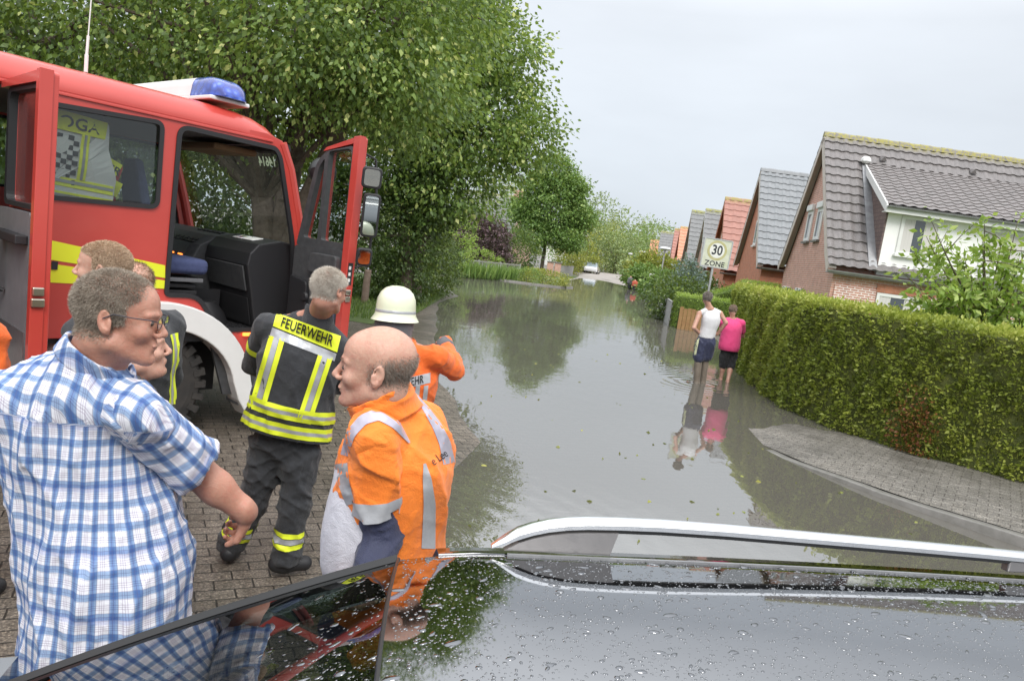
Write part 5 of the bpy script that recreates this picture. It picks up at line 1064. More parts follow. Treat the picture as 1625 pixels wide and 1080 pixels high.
vest(-.80,2.39,.30,.56,R_(-22),'vestred',('FÜHRER',-.10),'red vest with yellow lettering bands hanging half behind the checkered vest',i=.22,check=False,fs=.085)
e=[o for o in bpy.data.objects if o.name.startswith('hi_vis_vest')][-1]
V,F=text_mesh('LOGA',.095,bold=.002,align='LEFT'); cr_,sr_=cos(R_(-22)),sin(R_(-22)); V=[(v[0]-.03,v[1]-.19) for v in V]; mk('vest_lettering',[(x*cr_-z*sr_,-.03,x*sr_+z*cr_) for x,z in V],F,MT['inkk'],e)
mb=MB(); mb.add([(x*cr_-z*sr_,-.024,x*sr_+z*cr_) for x,z in ((0,-.25),(.27,-.25),(.27,-.13),(0,-.13))],[(0,1,2,3)]); mb.add([(x*cr_-z*sr_,-.023,x*sr_+z*cr_) for x,z in ((.17,-.56),(.23,-.56),(.23,-.25),(.17,-.25))],[(0,1,2,3)]); mb.build('yellow_band',MT['yellow'],e)
# equipment glimpsed in the crew doorway
g=empty('breathing_apparatus',tw(-1.75,.55,1.45),TR,'yellow breathing air bottle on a rack inside the dark crew doorway','air bottle'); mb=MB(); mb.lathe([(0,-.02),(.07,0),(.085,.06),(.085,.42),(.06,.5),(.02,.53),(.02,.58)],18); mb.build('bottle',M('bottle_yellow',(.55,.45,.12),.3,metal=.3),g,smooth=True); mb=MB(); mb.lathe([(0,0),(.04,0),(.04,.05),(0,.06)],10,c=(0,0,.58)); mb.build('valve',MT['chrome'],g,smooth=True); mb=MB(); mb.box((-.1,-.1,-.05),(.1,.1,-.021)); mb.build('bracket',MT['rubber'],g)
# ================= car in the foreground =================
CA=gp(790,858,1.47); CAZ=77.8; _cd=np.array([sin(R_(CAZ)),cos(R_(CAZ)),0]); _cv=np.array([-cos(R_(CAZ)),sin(R_(CAZ)),0]) # u rearward, v to far side
CROT=math.atan2(_cd[1],_cd[0])
CO=np.array([CA[0],CA[1],0]); car=empty('estate_car',(CO[0],CO[1],0),CROT,'dark grey metallic estate car with rain beaded roof and silver roof rail','car')
def cl_(px,py,z):
    p=gp(px,py,z)-CO; return float(p@_cd),float(p@_cv)
def clv(px,py,v_):
    P=CO+_cv*v_; d=ray(px,py); t_=((P-_C)@_cv)/(d@_cv); p=_C+d*t_; return float((p-CO)@_cd),float(p[2])
t=NT('dark_metallic_paint'); t.b.inputs['Base Color'].default_value=(.31,.315,.325,1); t.b.inputs['Metallic'].default_value=1.; t.b.inputs['Roughness'].default_value=.04
v=t.coord(); MT['carpaint']=t.m
MT['silver']=M('anodised_rail',(.82,.83,.84),.22,metal=1)
MT['carglass']=glassy('windscreen_glass',(.16,.19,.185),1.8)
MT['gasket']=M('black_gasket',(.012,.012,.012),.35)
# roof surface: z(u,v): v=0 far edge, v=-1.12 near edge
HV=-.56
def roofz(u,v):
    c=1-((v-HV)/.60)**2; z=1.425+.055*c-.010*max(0,u-.4)**2*1.2
    fr=max(0,.02-u)/.30; z-=.035*fr**2*1.0
    return z
u_h=lambda v: -.205-.030*(1-((v-HV)/.58)**2)+.045*v   # header line
us=np.linspace(0,1,50); vs=np.linspace(-1.15,.03,40); V=[];
for a in us:
    for v_ in vs: u=u_h(v_)+(2.1-u_h(v_))*a**1.2; V.append((u,v_,roofz(u,v_)-(.004 if v_>.0 else 0)))
F=np.array([(i*40+k,(i+1)*40+k,(i+1)*40+k+1,i*40+k+1) for i in range(49) for k in range(39)])
RO=mk('roof',V,F,MT['carpaint'],car,smooth=True); fixn(RO)
# windscreen: slopes forward/down from header
def wz(u,v):
    h=u_h(v); s_=h-u; return roofz(h,v)-.004-s_*.36-.10*s_*s_
V=[]; nu=24
for a in np.linspace(0,1,nu):
    for v_ in vs:
        vv=HV+(v_-HV)*(1+.10*a); h=u_h(v_); u=h-.006-.86*a*(1+.12*(1-((v_-HV)/.6)**2)); s_=h-u; V.append((u,vv,roofz(h,v_)-.003-s_*.37-.09*s_*s_-.0))
F=np.array([(i*40+k,(i+1)*40+k,(i+1)*40+k+1,i*40+k+1) for i in range(nu-1) for k in range(39)])
WS=mk('windscreen',V,F,MT['carglass'],car,smooth=True); fixn(WS)
# far A pillar with black gasket following the glass edge
edge=[V[i*40+39] for i in range(nu)]; 
mb=MB(); secs=[]
for (x,y,z) in edge: secs.append([(x,y-.012,z+.004),(x,y+.004,z+.012),(x,y+.020,z+.004),(x,y+.024,z-.03),(x,y-.012,z-.02)])
mb.loft(secs); mb.build('pillar_gasket',MT['gasket'],car,smooth=True)
mb=MB(); secs=[]
for (x,y,z) in edge: secs.append([(x,y+.021,z-.002),(x,y+.055,z-.03),(x,y+.085,z-.10),(x,y+.05,z-.11),(x,y+.02,z-.06)])
mb.loft(secs); mb.build('windscreen_pillar',MT['carpaint'],car,smooth=True)
# header gasket
mb=MB(); mb.tube([(u_h(v_)-.003,v_,roofz(u_h(v_),v_)-.002) for v_ in vs],.0045,6); mb.build('header_gasket',MT['gasket'],car,smooth=True)
# roof ditch strip, sides
mb=MB(); secs=[]
for u in np.linspace(.03,2.0,30): z=roofz(u,.0); secs.append([(u,.016,z+.001),(u,.022,z+.001),(u,.022,z-.01),(u,.016,z-.01)])
mb.loft(secs); mb.build('ditch_strip',MT['zinc'],car,smooth=True)
mb=MB(); secs=[]
for u in np.linspace(-.12,2.05,30): z=roofz(u,.0); secs.append([(u,.03,z-.004),(u,.075,z-.012),(u,.13,z-.06),(u,.20,z-.30),(u,.24,z-.55),(u,.15,z-.55),(u,.03,z-.04)])
mb.loft(secs); mb.build('side_frame',MT['carpaint'],car,smooth=True)
mb=MB(); secs=[]
for u in np.linspace(-.12,2.05,12): z=roofz(u,-1.12); secs.append([(u,-1.12,z-.004),(u,-1.20,z-.03),(u,-1.26,z-.10),(u,-1.22,z-.12),(u,-1.12,z-.05)])
mb.loft(secs); mb.build('near_roof_frame',MT['carpaint'],car,smooth=True)
# body
mb=MB(); mb.loft([[(u,.26,.9),(u,.30,.6),(u,.24,.25),(u,-1.36,.25),(u,-1.42,.6),(u,-1.38,.9)] for u in (-2.1,-1.9,-1.0,0,2.2,2.45)]); mb.build('body',MT['carpaint'],car,smooth=True)
mb=MB(); mb.loft([[(-2.05,v_,.92) for v_ in (.2,-1.3)]+[(-2.05,-1.3,.6),(-2.05,.2,.6)],[(-1.0,v_,1.06) for v_ in (.2,-1.3)]+[(-1.0,-1.3,.6),(-1.0,.2,.6)]]); mb.build('bonnet',MT['carpaint'],car,smooth=True)
mb=MB(); mb.box((-1.0,-1.25,.9),(-.55,.12,1.0)); mb.build('dashboard',MT['grey'],car,bev=.03)
mb=MB(); mb.box((-.3,-.55,.6),(.2,-.1,1.2)); mb.build('front_seat',MT['grey'],car,bev=.06)
for u in (-1.35,1.55):
    for v_ in (.16,-1.28):
        mb=MB(); mb.lathe([(0,-.1),(.2,-.1),(.31,-.09),(.33,-.05),(.33,.05),(.31,.09),(0,.1)],28,c=(0,0,0),axis='y'); o=mb.build('wheel',MT['tyre'],car,smooth=True); o.location=(u,v_,.33)
# roof rail on the far side
pts=[(780,861),(800,852),(822,841),(845,834),(870,829),(900,826),(930,825),(980,826),(1050,829),(1150,836),(1300,849),(1450,862),(1560,872),(1640,880),(1700,886)]
RV=.045; L=[]
for px,py in pts: u,z=clv(px,py+3,RV); L.append((u,z))
L[0]=(L[0][0],L[0][1]-.002)
mb=MB(); secs=[]
for k,(u,z) in enumerate(L):
    h=.016 if k>1 else (.004,.010)[k]; w_=.016 if k>0 else .008
    secs.append([(u,RV-w_,z-h*.7),(u,RV-w_*1.1,z),(u,RV-w_*.7,z+h*.6),(u,RV,z+h*.75),(u,RV+w_*.7,z+h*.6),(u,RV+w_*1.1,z),(u,RV+w_,z-h*.7)])
mb.loft(secs); rail=mb.build('roof_rail',MT['silver'],car,smooth=True)
mb=MB(); secs=[]
for k,(u,z) in enumerate(L[2:]): secs.append([(u,RV-.013,z-.012),(u,RV+.013,z-.012),(u,RV+.010,z-.022),(u,RV-.010,z-.022)])
mb.loft(secs); mb.build('rail_underside',MT['gasket'],rail)
# front foot of the rail
ft=[L[1],L[2],L[3],L[4],L[5],L[6],L[7]]; P=[(u,z-.019) for u,z in ft]; u1=L[7][0]; zb=roofz(u1,0)+.002; P=P+[(u1-.012,zb),(L[1][0]+.02,zb+.002)]
V,F=plate(P,(),.016); o=mk('rail_foot',[(v[0],-v[2]+RV-.008,v[1]) for v in V],F,MT['footgrey'] if 'footgrey' in MT else M('foot_grey',(.30,.29,.29),.35,metal=.6),rail); fixn(o)
mb=MB(); u2,z2=clv(1604,888,RV); mb.box((u2-.015,RV-.012,z2-.03),(u2+.08,RV+.012,z2+.012)); mb.build('rail_foot',M('foot_grey_rear',(.30,.29,.29),.35,metal=.6),rail,bev=.004)
# rain drops: far too many to count
n=26000; u=rng.uniform(-.98,1.75,n); v_=rng.uniform(-.98,.02,n); r=np.exp(rng.normal(math.log(.00125),.48,n)); big=rng.uniform(0,1,n)<.035; r[big]*=2.8; r=np.clip(r,.0007,.0075)
gu=u<u_h(0)-.02
V=[];F=[]; seg=9
def surf(a,b):
    h=u_h(b)
    if a>=h: return roofz(a,b)
    s_=h-a; return roofz(h,b)-.003-s_*.37-.09*s_*s_
Vv=[];Ff=[]; base=0
for k in range(n):
    a,b,rad=u[k],v_[k],r[k]
    if abs(a-u_h(b))<.01: continue
    if a<u_h(b) and rng.uniform()<.25: continue
    el=1+rng.uniform(0,1)**2*(1.6 if rad>.003 else .6); th0=rng.normal(R_(10),.5); ca,sa=cos(th0),sin(th0); wob=rng.normal(0,.10,3); ph=rng.uniform(0,2*pi,3); H_=rad*.36
    z0=surf(a,b); dzu=(surf(a+.01,b)-surf(a-.01,b))/.02; dzv=(surf(a,b+.01)-surf(a,b-.01))/.02
    for (fr,hh) in ((1.04,-.0002),(.93,.42*H_),(.62,.86*H_)):
        for j in range(seg):
            t_=2*pi*j/seg; q=rad*fr*(1+wob[0]*cos(2*t_+ph[0])+wob[1]*cos(3*t_+ph[1])); x=q*cos(t_)*el; y=q*sin(t_); du=x*ca-y*sa; dv=x*sa+y*ca; Vv.append((a+du,b+dv,z0+dzu*du+dzv*dv+hh))
    Vv.append((a,b,z0+H_)); 
    for q in range(2):
        for j in range(seg): Ff.append((base+q*seg+j,base+q*seg+(j+1)%seg,base+(q+1)*seg+(j+1)%seg,base+(q+1)*seg+j))
    for j in range(seg): Ff.append((base+2*seg+j,base+2*seg+(j+1)%seg,base+3*seg))
    base+=3*seg+1
t=NT('water_drop'); t.b.inputs['Base Color'].default_value=(.19,.195,.205,1); t.b.inputs['Metallic'].default_value=1.; t.b.inputs['Roughness'].default_value=.03
o=mk('rain_drops',Vv,Ff,t.m,car,smooth=True); o['kind']='stuff'
# ================= people =================
def nrm(v): v=np.asarray(v,float); return v/(np.linalg.norm(v)+1e-12)
def frame(az,tilt=0,roll=0):
    """columns: right, forward, up. az measured from +Y to the right; tilt>0 looks down; roll>0 leans to own right"""
    a=R_(az); f=np.array([sin(a),cos(a),0]); r=np.array([cos(a),-sin(a),0]); u=np.array([0,0,1.])
    t_=R_(tilt); f2=f*cos(t_)-u*sin(t_); u2=f*sin(t_)+u*cos(t_); q=R_(roll); r3=r*cos(q)-u2*sin(q); u3=r*sin(q)+u2*cos(q)
    return np.stack([r3,f2,u3],1)
class SDF:
    def __init__(s): s.p=[]
    def _add(s,fn,lo,hi,k,mode): s.p.append((fn,np.array(lo)-.075-k,np.array(hi)+.075+k,k,mode)); return s
    def cap(s,a,b,ra,rb,k=.02,mode='+',fr=None,flat=None):
        a,b=np.array(a,float),np.array(b,float)
        if fr is not None: c0,Rm=fr; a=c0+Rm@a; b=c0+Rm@b
        ab=b-a; L=ab@ab+1e-12
        F_=None
        if flat is not None: ax,fac=nrm(flat[0]),flat[1]
        def fn(P):
            d=P-a; t_=np.clip(d@ab/L,0,1); q=d-t_[:,None]*ab
            if flat is not None: q=q+np.outer(q@ax,ax)*(1/fac-1); 
            r=np.sqrt((q*q).sum(1)); return (r-(ra+(rb-ra)*t_))*(fac if flat is not None and fac<1 else 1)
        R1=max(ra,rb); return s._add(fn,np.minimum(a,b)-R1,np.maximum(a,b)+R1,k,mode)
    def ell(s,c,r,k=.02,mode='+',fr=None,rot=None):
        c=np.array(c,float); r=np.array(r,float); Rm=np.eye(3) if rot is None else rot
        if fr is not None: c=fr[0]+fr[1]@c; Rm=fr[1]@Rm
        def fn(P):
            q=(P-c)@Rm; k0=np.sqrt(((q/r)**2).sum(1)); k1=np.sqrt(((q/(r*r))**2).sum(1))+1e-9; return k0*(k0-1)/k1
        R1=r.max(); return s._add(fn,c-R1,c+R1,k,mode)
    def plane(s,p,n,k=.004,fr=None,mode='&'):
        p,n=np.array(p,float),nrm(n)
        if fr is not None: p=fr[0]+fr[1]@p; n=fr[1]@n
        s.p.append((lambda P:(P-p)@n,None,None,k,mode)); return s
    def noise(s,fn,w_=None): s.p.append((fn,None,None,0,'n')); return s
    def ev(s,P,full=False):
        D=np.full(len(P),9.)
        for fn,lo,hi,k,mode in s.p:
            if lo is not None and not full:
                m_=((P>lo)&(P<hi)).all(1)
                if not m_.any(): continue
                ix=np.nonzero(m_)[0]; d=fn(P[ix]); a=D[ix]
            elif mode=='n':
                ix=np.nonzero(np.abs(D)<.09)[0]
                if not len(ix): continue
                d=fn(P[ix]); a=D[ix]
            else: ix=slice(None); d=fn(P); a=D
            if mode=='+':
                if k>0: h=np.clip(.5+.5*(a-d)/k,0,1); r=a*(1-h)+d*h-k*h*(1-h)
                else: r=np.minimum(a,d)
            elif mode=='-':
                h=np.clip(.5-.5*(a+d)/max(k,1e-6),0,1); r=a*(1-h)-d*h+k*h*(1-h)
            elif mode=='&': h=np.clip(.5-.5*(a-d)/max(k,1e-6),0,1); r=a*(1-h)+d*h+k*h*(1-h); r=np.maximum(r,np.maximum(a,d)) if k<=0 else r
            elif mode=='n': r=a+d
            D[ix]=r
        return D
    def bounds(s):
        L=[(lo,hi) for fn,lo,hi,k,m_ in s.p if lo is not None and m_=='+']; lo=np.min([l for l,_ in L],0)+.05; hi=np.max([h for _,h in L],0)-.05; return lo,hi
    def mesh(s,h,lo=None,hi=None):
        a,b=s.bounds(); lo=a if lo is None else np.maximum(a,lo); hi=b if hi is None else np.minimum(b,hi)
        B=8; nb=np.ceil((hi-lo)/(h*B)).astype(int)+1; N=nb*B+1
        cx=[lo[i]+(np.arange(nb[i])+.5)*B*h for i in range(3)]; C=np.stack(np.meshgrid(*cx,indexing='ij'),-1).reshape(-1,3); dc=s.ev(C,True)
        near=np.abs(dc)<B*h*.87*1.55+.004
        G=np.empty(tuple(N),np.float32); sg=np.where(dc.reshape(tuple(nb))<0,-1.,1.); G[:]=1
        G[:-1,:-1,:-1]=np.kron(sg,np.ones((B,B,B)))
        ids=np.array(np.nonzero(near.reshape(tuple(nb)))).T
        loc=np.stack(np.meshgrid(*[np.arange(B+1)]*3,indexing='ij'),-1).reshape(-1,3)
        for c0 in range(0,len(ids),600):
            idx=(ids[c0:c0+600]*B)[:,None,:]+loc[None]; idx=idx.reshape(-1,3); G[idx[:,0],idx[:,1],idx[:,2]]=s.ev(lo+idx*h)
        # surface nets
        S=G<0; c8=[(i,j,k) for i in (0,1) for j in (0,1) for k in (0,1)]
        sl=lambda o,A: A[o[0]:A.shape[0]-1+o[0],o[1]:A.shape[1]-1+o[1],o[2]:A.shape[2]-1+o[2]]
        cnt=sum(sl(o,S).astype(np.int8) for o in c8); act=(cnt>0)&(cnt<8); ci=np.array(np.nonzero(act)).T; vid=-np.ones(act.shape,np.int32); vid[act]=np.arange(len(ci))
        acc=np.zeros((len(ci),3)); num=np.zeros(len(ci))
        for a_ in c8:
            for ax in range(3):
                if a_[ax]==0:
                    b_=list(a_); b_[ax]=1
                    ga=G[ci[:,0]+a_[0],ci[:,1]+a_[1],ci[:,2]+a_[2]]; gb=G[ci[:,0]+b_[0],ci[:,1]+b_[1],ci[:,2]+b_[2]]
                    m_=(ga<0)!=(gb<0); t_=np.where(m_,ga/(ga-gb+1e-12),0); p=np.tile(np.array(a_,float),(len(ci),1)); p[:,ax]+=t_; acc+=p*m_[:,None]; num+=m_
        V=lo+(ci+acc/num[:,None])*h; Q=[]
        for ax in range(3):
            sl0=[slice(1,-1)]*3; sl0[ax]=slice(0,-1); sl1=[slice(1,-1)]*3; sl1[ax]=slice(1,None)
            A=S[tuple(sl0)]; Bm=S[tuple(sl1)]; e=np.array(np.nonzero(A!=Bm)).T; 
            if not len(e): continue
            flip=A[e[:,0],e[:,1],e[:,2]]; e=e+1; e[:,ax]-=1; u,v=(ax+1)%3,(ax+2)%3
            def g(du,dv): q=e.copy(); q[:,u]-=du; q[:,v]-=dv; return vid[q[:,0],q[:,1],q[:,2]]
            q=np.stack([g(1,1),g(0,1),g(0,0),g(1,0)],1); q[~flip]=q[~flip][:,::-1]; Q.append(q)
        Q=np.concatenate(Q); Q=Q[(Q>=0).all(1)]; return V,Q
    def grad(s,P,e=.002):
        g=np.stack([s.ev(P+np.eye(3)[i]*e)-s.ev(P-np.eye(3)[i]*e) for i in range(3)],1); return g/(np.linalg.norm(g,axis=1)[:,None]+1e-9)
    def project(s,O,D,off=.003,it=40,maxt=1.):
        O=np.array(O,float); D=np.array(D,float); D/=np.linalg.norm(D,axis=1)[:,None]; t_=np.zeros(len(O))
        for _ in range(it): t_+=np.clip(s.ev(O+D*t_[:,None],True),-.03,.08)*.8
        ok=t_<maxt; return O+D*(t_-off)[:,None],ok
class Union:
    def __init__(s,*a): s.a=a
    def ev(s,P,full=False): return np.min([x.ev(P,full) for x in s.a],0)
    project=SDF.project; grad=SDF.grad
def build_sdf(sd,name,mat,par,base,h=.008,attrs=None,lo=None,hi=None):
    V,Q=sd.mesh(h,lo,hi); A=attrs(V) if attrs else None; o=mk(name,V-base,Q,mat,par,smooth=True,attrs=A); return o
def folds(amp,fx=9,fy=9,fz=14,seed=0,dir_=None,sharp=1):
    r=np.random.default_rng(seed); K=r.normal(0,1,(6,3))*np.array([fx,fy,fz])*4.2; ph=r.uniform(0,6,6); W_=r.normal(0,9,(6,3)); W2=r.normal(0,12,(6,3)); p2=r.uniform(0,6,6)
    def fn(P):
        o=0
        for k,p,w_,w2,q in zip(K,ph,W_,W2,p2):
            rid=1-np.abs(np.sin((P@k+p+1.6*np.sin(P@w_+q))*.5)); o=o+rid**2.2*(.35+.65*np.clip(np.sin(P@w2+q*2)+.3,0,1))
        return -.52*amp*(o/6*3.2-.55)
    return fn
def decal(sd,name,grid_o,dirs,mat,par,base,off=.003,thick=True,flip=False,tmin=None):
    n,m_=grid_o.shape[:2]; P,ok=sd.project(grid_o.reshape(-1,3),np.broadcast_to(dirs,grid_o.shape).reshape(-1,3),off); I=np.arange(n*m_).reshape(n,m_)
    F=np.stack([I[:-1,:-1],I[1:,:-1],I[1:,1:],I[:-1,1:]],-1).reshape(-1,4); 
    if tmin is not None: ok=ok&tmin(P)
    global LASTG; LASTG=P.reshape(n,m_,3)
    fm=ok[F].all(1).reshape(n-1,m_-1); lab=np.zeros(fm.shape,int); cur=0
    for i0 in range(n-1):
        for j0 in range(m_-1):
            if fm[i0,j0] and not lab[i0,j0]:
                cur+=1; st=[(i0,j0)]; lab[i0,j0]=cur
                while st:
                    i1,j1=st.pop()
                    for a_,b_ in ((i1+1,j1),(i1-1,j1),(i1,j1+1),(i1,j1-1)):
                        if 0<=a_<n-1 and 0<=b_<m_-1 and fm[a_,b_] and not lab[a_,b_]: lab[a_,b_]=cur; st.append((a_,b_))
    if cur>1: k=np.bincount(lab.ravel())[1:].argmax()+1; fm=lab==k
    F=F[fm.ravel()]; us_,inv_=np.unique(F,return_inverse=True); F=inv_.reshape(F.shape); P=P[us_]; return mk(name,P-base,F,mat,par,smooth=True)
def decal_quad(sd,name,a,b,c,d,dirn,mat,par,base,n=14,m_=6,off=.003):
    """a->b top edge, d->c bottom edge"""
    a,b,c,d=[np.array(x,float) for x in (a,b,c,d)]; u=np.linspace(0,1,n)[:,None,None]; v=np.linspace(0,1,m_)[None,:,None]
    G=(a*(1-u)+b*u)*(1-v)+(d*(1-u)+c*u)*v; return decal(sd,name,G,np.array(dirn),mat,par,base,off)
def decal_ring(sd,name,c0,ax,r,w_,mat,par,base,a0=0,a1=2*pi,n=60,m_=4,off=.003,ref=(1,0,0),rmax=None):
    """band around an axis through c0"""
    ax=nrm(ax); x=nrm(np.array(ref,float)-ax*(np.array(ref,float)@ax)); y=np.cross(ax,x); t_=np.linspace(a0,a1,n); rad=np.cos(t_)[:,None]*x+np.sin(t_)[:,None]*y
    G=c0+rad[:,None,:]*r+ax*(np.linspace(-.5,.5,m_)*w_)[None,:,None]; return decal(sd,name,G,np.broadcast_to(-rad[:,None,:],G.shape),mat,par,base,off,tmin=None if rmax is None else (lambda P: np.linalg.norm((P-c0)-np.outer((P-c0)@ax,ax),axis=1)<rmax))
def decal_text(sd,name,txt,c,right,up,into,size,mat,par,base,bold=.001,condense=1.,off=.0045,sub=0):
    V,F=text_mesh(txt,size,bold=bold,condense=condense); bm=bmesh.new(); vs=[bm.verts.new(v) for v in V]
    for f in F:
        try: bm.faces.new([vs[k] for k in f])
        except ValueError: pass
    bmesh.ops.triangulate(bm,faces=bm.faces); V=np.array([tuple(v.co) for v in bm.verts]); bm.verts.index_update(); F=np.array([[v.index for v in f.verts] for f in bm.faces]); bm.free()
    right,up,into=nrm(right),nrm(up),nrm(into); O=np.array(c)+V[:,0:1]*right+V[:,1:2]*up; P,ok=sd.project(O,np.tile(into,(len(O),1)),off); return mk(name,P-base,F,mat,par)
def grid_text(name,txt,G,lift,mat,par,base,size,asp,condense=1.,bold=.001,vc=.5,uc=.5):
    """lettering laid on an existing label grid G (u along n, v down m)"""
    V,F=text_mesh(txt,size,bold=bold,condense=condense); bm=bmesh.new(); vs=[bm.verts.new(v) for v in V]
    for f in F:
        try: bm.faces.new([vs[k] for k in f])
        except ValueError: pass
    bmesh.ops.triangulate(bm,faces=bm.faces); bm.verts.index_update(); V=np.array([tuple(v.co) for v in bm.verts]); F=np.array([[v.index for v in f.verts] for f in bm.faces]); bm.free()
    n,m_=G.shape[:2]; W_=np.median(np.linalg.norm(np.diff(G,axis=0),axis=2))*(n-1); H_=np.median(np.linalg.norm(np.diff(G,axis=1),axis=2))*(m_-1); u=np.clip(uc+V[:,0]/W_,0,.9999)*(n-1); v=np.clip(vc-V[:,1]/H_,0,.9999)*(m_-1); i=u.astype(int); j=v.astype(int); a=(u-i)[:,None]; b_=(v-j)[:,None]
    P=(G[i,j]*(1-a)+G[i+1,j]*a)*(1-b_)+(G[i,j+1]*(1-a)+G[i+1,j+1]*a)*b_; d=nrm(_C-G.reshape(-1,3).mean(0)); return mk(name,P+d*lift-base,F,mat,par)
def head(sd,c,Rm,s=1.,fat=0.,neck=None,nr=.056,fem=0,ears=True):
    fr=(np.array(c),Rm*1.0); S=lambda *v: np.array(v)*s
    sd.ell(S(0,-.014,.034),S(.0745,.096,.082),.01,fr=fr)
    sd.ell(S(0,.040,.040),S(.056,.046,.050),.02,fr=fr)
    sd.ell(S(0,.034,-.020),S(.056+.006*fat,.054,.070),.02,fr=fr)
    for q in (-1,1):
        sd.cap(S(.043*q+.012*fat*q,.002,-.060),S(.014*q,.068,-.094),(.020+.013*fat)*s,(.016+.004*fat)*s,.02,fr=fr)
        sd.ell(S(.034*q,.066,-.026),S(.020+.006*fat,.018,.020),.018,fr=fr)
        sd.cap(S(.012*q,.0885,.0215),S(.042*q,.0745,.0195),.0065*s,.0065*s,.012,fr=fr)
    sd.ell(S(0,.062,-.072),S(.030,.030,.030),.015,fr=fr)
    sd.ell(S(0,.081,-.098),S(.017,.014,.0145),.014,fr=fr)
    if fat>.5: sd.ell(S(0,.030,-.098),S(.044,.044,.026)*(1+.1*fat),.02,fr=fr)
    for q in (-1,1): sd.ell(S(.031*q,.094,.002),S(.0165,.0155,.0115),.010,'-',fr=fr)
    for q in (-1,1): sd.ell(S(.031*q,.0735,.002),S(.0122,.0122,.0115),.003,fr=fr)
    for q in (-1,1):
        sd.cap(S(.019*q,.0845,.0100),S(.043*q,.0765,.0075),.0030*s,.0026*s,.003,fr=fr); sd.cap(S(.020*q,.0835,-.0075),S(.041*q,.0765,-.0075),.0026*s,.0024*s,.003,fr=fr)
    sd.cap(S(0,.085,.012),S(0,.106,-.022),.0078*s,.0098*s,.009,fr=fr); sd.ell(S(0,.1075,-.027),S(.0110,.0105,.0092),.006,fr=fr)
    for q in (-1,1): sd.ell(S(.0130*q,.097,-.032),S(.0075,.0100,.0075),.004,fr=fr)
    for q in (-1,1): sd.ell(S(.0065*q,.107,-.0400),S(.0035,.006,.0035),.002,'-',fr=fr)
    sd.ell(S(0,.080,-.052),S(.022,.014,.014),.008,fr=fr)
    sd.ell(S(0,.0925,-.0590),S(.021,.0065,.0055),.004,fr=fr); sd.ell(S(0,.0895,-.0690),S(.018,.0070,.0058),.004,fr=fr)
    sd.ell(S(0,.0985,-.0640),S(.0175,.0075,.0011),.0015,'-',fr=fr)
    sd.cap(S(-.012,.098,-.0785),S(.012,.098,-.0785),.0075*s,.0075*s,.008,'-',fr=fr)
    if ears:
        for q in (-1,1):
            rot=np.array(Matrix.Rotation(-.30*q,3,'Z')@Matrix.Rotation(.18,3,'X'))
            sd.ell(S(.0800*q,-.010,-.006),S(.0075,.0185,.0315),.004,fr=fr,rot=rot); sd.ell(S(.0870*q,-.006,.000),S(.0075,.0125,.021),.003,'-',fr=fr,rot=rot); sd.ell(S(.0815*q,-.001,-.008),S(.0045,.006,.009),.003,fr=fr)
            sd.ell(S(.0780*q,-.002,-.030),S(.0055,.0085,.0095),.004,fr=fr)
    if neck is not None:
        a=np.array(c)+Rm@S(0,-.034,-.062); sd.cap(a,neck,nr*s*.96,nr*s*1.08,.022)
        a=np.array(c)+Rm@S(0,.004,-.082); sd.cap(a,np.array(neck)+Rm@S(0,.012,0),nr*s*.72,nr*s*.85,.022)
def hand(sd,w_,dirn,pn,side,curl=.5,s=1.):
    """wrist, pointing direction, palm normal, side +1 = thumb toward cross(dir,pn)"""
    d=nrm(dirn); n=nrm(np.array(pn)-d*(np.array(pn)@d)); t_=np.cross(d,n)*side; w_=np.array(w_)
    Rm=np.stack([t_,d,n],1)
    sd.cap(w_-d*.02,w_+d*.03*s,.026*s,.028*s,.02,flat=(n,.72)); sd.ell(w_+d*.055*s,np.array([.040,.050,.016])*s,.015,rot=Rm)
    for k,(off,L,r) in enumerate(((.030,.072,.0085),(.010,.080,.009),(-.010,.075,.0085),(-.029,.060,.0075))):
        p=w_+d*.092*s+t_*off*s; a=curl*(.9+.12*k); cd=d; q=p
        for j,fr_ in enumerate((.45,.32,.23)):
            an=a*(j+.6)*.75; cd=nrm(d*cos(an)+n*sin(an)); q2=q+cd*L*fr_*s; sd.cap(q,q2,r*s*(1-.08*j),r*s*(.92-.08*j),.004); q=q2
    p=w_+d*.030*s+t_*.030*s; q=p+nrm(d*.7+t_*.65+n*.35)*.045*s; sd.cap(p,q,.014*s,.011*s,.012); q2=q+nrm(d*.9+t_*.15+n*.5*(.5+curl))*.032*s; sd.cap(q,q2,.0105*s,.0085*s,.004)
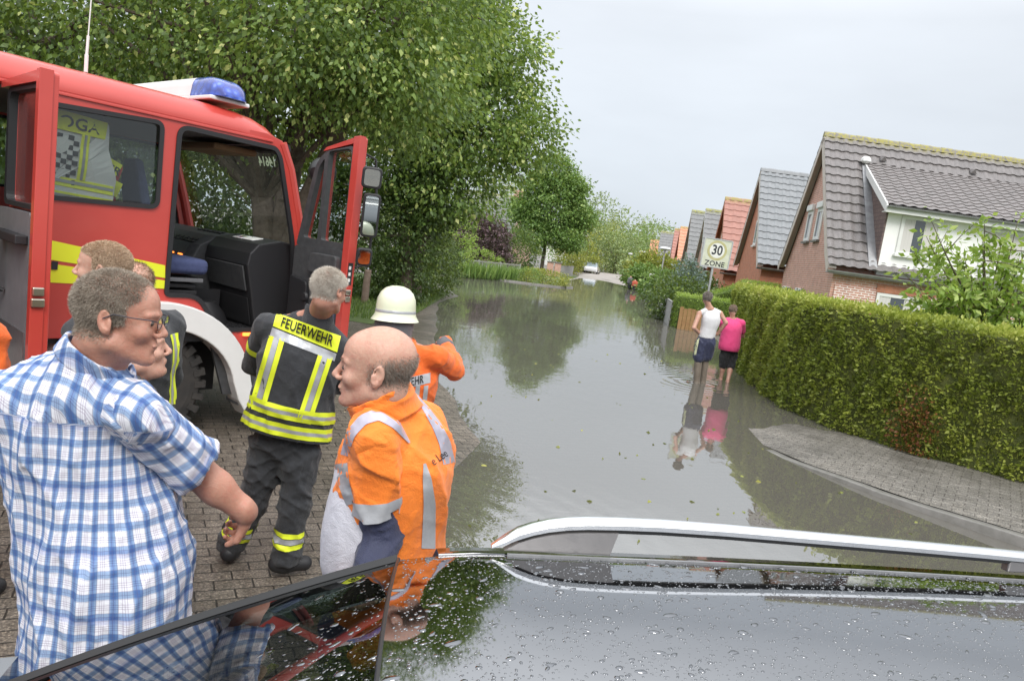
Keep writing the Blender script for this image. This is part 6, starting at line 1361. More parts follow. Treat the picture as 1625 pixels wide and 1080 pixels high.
def strands(sd,c,Rm,s,dens,n,L,w_,mat,par,base,name='hair',comb=(0,-.5,-.3),lift=.6,jit=.35,attr=True):
    d=rng.normal(0,1,(n*3,3)); d/=np.linalg.norm(d,axis=1)[:,None]; cen=np.array([0,-.012,.02])*s
    O=np.array(c)+(cen+d*.2*s)@Rm.T; P,ok=sd.project(O,-(d@Rm.T),.0); P=P[ok]; q=((P-np.array(c))@Rm)/s; p=dens(q)*np.where((np.abs(q[:,0])>.0755)&(np.abs(q[:,1]+.008)<.024)&(q[:,2]<.034),0,1)*(np.abs(q[:,0])<.083)
    P=P[rng.uniform(0,1,len(P))<p][:n]
    N=sd.grad(P); cb=np.array(Rm)@np.array(comb,float); D=N*lift+cb+rng.normal(0,jit,P.shape); D-=N*np.minimum(0,(D*N).sum(1)-.12)[:,None]; D/=np.linalg.norm(D,axis=1)[:,None]
    T=np.cross(D,rng.normal(0,1,P.shape)); T/=np.linalg.norm(T,axis=1)[:,None]; Ls=L*rng.uniform(.6,1.2,len(P))[:,None]
    m1=P+D*Ls*.55+N*.0006; tip=P+D*Ls+cb*Ls*.25; V=np.stack([P-T*w_-N*.002,P+T*w_-N*.002,m1+T*w_*.8,tip,m1-T*w_*.8],1).reshape(-1,3); I=np.arange(len(P))*5
    F=np.concatenate([np.stack([I,I+1,I+2],1),np.stack([I+4,I+2,I+3],1),np.stack([I,I+2,I+4],1)]); tone=.5+.35*np.sin(P@np.array([60,45,80.]))*np.sin(P@np.array([-50,70,30.])); return mk(name,V-base,F,mat,par,attrs={'rnd':np.repeat(np.clip(.55*rng.uniform(0,1,len(P))+.45*tone,0,1),5)})
def hairmat(name,a,b): 
    t=NT(name); x=t.n('Attribute',attribute_name='rnd'); t.l(t.ramp(x.outputs['Fac'],[(0,a+(1,)),(1,b+(1,))]),t.b.inputs['Base Color']); t.b.inputs['Roughness'].default_value=.5; return t.m
def skinmat(name,c1,c2,red=(.55,.18,.13)):
    t=NT(name); v=t.coord(); f=t.noise(v,11,5,.65); f2=t.noise(v,150,3,.7); c_=t.ramp(f,[(.25,c1+(1,)),(.75,c2+(1,))]); vr=t.noise(v,32,5,.7); c_=t.mix(t.ramp(vr,[(.5,(0,0,0)),(.72,(.45,.45,.45))]),c_,(.46,.15,.11,1)); c_=t.mix(t.ramp(f2,[(.45,(0,0,0)),(.8,(.4,.4,.4))]),c_,red+(1,)); t.l(c_,t.b.inputs['Base Color'])
    t.b.inputs['Roughness'].default_value=.48; t.b.inputs['Subsurface Weight'].default_value=.12; t.b.inputs['Subsurface Radius'].default_value=(.01,.004,.002); t.b.inputs['Subsurface Scale'].default_value=1; f3=t.noise(v,38,4,.6,1.2); t.bump(t.math('ADD',t.math('MULTIPLY',f2,.35),f3),.55,.004); return t.m
SK=skinmat('skin_ruddy',(.42,.20,.135),(.54,.30,.22)); SK2=skinmat('skin_pale',(.50,.28,.20),(.60,.37,.28)); SK3=skinmat('skin_tanned',(.44,.24,.17),(.55,.32,.23))
def cloth(name,c,c2,rough=.85,bs=350,bump=.15,ns=6,w_=0): 
    t=NT(name); v=t.coord(); f=t.noise(v,ns,4,.6); t.l(t.ramp(f,[(.3,c+(1,)),(.7,c2+(1,))]),t.b.inputs['Base Color']); t.b.inputs['Roughness'].default_value=rough; t.b.inputs['Sheen Weight'].default_value=.15
    h=t.math('ADD',t.math('MULTIPLY',t.noise(v,bs,2,.6),.3),t.math('MULTIPLY',t.noise(v,17,5,.6,1.4),1.)); t.bump(h,min(1,bump*4.5),.010); return t.m
CL={'orange':cloth('orange_hi_vis_cloth',(1.0,.22,.02),(1.0,.27,.03),.7),'orange2':cloth('orange_red_cloth',(.80,.13,.015),(.88,.17,.02),.75),'black':cloth('black_fire_cloth',(.022,.024,.028),(.038,.04,.045)),'navy':cloth('navy_cloth',(.02,.026,.06),(.034,.04,.09),.6),
 'white':cloth('white_cotton',(.75,.75,.77),(.68,.68,.70)),'grey':cloth('grey_sweat_cloth',(.60,.60,.66),(.52,.52,.58)),'pink':cloth('pink_cotton',(.80,.06,.22),(.85,.09,.27)),'dgrey':cloth('dark_grey_cloth',(.10,.10,.11),(.14,.14,.15)),'brick':cloth('rust_red_cloth',(.42,.08,.04),(.48,.11,.06)),'boot':cloth('muddy_boot',(.16,.13,.10),(.24,.20,.16),.6),'blk':cloth('black_cotton',(.012,.012,.014),(.02,.02,.022))}
MT['stripe_y']=M('yellow_stripe',(.78,.88,.04),.5,bump=.2,bscale=300,bdist=.001); MT['stripe_s']=M('silver_tape',(.50,.51,.53),.38,metal=.2,col2=(.38,.39,.42),nscale=14,bump=.4,bscale=30,bdist=.004)
MT['stripe_l']=M('lilac_silver_tape',(.52,.49,.56),.4,metal=.2,col2=(.40,.38,.46),nscale=14,bump=.4,bscale=30,bdist=.004)
MT['lens']=glassy('lens_glass',(.9,.92,.9),1.5); MT['frame']=M('glasses_frame',(.06,.06,.07),.3,metal=.8)
def limbs(sd,J,k,ra,rl,kk=.02):
    pass
def mkperson(base,label,group=None):
    b=np.array([float(base[0]),float(base[1]),float(base[2])]); e=empty('person',b,0,label,'person',group); return e,b
def glasses(c,Rm,s,e,b,half=False):
    fr=lambda v: np.array(c)+Rm@(np.array(v)*s)-b; mb=MB()
    for q in (-1,1):
        pts=[fr((q*(.034+.023*cos(a)),.103-.010*abs(cos(a))*0-.004,.000+.0155*sin(a))) for a in np.linspace(0,2*pi,22)[:-1]]; mb.tube(pts,.0011,6,closed=True)
        mb.tube([fr((q*.057,.098,.006)),fr((q*.072,.086,.010)),fr((q*.079,.045,.010)),fr((q*.083,.004,.012)),fr((q*.084,-.018,-.002))],.0016,6)
    mb.tube([fr((-.011,.101,.004)),fr((0,.106,.008)),fr((.011,.101,.004))],.0011,6); g=mb.build('glasses',MT['frame'],e,smooth=True)
    for q in (-1,1):
        mb=MB(); mb.add([fr((q*(.034+.022*cos(a)),.0985,.0145*sin(a))) for a in np.linspace(0,2*pi,22)[:-1]],[tuple(range(21))]); mb.build('lens',MT['lens'],g)
# ---------- 1: plaid shirt man ----------
def plaid():
    e,b=mkperson((-.98,1.78,0),'heavy grey haired man with glasses in a blue and white plaid shirt')
    Fh=frame(76,4,-2); hc=at(190,503,1.74); hs=1.0; Fb=frame(14)
    nb=at(148,580,1.77); shR=at(216,655,1.72); shL=at(10,632,1.74)+np.array([-.0,.0,-.02]); elR=at(318,752,1.93); wrR=at(390,812,1.98)
    sd=SDF(); head(sd,hc,Fh,hs,.45,nb,.062)
    hip=np.array([-1.015,1.80,.93]); ch=at(112,690,1.80)
    sd.ell(ch,(.17,.11,.19),.04,rot=Fb); sd.ell((hip+ch)/2,(.165,.13,.22),.04,rot=Fb); sd.ell(hip,(.17,.13,.13),.04,rot=Fb)
    sd.cap(nb,shR,.042,.045,.03); sd.cap(nb,shL,.042,.045,.03)
    sd.cap(shR,elR,.055,.046,.02); sd.cap(elR,wrR,.048,.035,.012); m_=(elR*.65+wrR*.35); sd.ell(m_,(.044,.043,.047),.03)
    wd=nrm(np.array([-.25,.62,-.75])); hand(sd,wrR,wd,nrm(np.array([-1,-.25,-.1])),-1,1.55,1.05)
    elL=shL+np.array([-.10,.02,-.30]); wrL=at(110,850,1.98); elL=np.array([-1.22,1.95,1.25])
    sd.cap(shL,elL,.055,.045,.03); sd.cap(elL,wrL,.045,.03,.015); hand(sd,wrL,nrm(np.array([.6,.1,.2])),np.array([0,.3,-1]),1,.6)
    for q in (-1,1):
        h_=hip+Fb@np.array([.10*q,0,-.05]); kn=h_+np.array([0,.03,-.42]); an=np.array([h_[0],h_[1],.09]); sd.cap(h_,kn,.10,.07,.04); sd.cap(kn,an,.068,.045,.02); sd.cap(an+[0,-.04,-.04],an+[.03,.16,-.05],.04,.035,.02)
    build_sdf(sd,'body',SK,e,b,.0045)
    # shirt
    sh=SDF(); sh.ell(ch+[0,0,-.0],(.215,.155,.24),.05,rot=Fb); sh.ell((hip+ch)/2+Fb@np.array([0,.03,.0]),(.222,.19,.30),.07,rot=Fb); sh.cap(hip+[0,0,.12],hip+[0,0,-.14],.222,.24,.05,flat=(Fb[:,1],.85))
    sh.cap(nb+[0,-.0,-.03],shR+Fb@np.array([-.02,0,.0]),.066,.070,.05); sh.cap(nb+[0,-.0,-.03],shL,.070,.080,.05); sh.cap(nb+[-.01,-.02,-.08],nb+[0,0,.02],.11,.085,.03)
    slv=shR*.25+elR*.75; sh.cap(shR,shR*.9+slv*.1,.078,.078,.02)
    sh.cap(shL,shL*.3+elL*.7,.090,.09,.035)
    sh.noise(folds(.036,4,4,1.6,3)); f2=folds(.016,11,11,5,8); sh.noise(f2)
    axs=nrm(elR-shR); 
    def cutsl(P):
        d=(P-(shR*.10+elR*.90))@axs; inn=np.linalg.norm((P-shR)-np.outer((P-shR)@axs,axs),axis=1); return np.where(((P-shR)@axs>.05)&(inn<.17),d,-1.)
    sh.plane(hip+np.array([0,0,-.115]),(0.03,0,-1)); hin=SDF()
    # open neck
    sh.cap(nb+[0.0,.0,-.02],nb+[.03,.0,.09],.078,.082,.008,'-')
    # hollow sleeve and hem
    cen=(hip+ch)/2
    def puv(V):
        q=(V-cen)@Fb; th=np.arctan2(q[:,0],-q[:,1]); u=th*.27; v=V[:,2]+.25*np.abs(q[:,0])*(V[:,2]>1.5)*0
        t_=((V-shR)@axs)/np.linalg.norm(slv-shR); rad=np.linalg.norm((V-shR)-np.outer((V-shR)@axs,axs),axis=1); arm=np.zeros(len(V),bool)
        x1=nrm(np.cross(axs,[0,0,1])); x2=np.cross(axs,x1); w_=V-shR; ua=np.arctan2(w_@x2,w_@x1)*.098; va=w_@axs
        yoke=(V[:,2]>1.52)&~arm
        u=np.where(arm,ua,u); v=np.where(arm,va,v); u2=np.where(yoke,q[:,0]*1.05,u); v2=np.where(yoke,V[:,2]*.6+q[:,1]*1.2+.012,v)
        return {'puv':np.column_stack([u2,v2,np.zeros(len(V))])}
    t=NT('blue_plaid_cotton'); at_=t.n('Attribute',attribute_name='puv'); sx=t.n('SeparateXYZ'); t.l(at_.outputs['Vector'],sx.inputs[0])
    def band(c,per,lo,hi,ph=0):
        m_=t.math('FRACT',t.math('ADD',t.math('DIVIDE',c,per),ph+10)); return t.ramp(m_,[(max(0,lo-.012),(0,0,0)),(lo+.012,(1,1,1)),(hi-.012,(1,1,1)),(min(1,hi+.012),(0,0,0))])
    U_,V_=sx.outputs[0],sx.outputs[1]; c_=(.78,.79,.85,1); blue=(.21,.38,.62,1); navy=(.09,.11,.24,1); lil=(.48,.40,.50,1); PE=.054
    c=t.mix(t.math('MULTIPLY',band(U_,PE,.08,.44),.85),c_,blue,'MULTIPLY'); c=t.mix(t.math('MULTIPLY',band(V_,PE,.10,.42),.8),c,blue,'MULTIPLY'); c=t.mix(t.math('MULTIPLY',band(U_,PE,.14,.34),.55),c,(.45,.55,.8,1),'MULTIPLY'); c=t.mix(t.math('MULTIPLY',band(V_,PE*3,.30,.42),.5),c,(.45,.5,.75,1),'MULTIPLY')
    for C0,ws in ((U_,((.05,.075),(.22,.25),(.43,.455))),(V_,((.06,.08),(.24,.26),(.42,.44)))):
        for a_,b_ in ws: c=t.mix(t.math('MULTIPLY',band(C0,PE,a_,b_),.7),c,navy,'MIX')
        for a_,b_ in ((.60,.63),(.70,.73),(.80,.83)): c=t.mix(t.math('MULTIPLY',band(C0,PE,a_,b_),.65),c,lil,'MULTIPLY')
    t.l(c,t.b.inputs['Base Color']); t.b.inputs['Roughness'].default_value=.85; v=t.coord(); h=t.math('ADD',t.math('MULTIPLY',t.noise(v,600,2),.25),t.noise(v,22,5,.6,.8)); t.bump(h,.5,.010)
    o=build_sdf(sh,'shirt',t.m,e,b,.005,attrs=puv)
    sv=SDF(); sv.cap(shR-axs*.01,slv,.073,.090,.03); sv.noise(folds(.034,5,5,5,13)); sv.noise(folds(.014,12,12,9,18)); sv.plane(shR*.10+elR*.90,axs); sv.cap(slv-axs*.01,slv+axs*.2,.080,.088,.003,'-')
    def puvs(V):
        vd=nrm(shR-_C); x2=nrm(np.cross(axs,vd)); x3=np.cross(axs,x2); w_=V-shR; a_=w_@x2; return {'puv':np.column_stack([a_*1.1+.25*np.abs(w_@x3)*0,w_@axs,np.zeros(len(V))])}
    build_sdf(sv,'sleeve',t.m,o,b,.005,attrs=puvs)
    co_=SDF(); cax=nrm(hc-nb+np.array([0,0,-.03])); co_.cap(nb-cax*.03,nb+cax*.10,.103,.092,.01); co_.cap(nb-cax*.10,hc+[0,0,-.03],.090,.082,.004,'-')
    pn=nrm(np.array([.50,.18,.84])); co_.plane(at(150,562,1.72),pn); co_.plane(at(150,562,1.72)-pn*.055,-pn); build_sdf(co_,'collar',t.m,o,b,.004,attrs=puv)
    # seams
    tr_=SDF(); tr_.ell(hip+[0,0,-.05],(.20,.17,.16),.04,rot=Fb)
    for q in (-1,1): h_=hip+Fb@np.array([.10*q,0,-.05]); tr_.cap(h_,[h_[0],h_[1]+.02,.50],.125,.095,.05); tr_.cap([h_[0],h_[1]+.02,.50],[h_[0],h_[1],.06],.095,.08,.02)
    tr_.noise(folds(.006,8,8,8,5)); tr_.plane((0,0,.05),(0,0,-1)); build_sdf(tr_,'trousers',CL['brick'],e,b,.012)
    sho=SDF(); 
    for q in (-1,1): h_=hip+Fb@np.array([.10*q,0,-.05]); sho.cap((h_[0],h_[1]-.05,.05),(h_[0]+.03,h_[1]+.18,.045),.052,.045,.02)
    sho.plane((0,0,.002),(0,0,-1)); build_sdf(sho,'shoes',CL['dgrey'],e,b,.012)
    def dens(p):
        x,y,z=p.T; line=.020+.06*np.clip((y+.0)/.09,0,1)+0*z; d=np.where(z>line,1.,0.); d=np.where((y<.004)&(z>-.062),np.clip((z+.062)/.02,0,1),d); d=np.where((y>.0)&(y<.03)&(z>-.01),1.,d); d*=np.where((y>.045)&(z<.10),np.clip(1-(y-.045)/.025,0,1),1); d*=np.where(y>.055,.35,1)
        return d
    strands(sd,hc,Fh,hs,dens,44000,.011,.00045,hairmat('grey_brown_hair',(.15,.12,.09),(.52,.45,.37)),e,b,comb=(0,-.1,-.35),lift=.55)
    strands(sd,hc,Fh,hs,lambda p: np.where((p[:,2]<-.03)&(p[:,2]>-.115)&(p[:,1]>.0),.8,0.),3500,.0016,.0003,MT['bark'],e,b,name='stubble',lift=.5)
    glasses(hc+Fh@np.array([0,.004,.004]),Fh,hs*1.0,e,b)
    mb=MB(); 
    for q in (-1,1): 
        p=hc+Fh@(np.array([.031*q,.0818,.0015])*hs)-b; mb.lathe([(0,.008),(.005,.006),(.0075,0),(.005,-.006),(0,-.008)],12,c=p)
    mb.build('eye',M('eye_dark',(.08,.06,.05),.15),e,smooth=True)
plaid()
# ---------- 2: FEUERWEHR firefighter ----------
def fire_jacket(e,b,ch,hip,nb,Fb,arms,mat,h=.008,w_=1.,hem=None,stand=True,seed=1,depth=1.):
    j=SDF(); j.ell(ch,(.225*w_,.16*depth,.20),.05,rot=Fb); c2=(ch+hip)/2; j.cap(ch+Fb@np.array([0,0,-.02]),hip+Fb@np.array([0,0,-.06]),.215*w_,.245*w_,.05,flat=(Fb[:,1],.72*depth))
    for (s_,el_,wr_) in arms: j.cap(nb+[0,0,-.05],s_,.065,.082,.05); j.cap(s_,el_,.082,.070,.03); j.cap(el_,wr_,.070,.055,.025)
    j.noise(folds(.036,5,5,4.,seed)); j.noise(folds(.014,12,12,10,seed+20)); j.plane(hip+Fb@np.array([0,0,-.10 if hem is None else hem]),-Fb[:,2])
    if stand: j.cap(nb+[0,0,-.06],nb+[0,0,.020],.082,.078,.02); j.cap(nb+[0,0,.0],nb+[0,0,.2],.064,.075,.006,'-'); 
    return j
def trousers(e,b,hip,Fb,legs,mat,h=.010,r=(.115,.085,.08),seed=4,zc=.05,name='trousers'):
    t_=SDF(); t_.ell(hip+Fb@np.array([0,0,-.03]),(.175,.13,.15),.04,rot=Fb)
    for (h_,k_,a_) in legs: t_.cap(h_,k_,r[0],r[1],.04); t_.cap(k_,a_,r[1],r[2],.02)
    t_.noise(folds(.040,6,6,6,seed)); t_.noise(folds(.018,13,13,12,seed+9)); t_.plane((0,0,zc),(0,0,-1)); o=build_sdf(t_,name,mat,e,b,h); return t_,o
def boots(e,b,feet,mat,h=.008,top=.22,name='boots'):
    t_=SDF()
    for (a_,toe) in feet: a_,toe=np.array(a_),np.array(toe); t_.cap((a_[0],a_[1],.06),(a_[0],a_[1],top),.055,.062,.02); t_.cap((a_[0],a_[1],.05)-nrm(toe-a_)*.05,toe,.05,.045,.03)
    t_.plane((0,0,.003),(0,0,-1)); build_sdf(t_,name,mat,e,b,h)
def skinbody(sd,ch,hip,Fb,arms,legs,nb):
    sd.ell(ch,(.165,.10,.17),.04,rot=Fb); sd.ell((ch+hip)/2,(.14,.10,.17),.05,rot=Fb); sd.ell(hip,(.155,.10,.11),.04,rot=Fb)
    for (s_,el_,wr_) in arms: sd.cap(nb,s_,.045,.045,.04); sd.cap(s_,el_,.048,.04,.02); sd.cap(el_,wr_,.042,.028,.012)
    for (h_,k_,a_) in legs: sd.cap(h_,k_,.085,.058,.03); sd.cap(k_,np.array(k_)*.6+np.array(a_)*.4,.055,.056,.02); sd.cap(k_,a_,.055,.036,.02)
def feuer():
    e,b=mkperson((-1.33,3.93,0),'grey haired firefighter in a black jacket with the yellow FEUERWEHR back panel')
    hc=at(523,461,3.72); Fh=frame(28,12,-3); nb=at(506,498,3.80); Fb=frame(-13,6,9)
    ch=at(478,572,3.86); hip=at(455,684,3.92); shL=at(425,520,3.88); shR=at(535,552,3.88); elL=at(402,578,4.05); wrL=at(440,600,4.2); elR=at(550,606,4.0); wrR=at(490,610,4.2)
    hl=at(426,710,3.93); hr=at(478,714,3.93); kl=at(402,796,3.94); kr=at(468,800,3.90); al=at(366,878,3.97); ar=at(452,893,3.90); al[2]=ar[2]=.09
    arms=[(shL,elL,wrL),(shR,elR,wrR)]; legs=[(hl,kl,al),(hr,kr,ar)]
    sd=SDF(); head(sd,hc,Fh,1.0,.2,nb,.056); skinbody(sd,ch,hip,Fb,arms,legs,nb); hand(sd,wrL,nrm([.8,.3,.2]),np.array([0,-1,0]),1,.8); hand(sd,wrR,nrm([-.8,.3,.2]),np.array([0,-1,0]),-1,.8); build_sdf(sd,'body',SK,e,b,.007)
    j=fire_jacket(e,b,ch,hip,nb,Fb,arms,CL['black'],w_=1.02,seed=11,hem=-.015); jo=build_sdf(j,'jacket',CL['black'],e,b,.008)
    into=Fb[:,1]
    def bp(px,py): return at(px,py,3.5)
    def q4(a,b_,c,d,mat,name,n=14,m_=6,off=.004):
        A=[at(p[0],p[1],3.45) for p in (a,b_,c,d)]; G=[]; 
        u=np.linspace(0,1,n)[:,None,None]; v=np.linspace(0,1,m_)[None,:,None]; A=[np.array(x) for x in A]; G=(A[0]*(1-u)+A[1]*u)*(1-v)+(A[3]*(1-u)+A[2]*u)*v
        return decal(j,name,G,G-_C,MT[mat],jo,b,off)
    q4((439,496),(541,533),(535,559),(433,517),'stripe_y','label_panel',60,14,.006); grid_text('back_lettering','FEUERWEHR',LASTG,.007,MT['inkk'],jo,b,.088,1,condense=.64,bold=.0012)
    q4((432,519),(534,561),(531,573),(428,533),'stripe_s','reflective_stripe',50,8)
    for (x0,x1,x2,x3) in ((427,396,407,439),(505,470,481,516)):
        w_=x3-x0; y0,y1=(532,640) if x0<450 else (562,668)
        for k,mt in enumerate(('stripe_y','stripe_s','stripe_y')):
            f0,f1=(k*.36,k*.36+.30) if k!=1 else (.31,.66); 
            if k==2: f0,f1=.68,1.0
            q4((x0+w_*f0*2.1,y0+w_*f0*.5),(x0+w_*f1*2.1,y0+w_*f1*.5),(x1+w_*f1*2.1,y1+w_*f1*.5),(x1+w_*f0*2.1,y1+w_*f0*.5),mt,'reflective_stripe',4,16)
    for (y0,h_) in ((640,0),(672,0)):
        pass
    # hem bands all round
    upb=Fb[:,2]
    for dz,mt,w_ in ((.180,'stripe_y',.026),(.156,'stripe_s',.022),(.132,'stripe_y',.026),(.078,'stripe_y',.026),(.054,'stripe_s',.022),(.030,'stripe_y',.026)):
        decal_ring(j,'hem_band',hip+upb*(dz-.012),upb,.45,w_,MT[mt],jo,b,off=.004,n=90,ref=Fb[:,0])
    decal_ring(j,'sleeve_band',shL*.5+elL*.5,elL-shL,.2,.045,MT['stripe_y'],jo,b,off=.004,rmax=.135)
    # lettering follows the panel
    c=(at(439,496,3.45)+at(541,533,3.45)+at(535,559,3.45)+at(433,517,3.45))/4; rt=nrm(at(541,534,3.45)-at(439,495,3.45)); c0=c
    V=None; tw_=np.linalg.norm(at(541,530,3.45)-at(439,492,3.45)); view=nrm(c-_C); up=np.cross(rt,view); up=up if up[2]>0 else -up

    ts,to=trousers(e,b,hip,Fb,legs,CL['black'],.009,(.112,.092,.088),6,.07)
    for (k_,a_) in ((kl,al),(kr,ar)):
        c=k_*.42+a_*.58; ax=k_-a_; a_n=nrm(ax)
        for dz,mt,w_ in ((.035,'stripe_y',.030),(0,'stripe_s',.032),(-.035,'stripe_y',.030)): decal_ring(ts,'calf_band',c+a_n*dz,a_n,.25,w_,MT[mt],to,b,off=.004,n=60,rmax=.13)
    boots(e,b,[(al,al+np.array([-.02,.12,-.04])),(ar,ar+np.array([.10,.06,-.04]))],MT['rubber'],.009,.2)
    def dens(p): x,y,z=p.T; return np.where((z>.03+.4*np.clip(y,0,1))|((y<.0)&(z>-.055)),1.,0.)
    strands(sd,hc,Fh,1.,dens,26000,.020,.0006,hairmat('white_grey_hair',(.40,.34,.28),(.90,.86,.78)),e,b,comb=(0,-.25,-.45),lift=.55); glasses(hc,Fh,1.0,e,b)
feuer()
# ---------- 3: bald man in orange ----------
def bald():
    e,b=mkperson((-.30,2.02,0),'balding man in a bright orange hi-vis jacket with silver bands, looking to the left')
    hc=at(597,583,1.87); Fh=frame(-98,2,-3); nb=at(612,652,1.93); Fb=frame(-62,0,0); hs=1.0
    ch=at(630,745,1.98); hip=np.array([-.30,2.03,.95]); shL=at(592,692,1.82); shR=at(668,680,2.16); elL=at(604,850,1.87); wrL=at(575,950,1.72); elR=shR+[.02,.08,-.28]; wrR=elR+[.02,-.05,-.22]
    arms=[(shL,elL,wrL),(shR,elR,wrR)]; legs=[]
    for q in (-1,1): h_=hip+Fb@np.array([.09*q,0,-.05]); legs.append((h_,h_*[1,1,0]+[0,.0,.50],h_*[1,1,0]+[0,0,.09]))
    sd=SDF(); head(sd,hc,Fh,hs,.35,nb,.062); skinbody(sd,ch,hip,Fb,arms,legs,nb); hand(sd,wrL,nrm([-.8,.1,-.3]),np.array([0,.2,1]),1,.6); hand(sd,wrR,nrm([0,-.1,-1]),np.array([-1,.2,0]),-1,.6); build_sdf(sd,'body',SK2,e,b,.0045)
    # grey sweater
    sw_=SDF(); sw_.ell(ch+Fb@np.array([0,.05,-.02]),(.15,.13,.2),.05,rot=Fb); sw_.ell(at(552,850,1.90)+Fb@np.array([0.06,-.02,0]),(.14,.12,.24),.05,rot=Fb); sw_.cap(hip+[0,0,.1],hip+[0,0,-.08],.17,.17,.05); sw_.noise(folds(.012,8,8,4,31)); sw_.plane(hip+[0,0,-.1],(0,0,-1)); build_sdf(sw_,'sweatshirt',CL['grey'],e,b,.007)
    # jacket, open in front
    j=SDF(); j.ell(ch,(.190,.145,.22),.05,rot=Fb); j.cap(ch+[0,0,-.03],hip+[0.0,0,-.05],.185,.20,.05,flat=(Fb[:,1],.80)); j.cap(nb+[0,0,-.04],shL,.066,.070,.04); j.cap(nb+[0,0,-.04],shR,.066,.072,.04)
    axl=nrm(elL-shL); cuff=shL*.28+elL*.72
    j.cap(shL,shL*.93+cuff*.07,.068,.066,.02); j.cap(shR,shR*.3+elR*.7,.085,.085,.035); j.noise(folds(.038,4,4,3.4,42)); j.noise(folds(.017,10,10,9,13))
    sv=SDF(); sv.cap(shL,cuff,.071,.076,.02); sv.noise(folds(.040,5,5,6,52)); sv.noise(folds(.018,10,10,9,19)); sv.plane(cuff,axl); sv.cap(cuff-axl*.012,cuff+axl*.2,.064,.068,.003,'-')
    # front opening: wedge
    fc=ch+Fb@np.array([.0,.16,-.22]); j.cap(ch+Fb@np.array([-.02,.22,.02]),fc+Fb@np.array([-.03,.10,-.20]),.03,.23,.02,'-')
    j.plane(hip+[0,0,-.12],(0,0,-1))
    # stand collar
    pass
    j.cap(nb+[0,0,-.06],hc+[0,0,-.04],.070,.070,.006,'-')
    o=build_sdf(j,'hi_vis_jacket',CL['orange'],e,b,.005)
    build_sdf(sv,'sleeve',CL['orange'],o,b,.005); uj=Union(j,sv)
    co_=SDF(); cax=nrm(hc-nb+Fh@np.array([0,.02,0])); co_.cap(nb-cax*.08,nb+cax*.09,.108,.092,.02); co_.noise(folds(.016,9,9,9,4)); co_.cap(nb-cax*.12,nb+cax*.2,.088,.080,.004,'-')
    c1,c2,c3=at(548,652,1.80),at(650,606,1.90),at(600,655,1.78); pn=nrm(np.cross(c2-c1,np.array([.1,1,.0]))); pn=pn if pn[2]>0 else -pn; co_.plane(c1*.5+c2*.5,pn); co_.plane(c1*.5+c2*.5-pn*.085,-pn); build_sdf(co_,'collar',CL['orange'],o,b,.0045)
    def strip(pts,w_,mat,name='reflective_stripe',n=30,Y=1.45):
        P=np.array(pts,float); s_=np.r_[0,np.cumsum(np.linalg.norm(np.diff(P,axis=0),axis=1))]; u=np.linspace(0,s_[-1],n); Q=np.stack([np.interp(u,s_,P[:,k]) for k in (0,1)],1); Q[1:-1]=(Q[:-2]+2*Q[1:-1]+Q[2:])/4; T=np.gradient(Q,axis=0); T/=np.linalg.norm(T,axis=1)[:,None]; N=np.stack([-T[:,1],T[:,0]],1)
        ww=np.interp(u,s_,np.broadcast_to(w_,len(P))) if not np.isscalar(w_) else np.full(n,w_)
        G=np.array([[at(*(Q[i]+N[i]*k*ww[i]),Y) for k in (-.5,-.25,0,.25,.5)] for i in range(n)]); return decal(uj,name,G,G-_C,MT[mat],o,b,.0035)
    strip([(546,722),(556,688),(576,665),(602,656),(628,672),(650,702)],[12,15,17,19,15,3],'stripe_l'); strip([(660,628),(676,648),(694,676),(706,702),(713,735)],[6,10,15,18,19],'stripe_l')
    strip([(674,735),(678,760),(682,800),(680,870)],[4,14,19,22],'stripe_s'); strip([(541,735),(545,765),(556,800)],[20,18,14],'stripe_s')
    decal_ring(sv,'sleeve_band',cuff-axl*.028,axl,.2,.052,MT['stripe_s'],o,b,off=.0035,n=90,rmax=.13)
    G0=at(700,726,1.5); r_=nrm(at(716,718,1.5)-at(694,733,1.5)); vw=nrm(G0-_C); up=np.cross(r_,vw); up=up if up[2]>0 else -up
    decal_text(j,'back_lettering','e Lee',at(697,725,1.5),r_,up,vw,.034,MT['inkk'],o,b,condense=.7,bold=.0,off=.007)
    mb=MB(); p,_=j.project([at(548,651,1.5)],[at(548,651,1.5)-_C],.004); mb.lathe([(0,.004),(.006,.004),(.008,0),(.008,-.003)],12,c=p[0]-b,axis='y'); mb.build('snap_button',MT['chrome'],o,smooth=True)
    sl_=SDF(); sl_.cap(shL*.5+elL*.5,elL,.060,.066,.02); sl_.cap(elL,wrL,.064,.045,.02); sl_.noise(folds(.020,13,13,13,77)); sl_.plane(wrL,nrm(wrL-elL)); build_sdf(sl_,'inner_sleeve',CL['navy'],e,b,.006)
    sl_=SDF(); sl_.cap(shR*.4+elR*.6,elR,.062,.066,.02); sl_.cap(elR,wrR,.064,.045,.02); build_sdf(sl_,'inner_sleeve',CL['navy'],e,b,.01)
    trousers(e,b,hip,Fb,legs,CL['navy'],.012); boots(e,b,[(l[2],l[2]+Fb@np.array([0,.15,-.04])) for l in legs],MT['rubber'],.01)
    def dens(p): x,y,z=p.T; lim=.055-.30*np.clip(y+.05,0,1); return np.where((y<.022)&(z<lim)&(z>-.058),np.clip((lim-z)/.03,0,1)*np.clip((z+.058)/.02,0,1)*np.clip((.022-y)/.03,.15,1),0.)*.9
    strands(sd,hc,Fh,hs,dens,15000,.009,.00035,hairmat('short_grey_hair',(.10,.08,.065),(.40,.34,.28)),e,b,comb=(0,-.25,-.5),lift=.35,jit=.25)
    mb=MB()
    for q in (-1,1): p=hc+Fh@(np.array([.031*q,.0818,.0015])*hs)-b; mb.lathe([(0,.007),(.005,.0055),(.0072,0),(.005,-.0055),(0,-.007)],12,c=p)
    mb.build('eye',M('eye_dark2',(.08,.06,.05),.15),e,smooth=True)
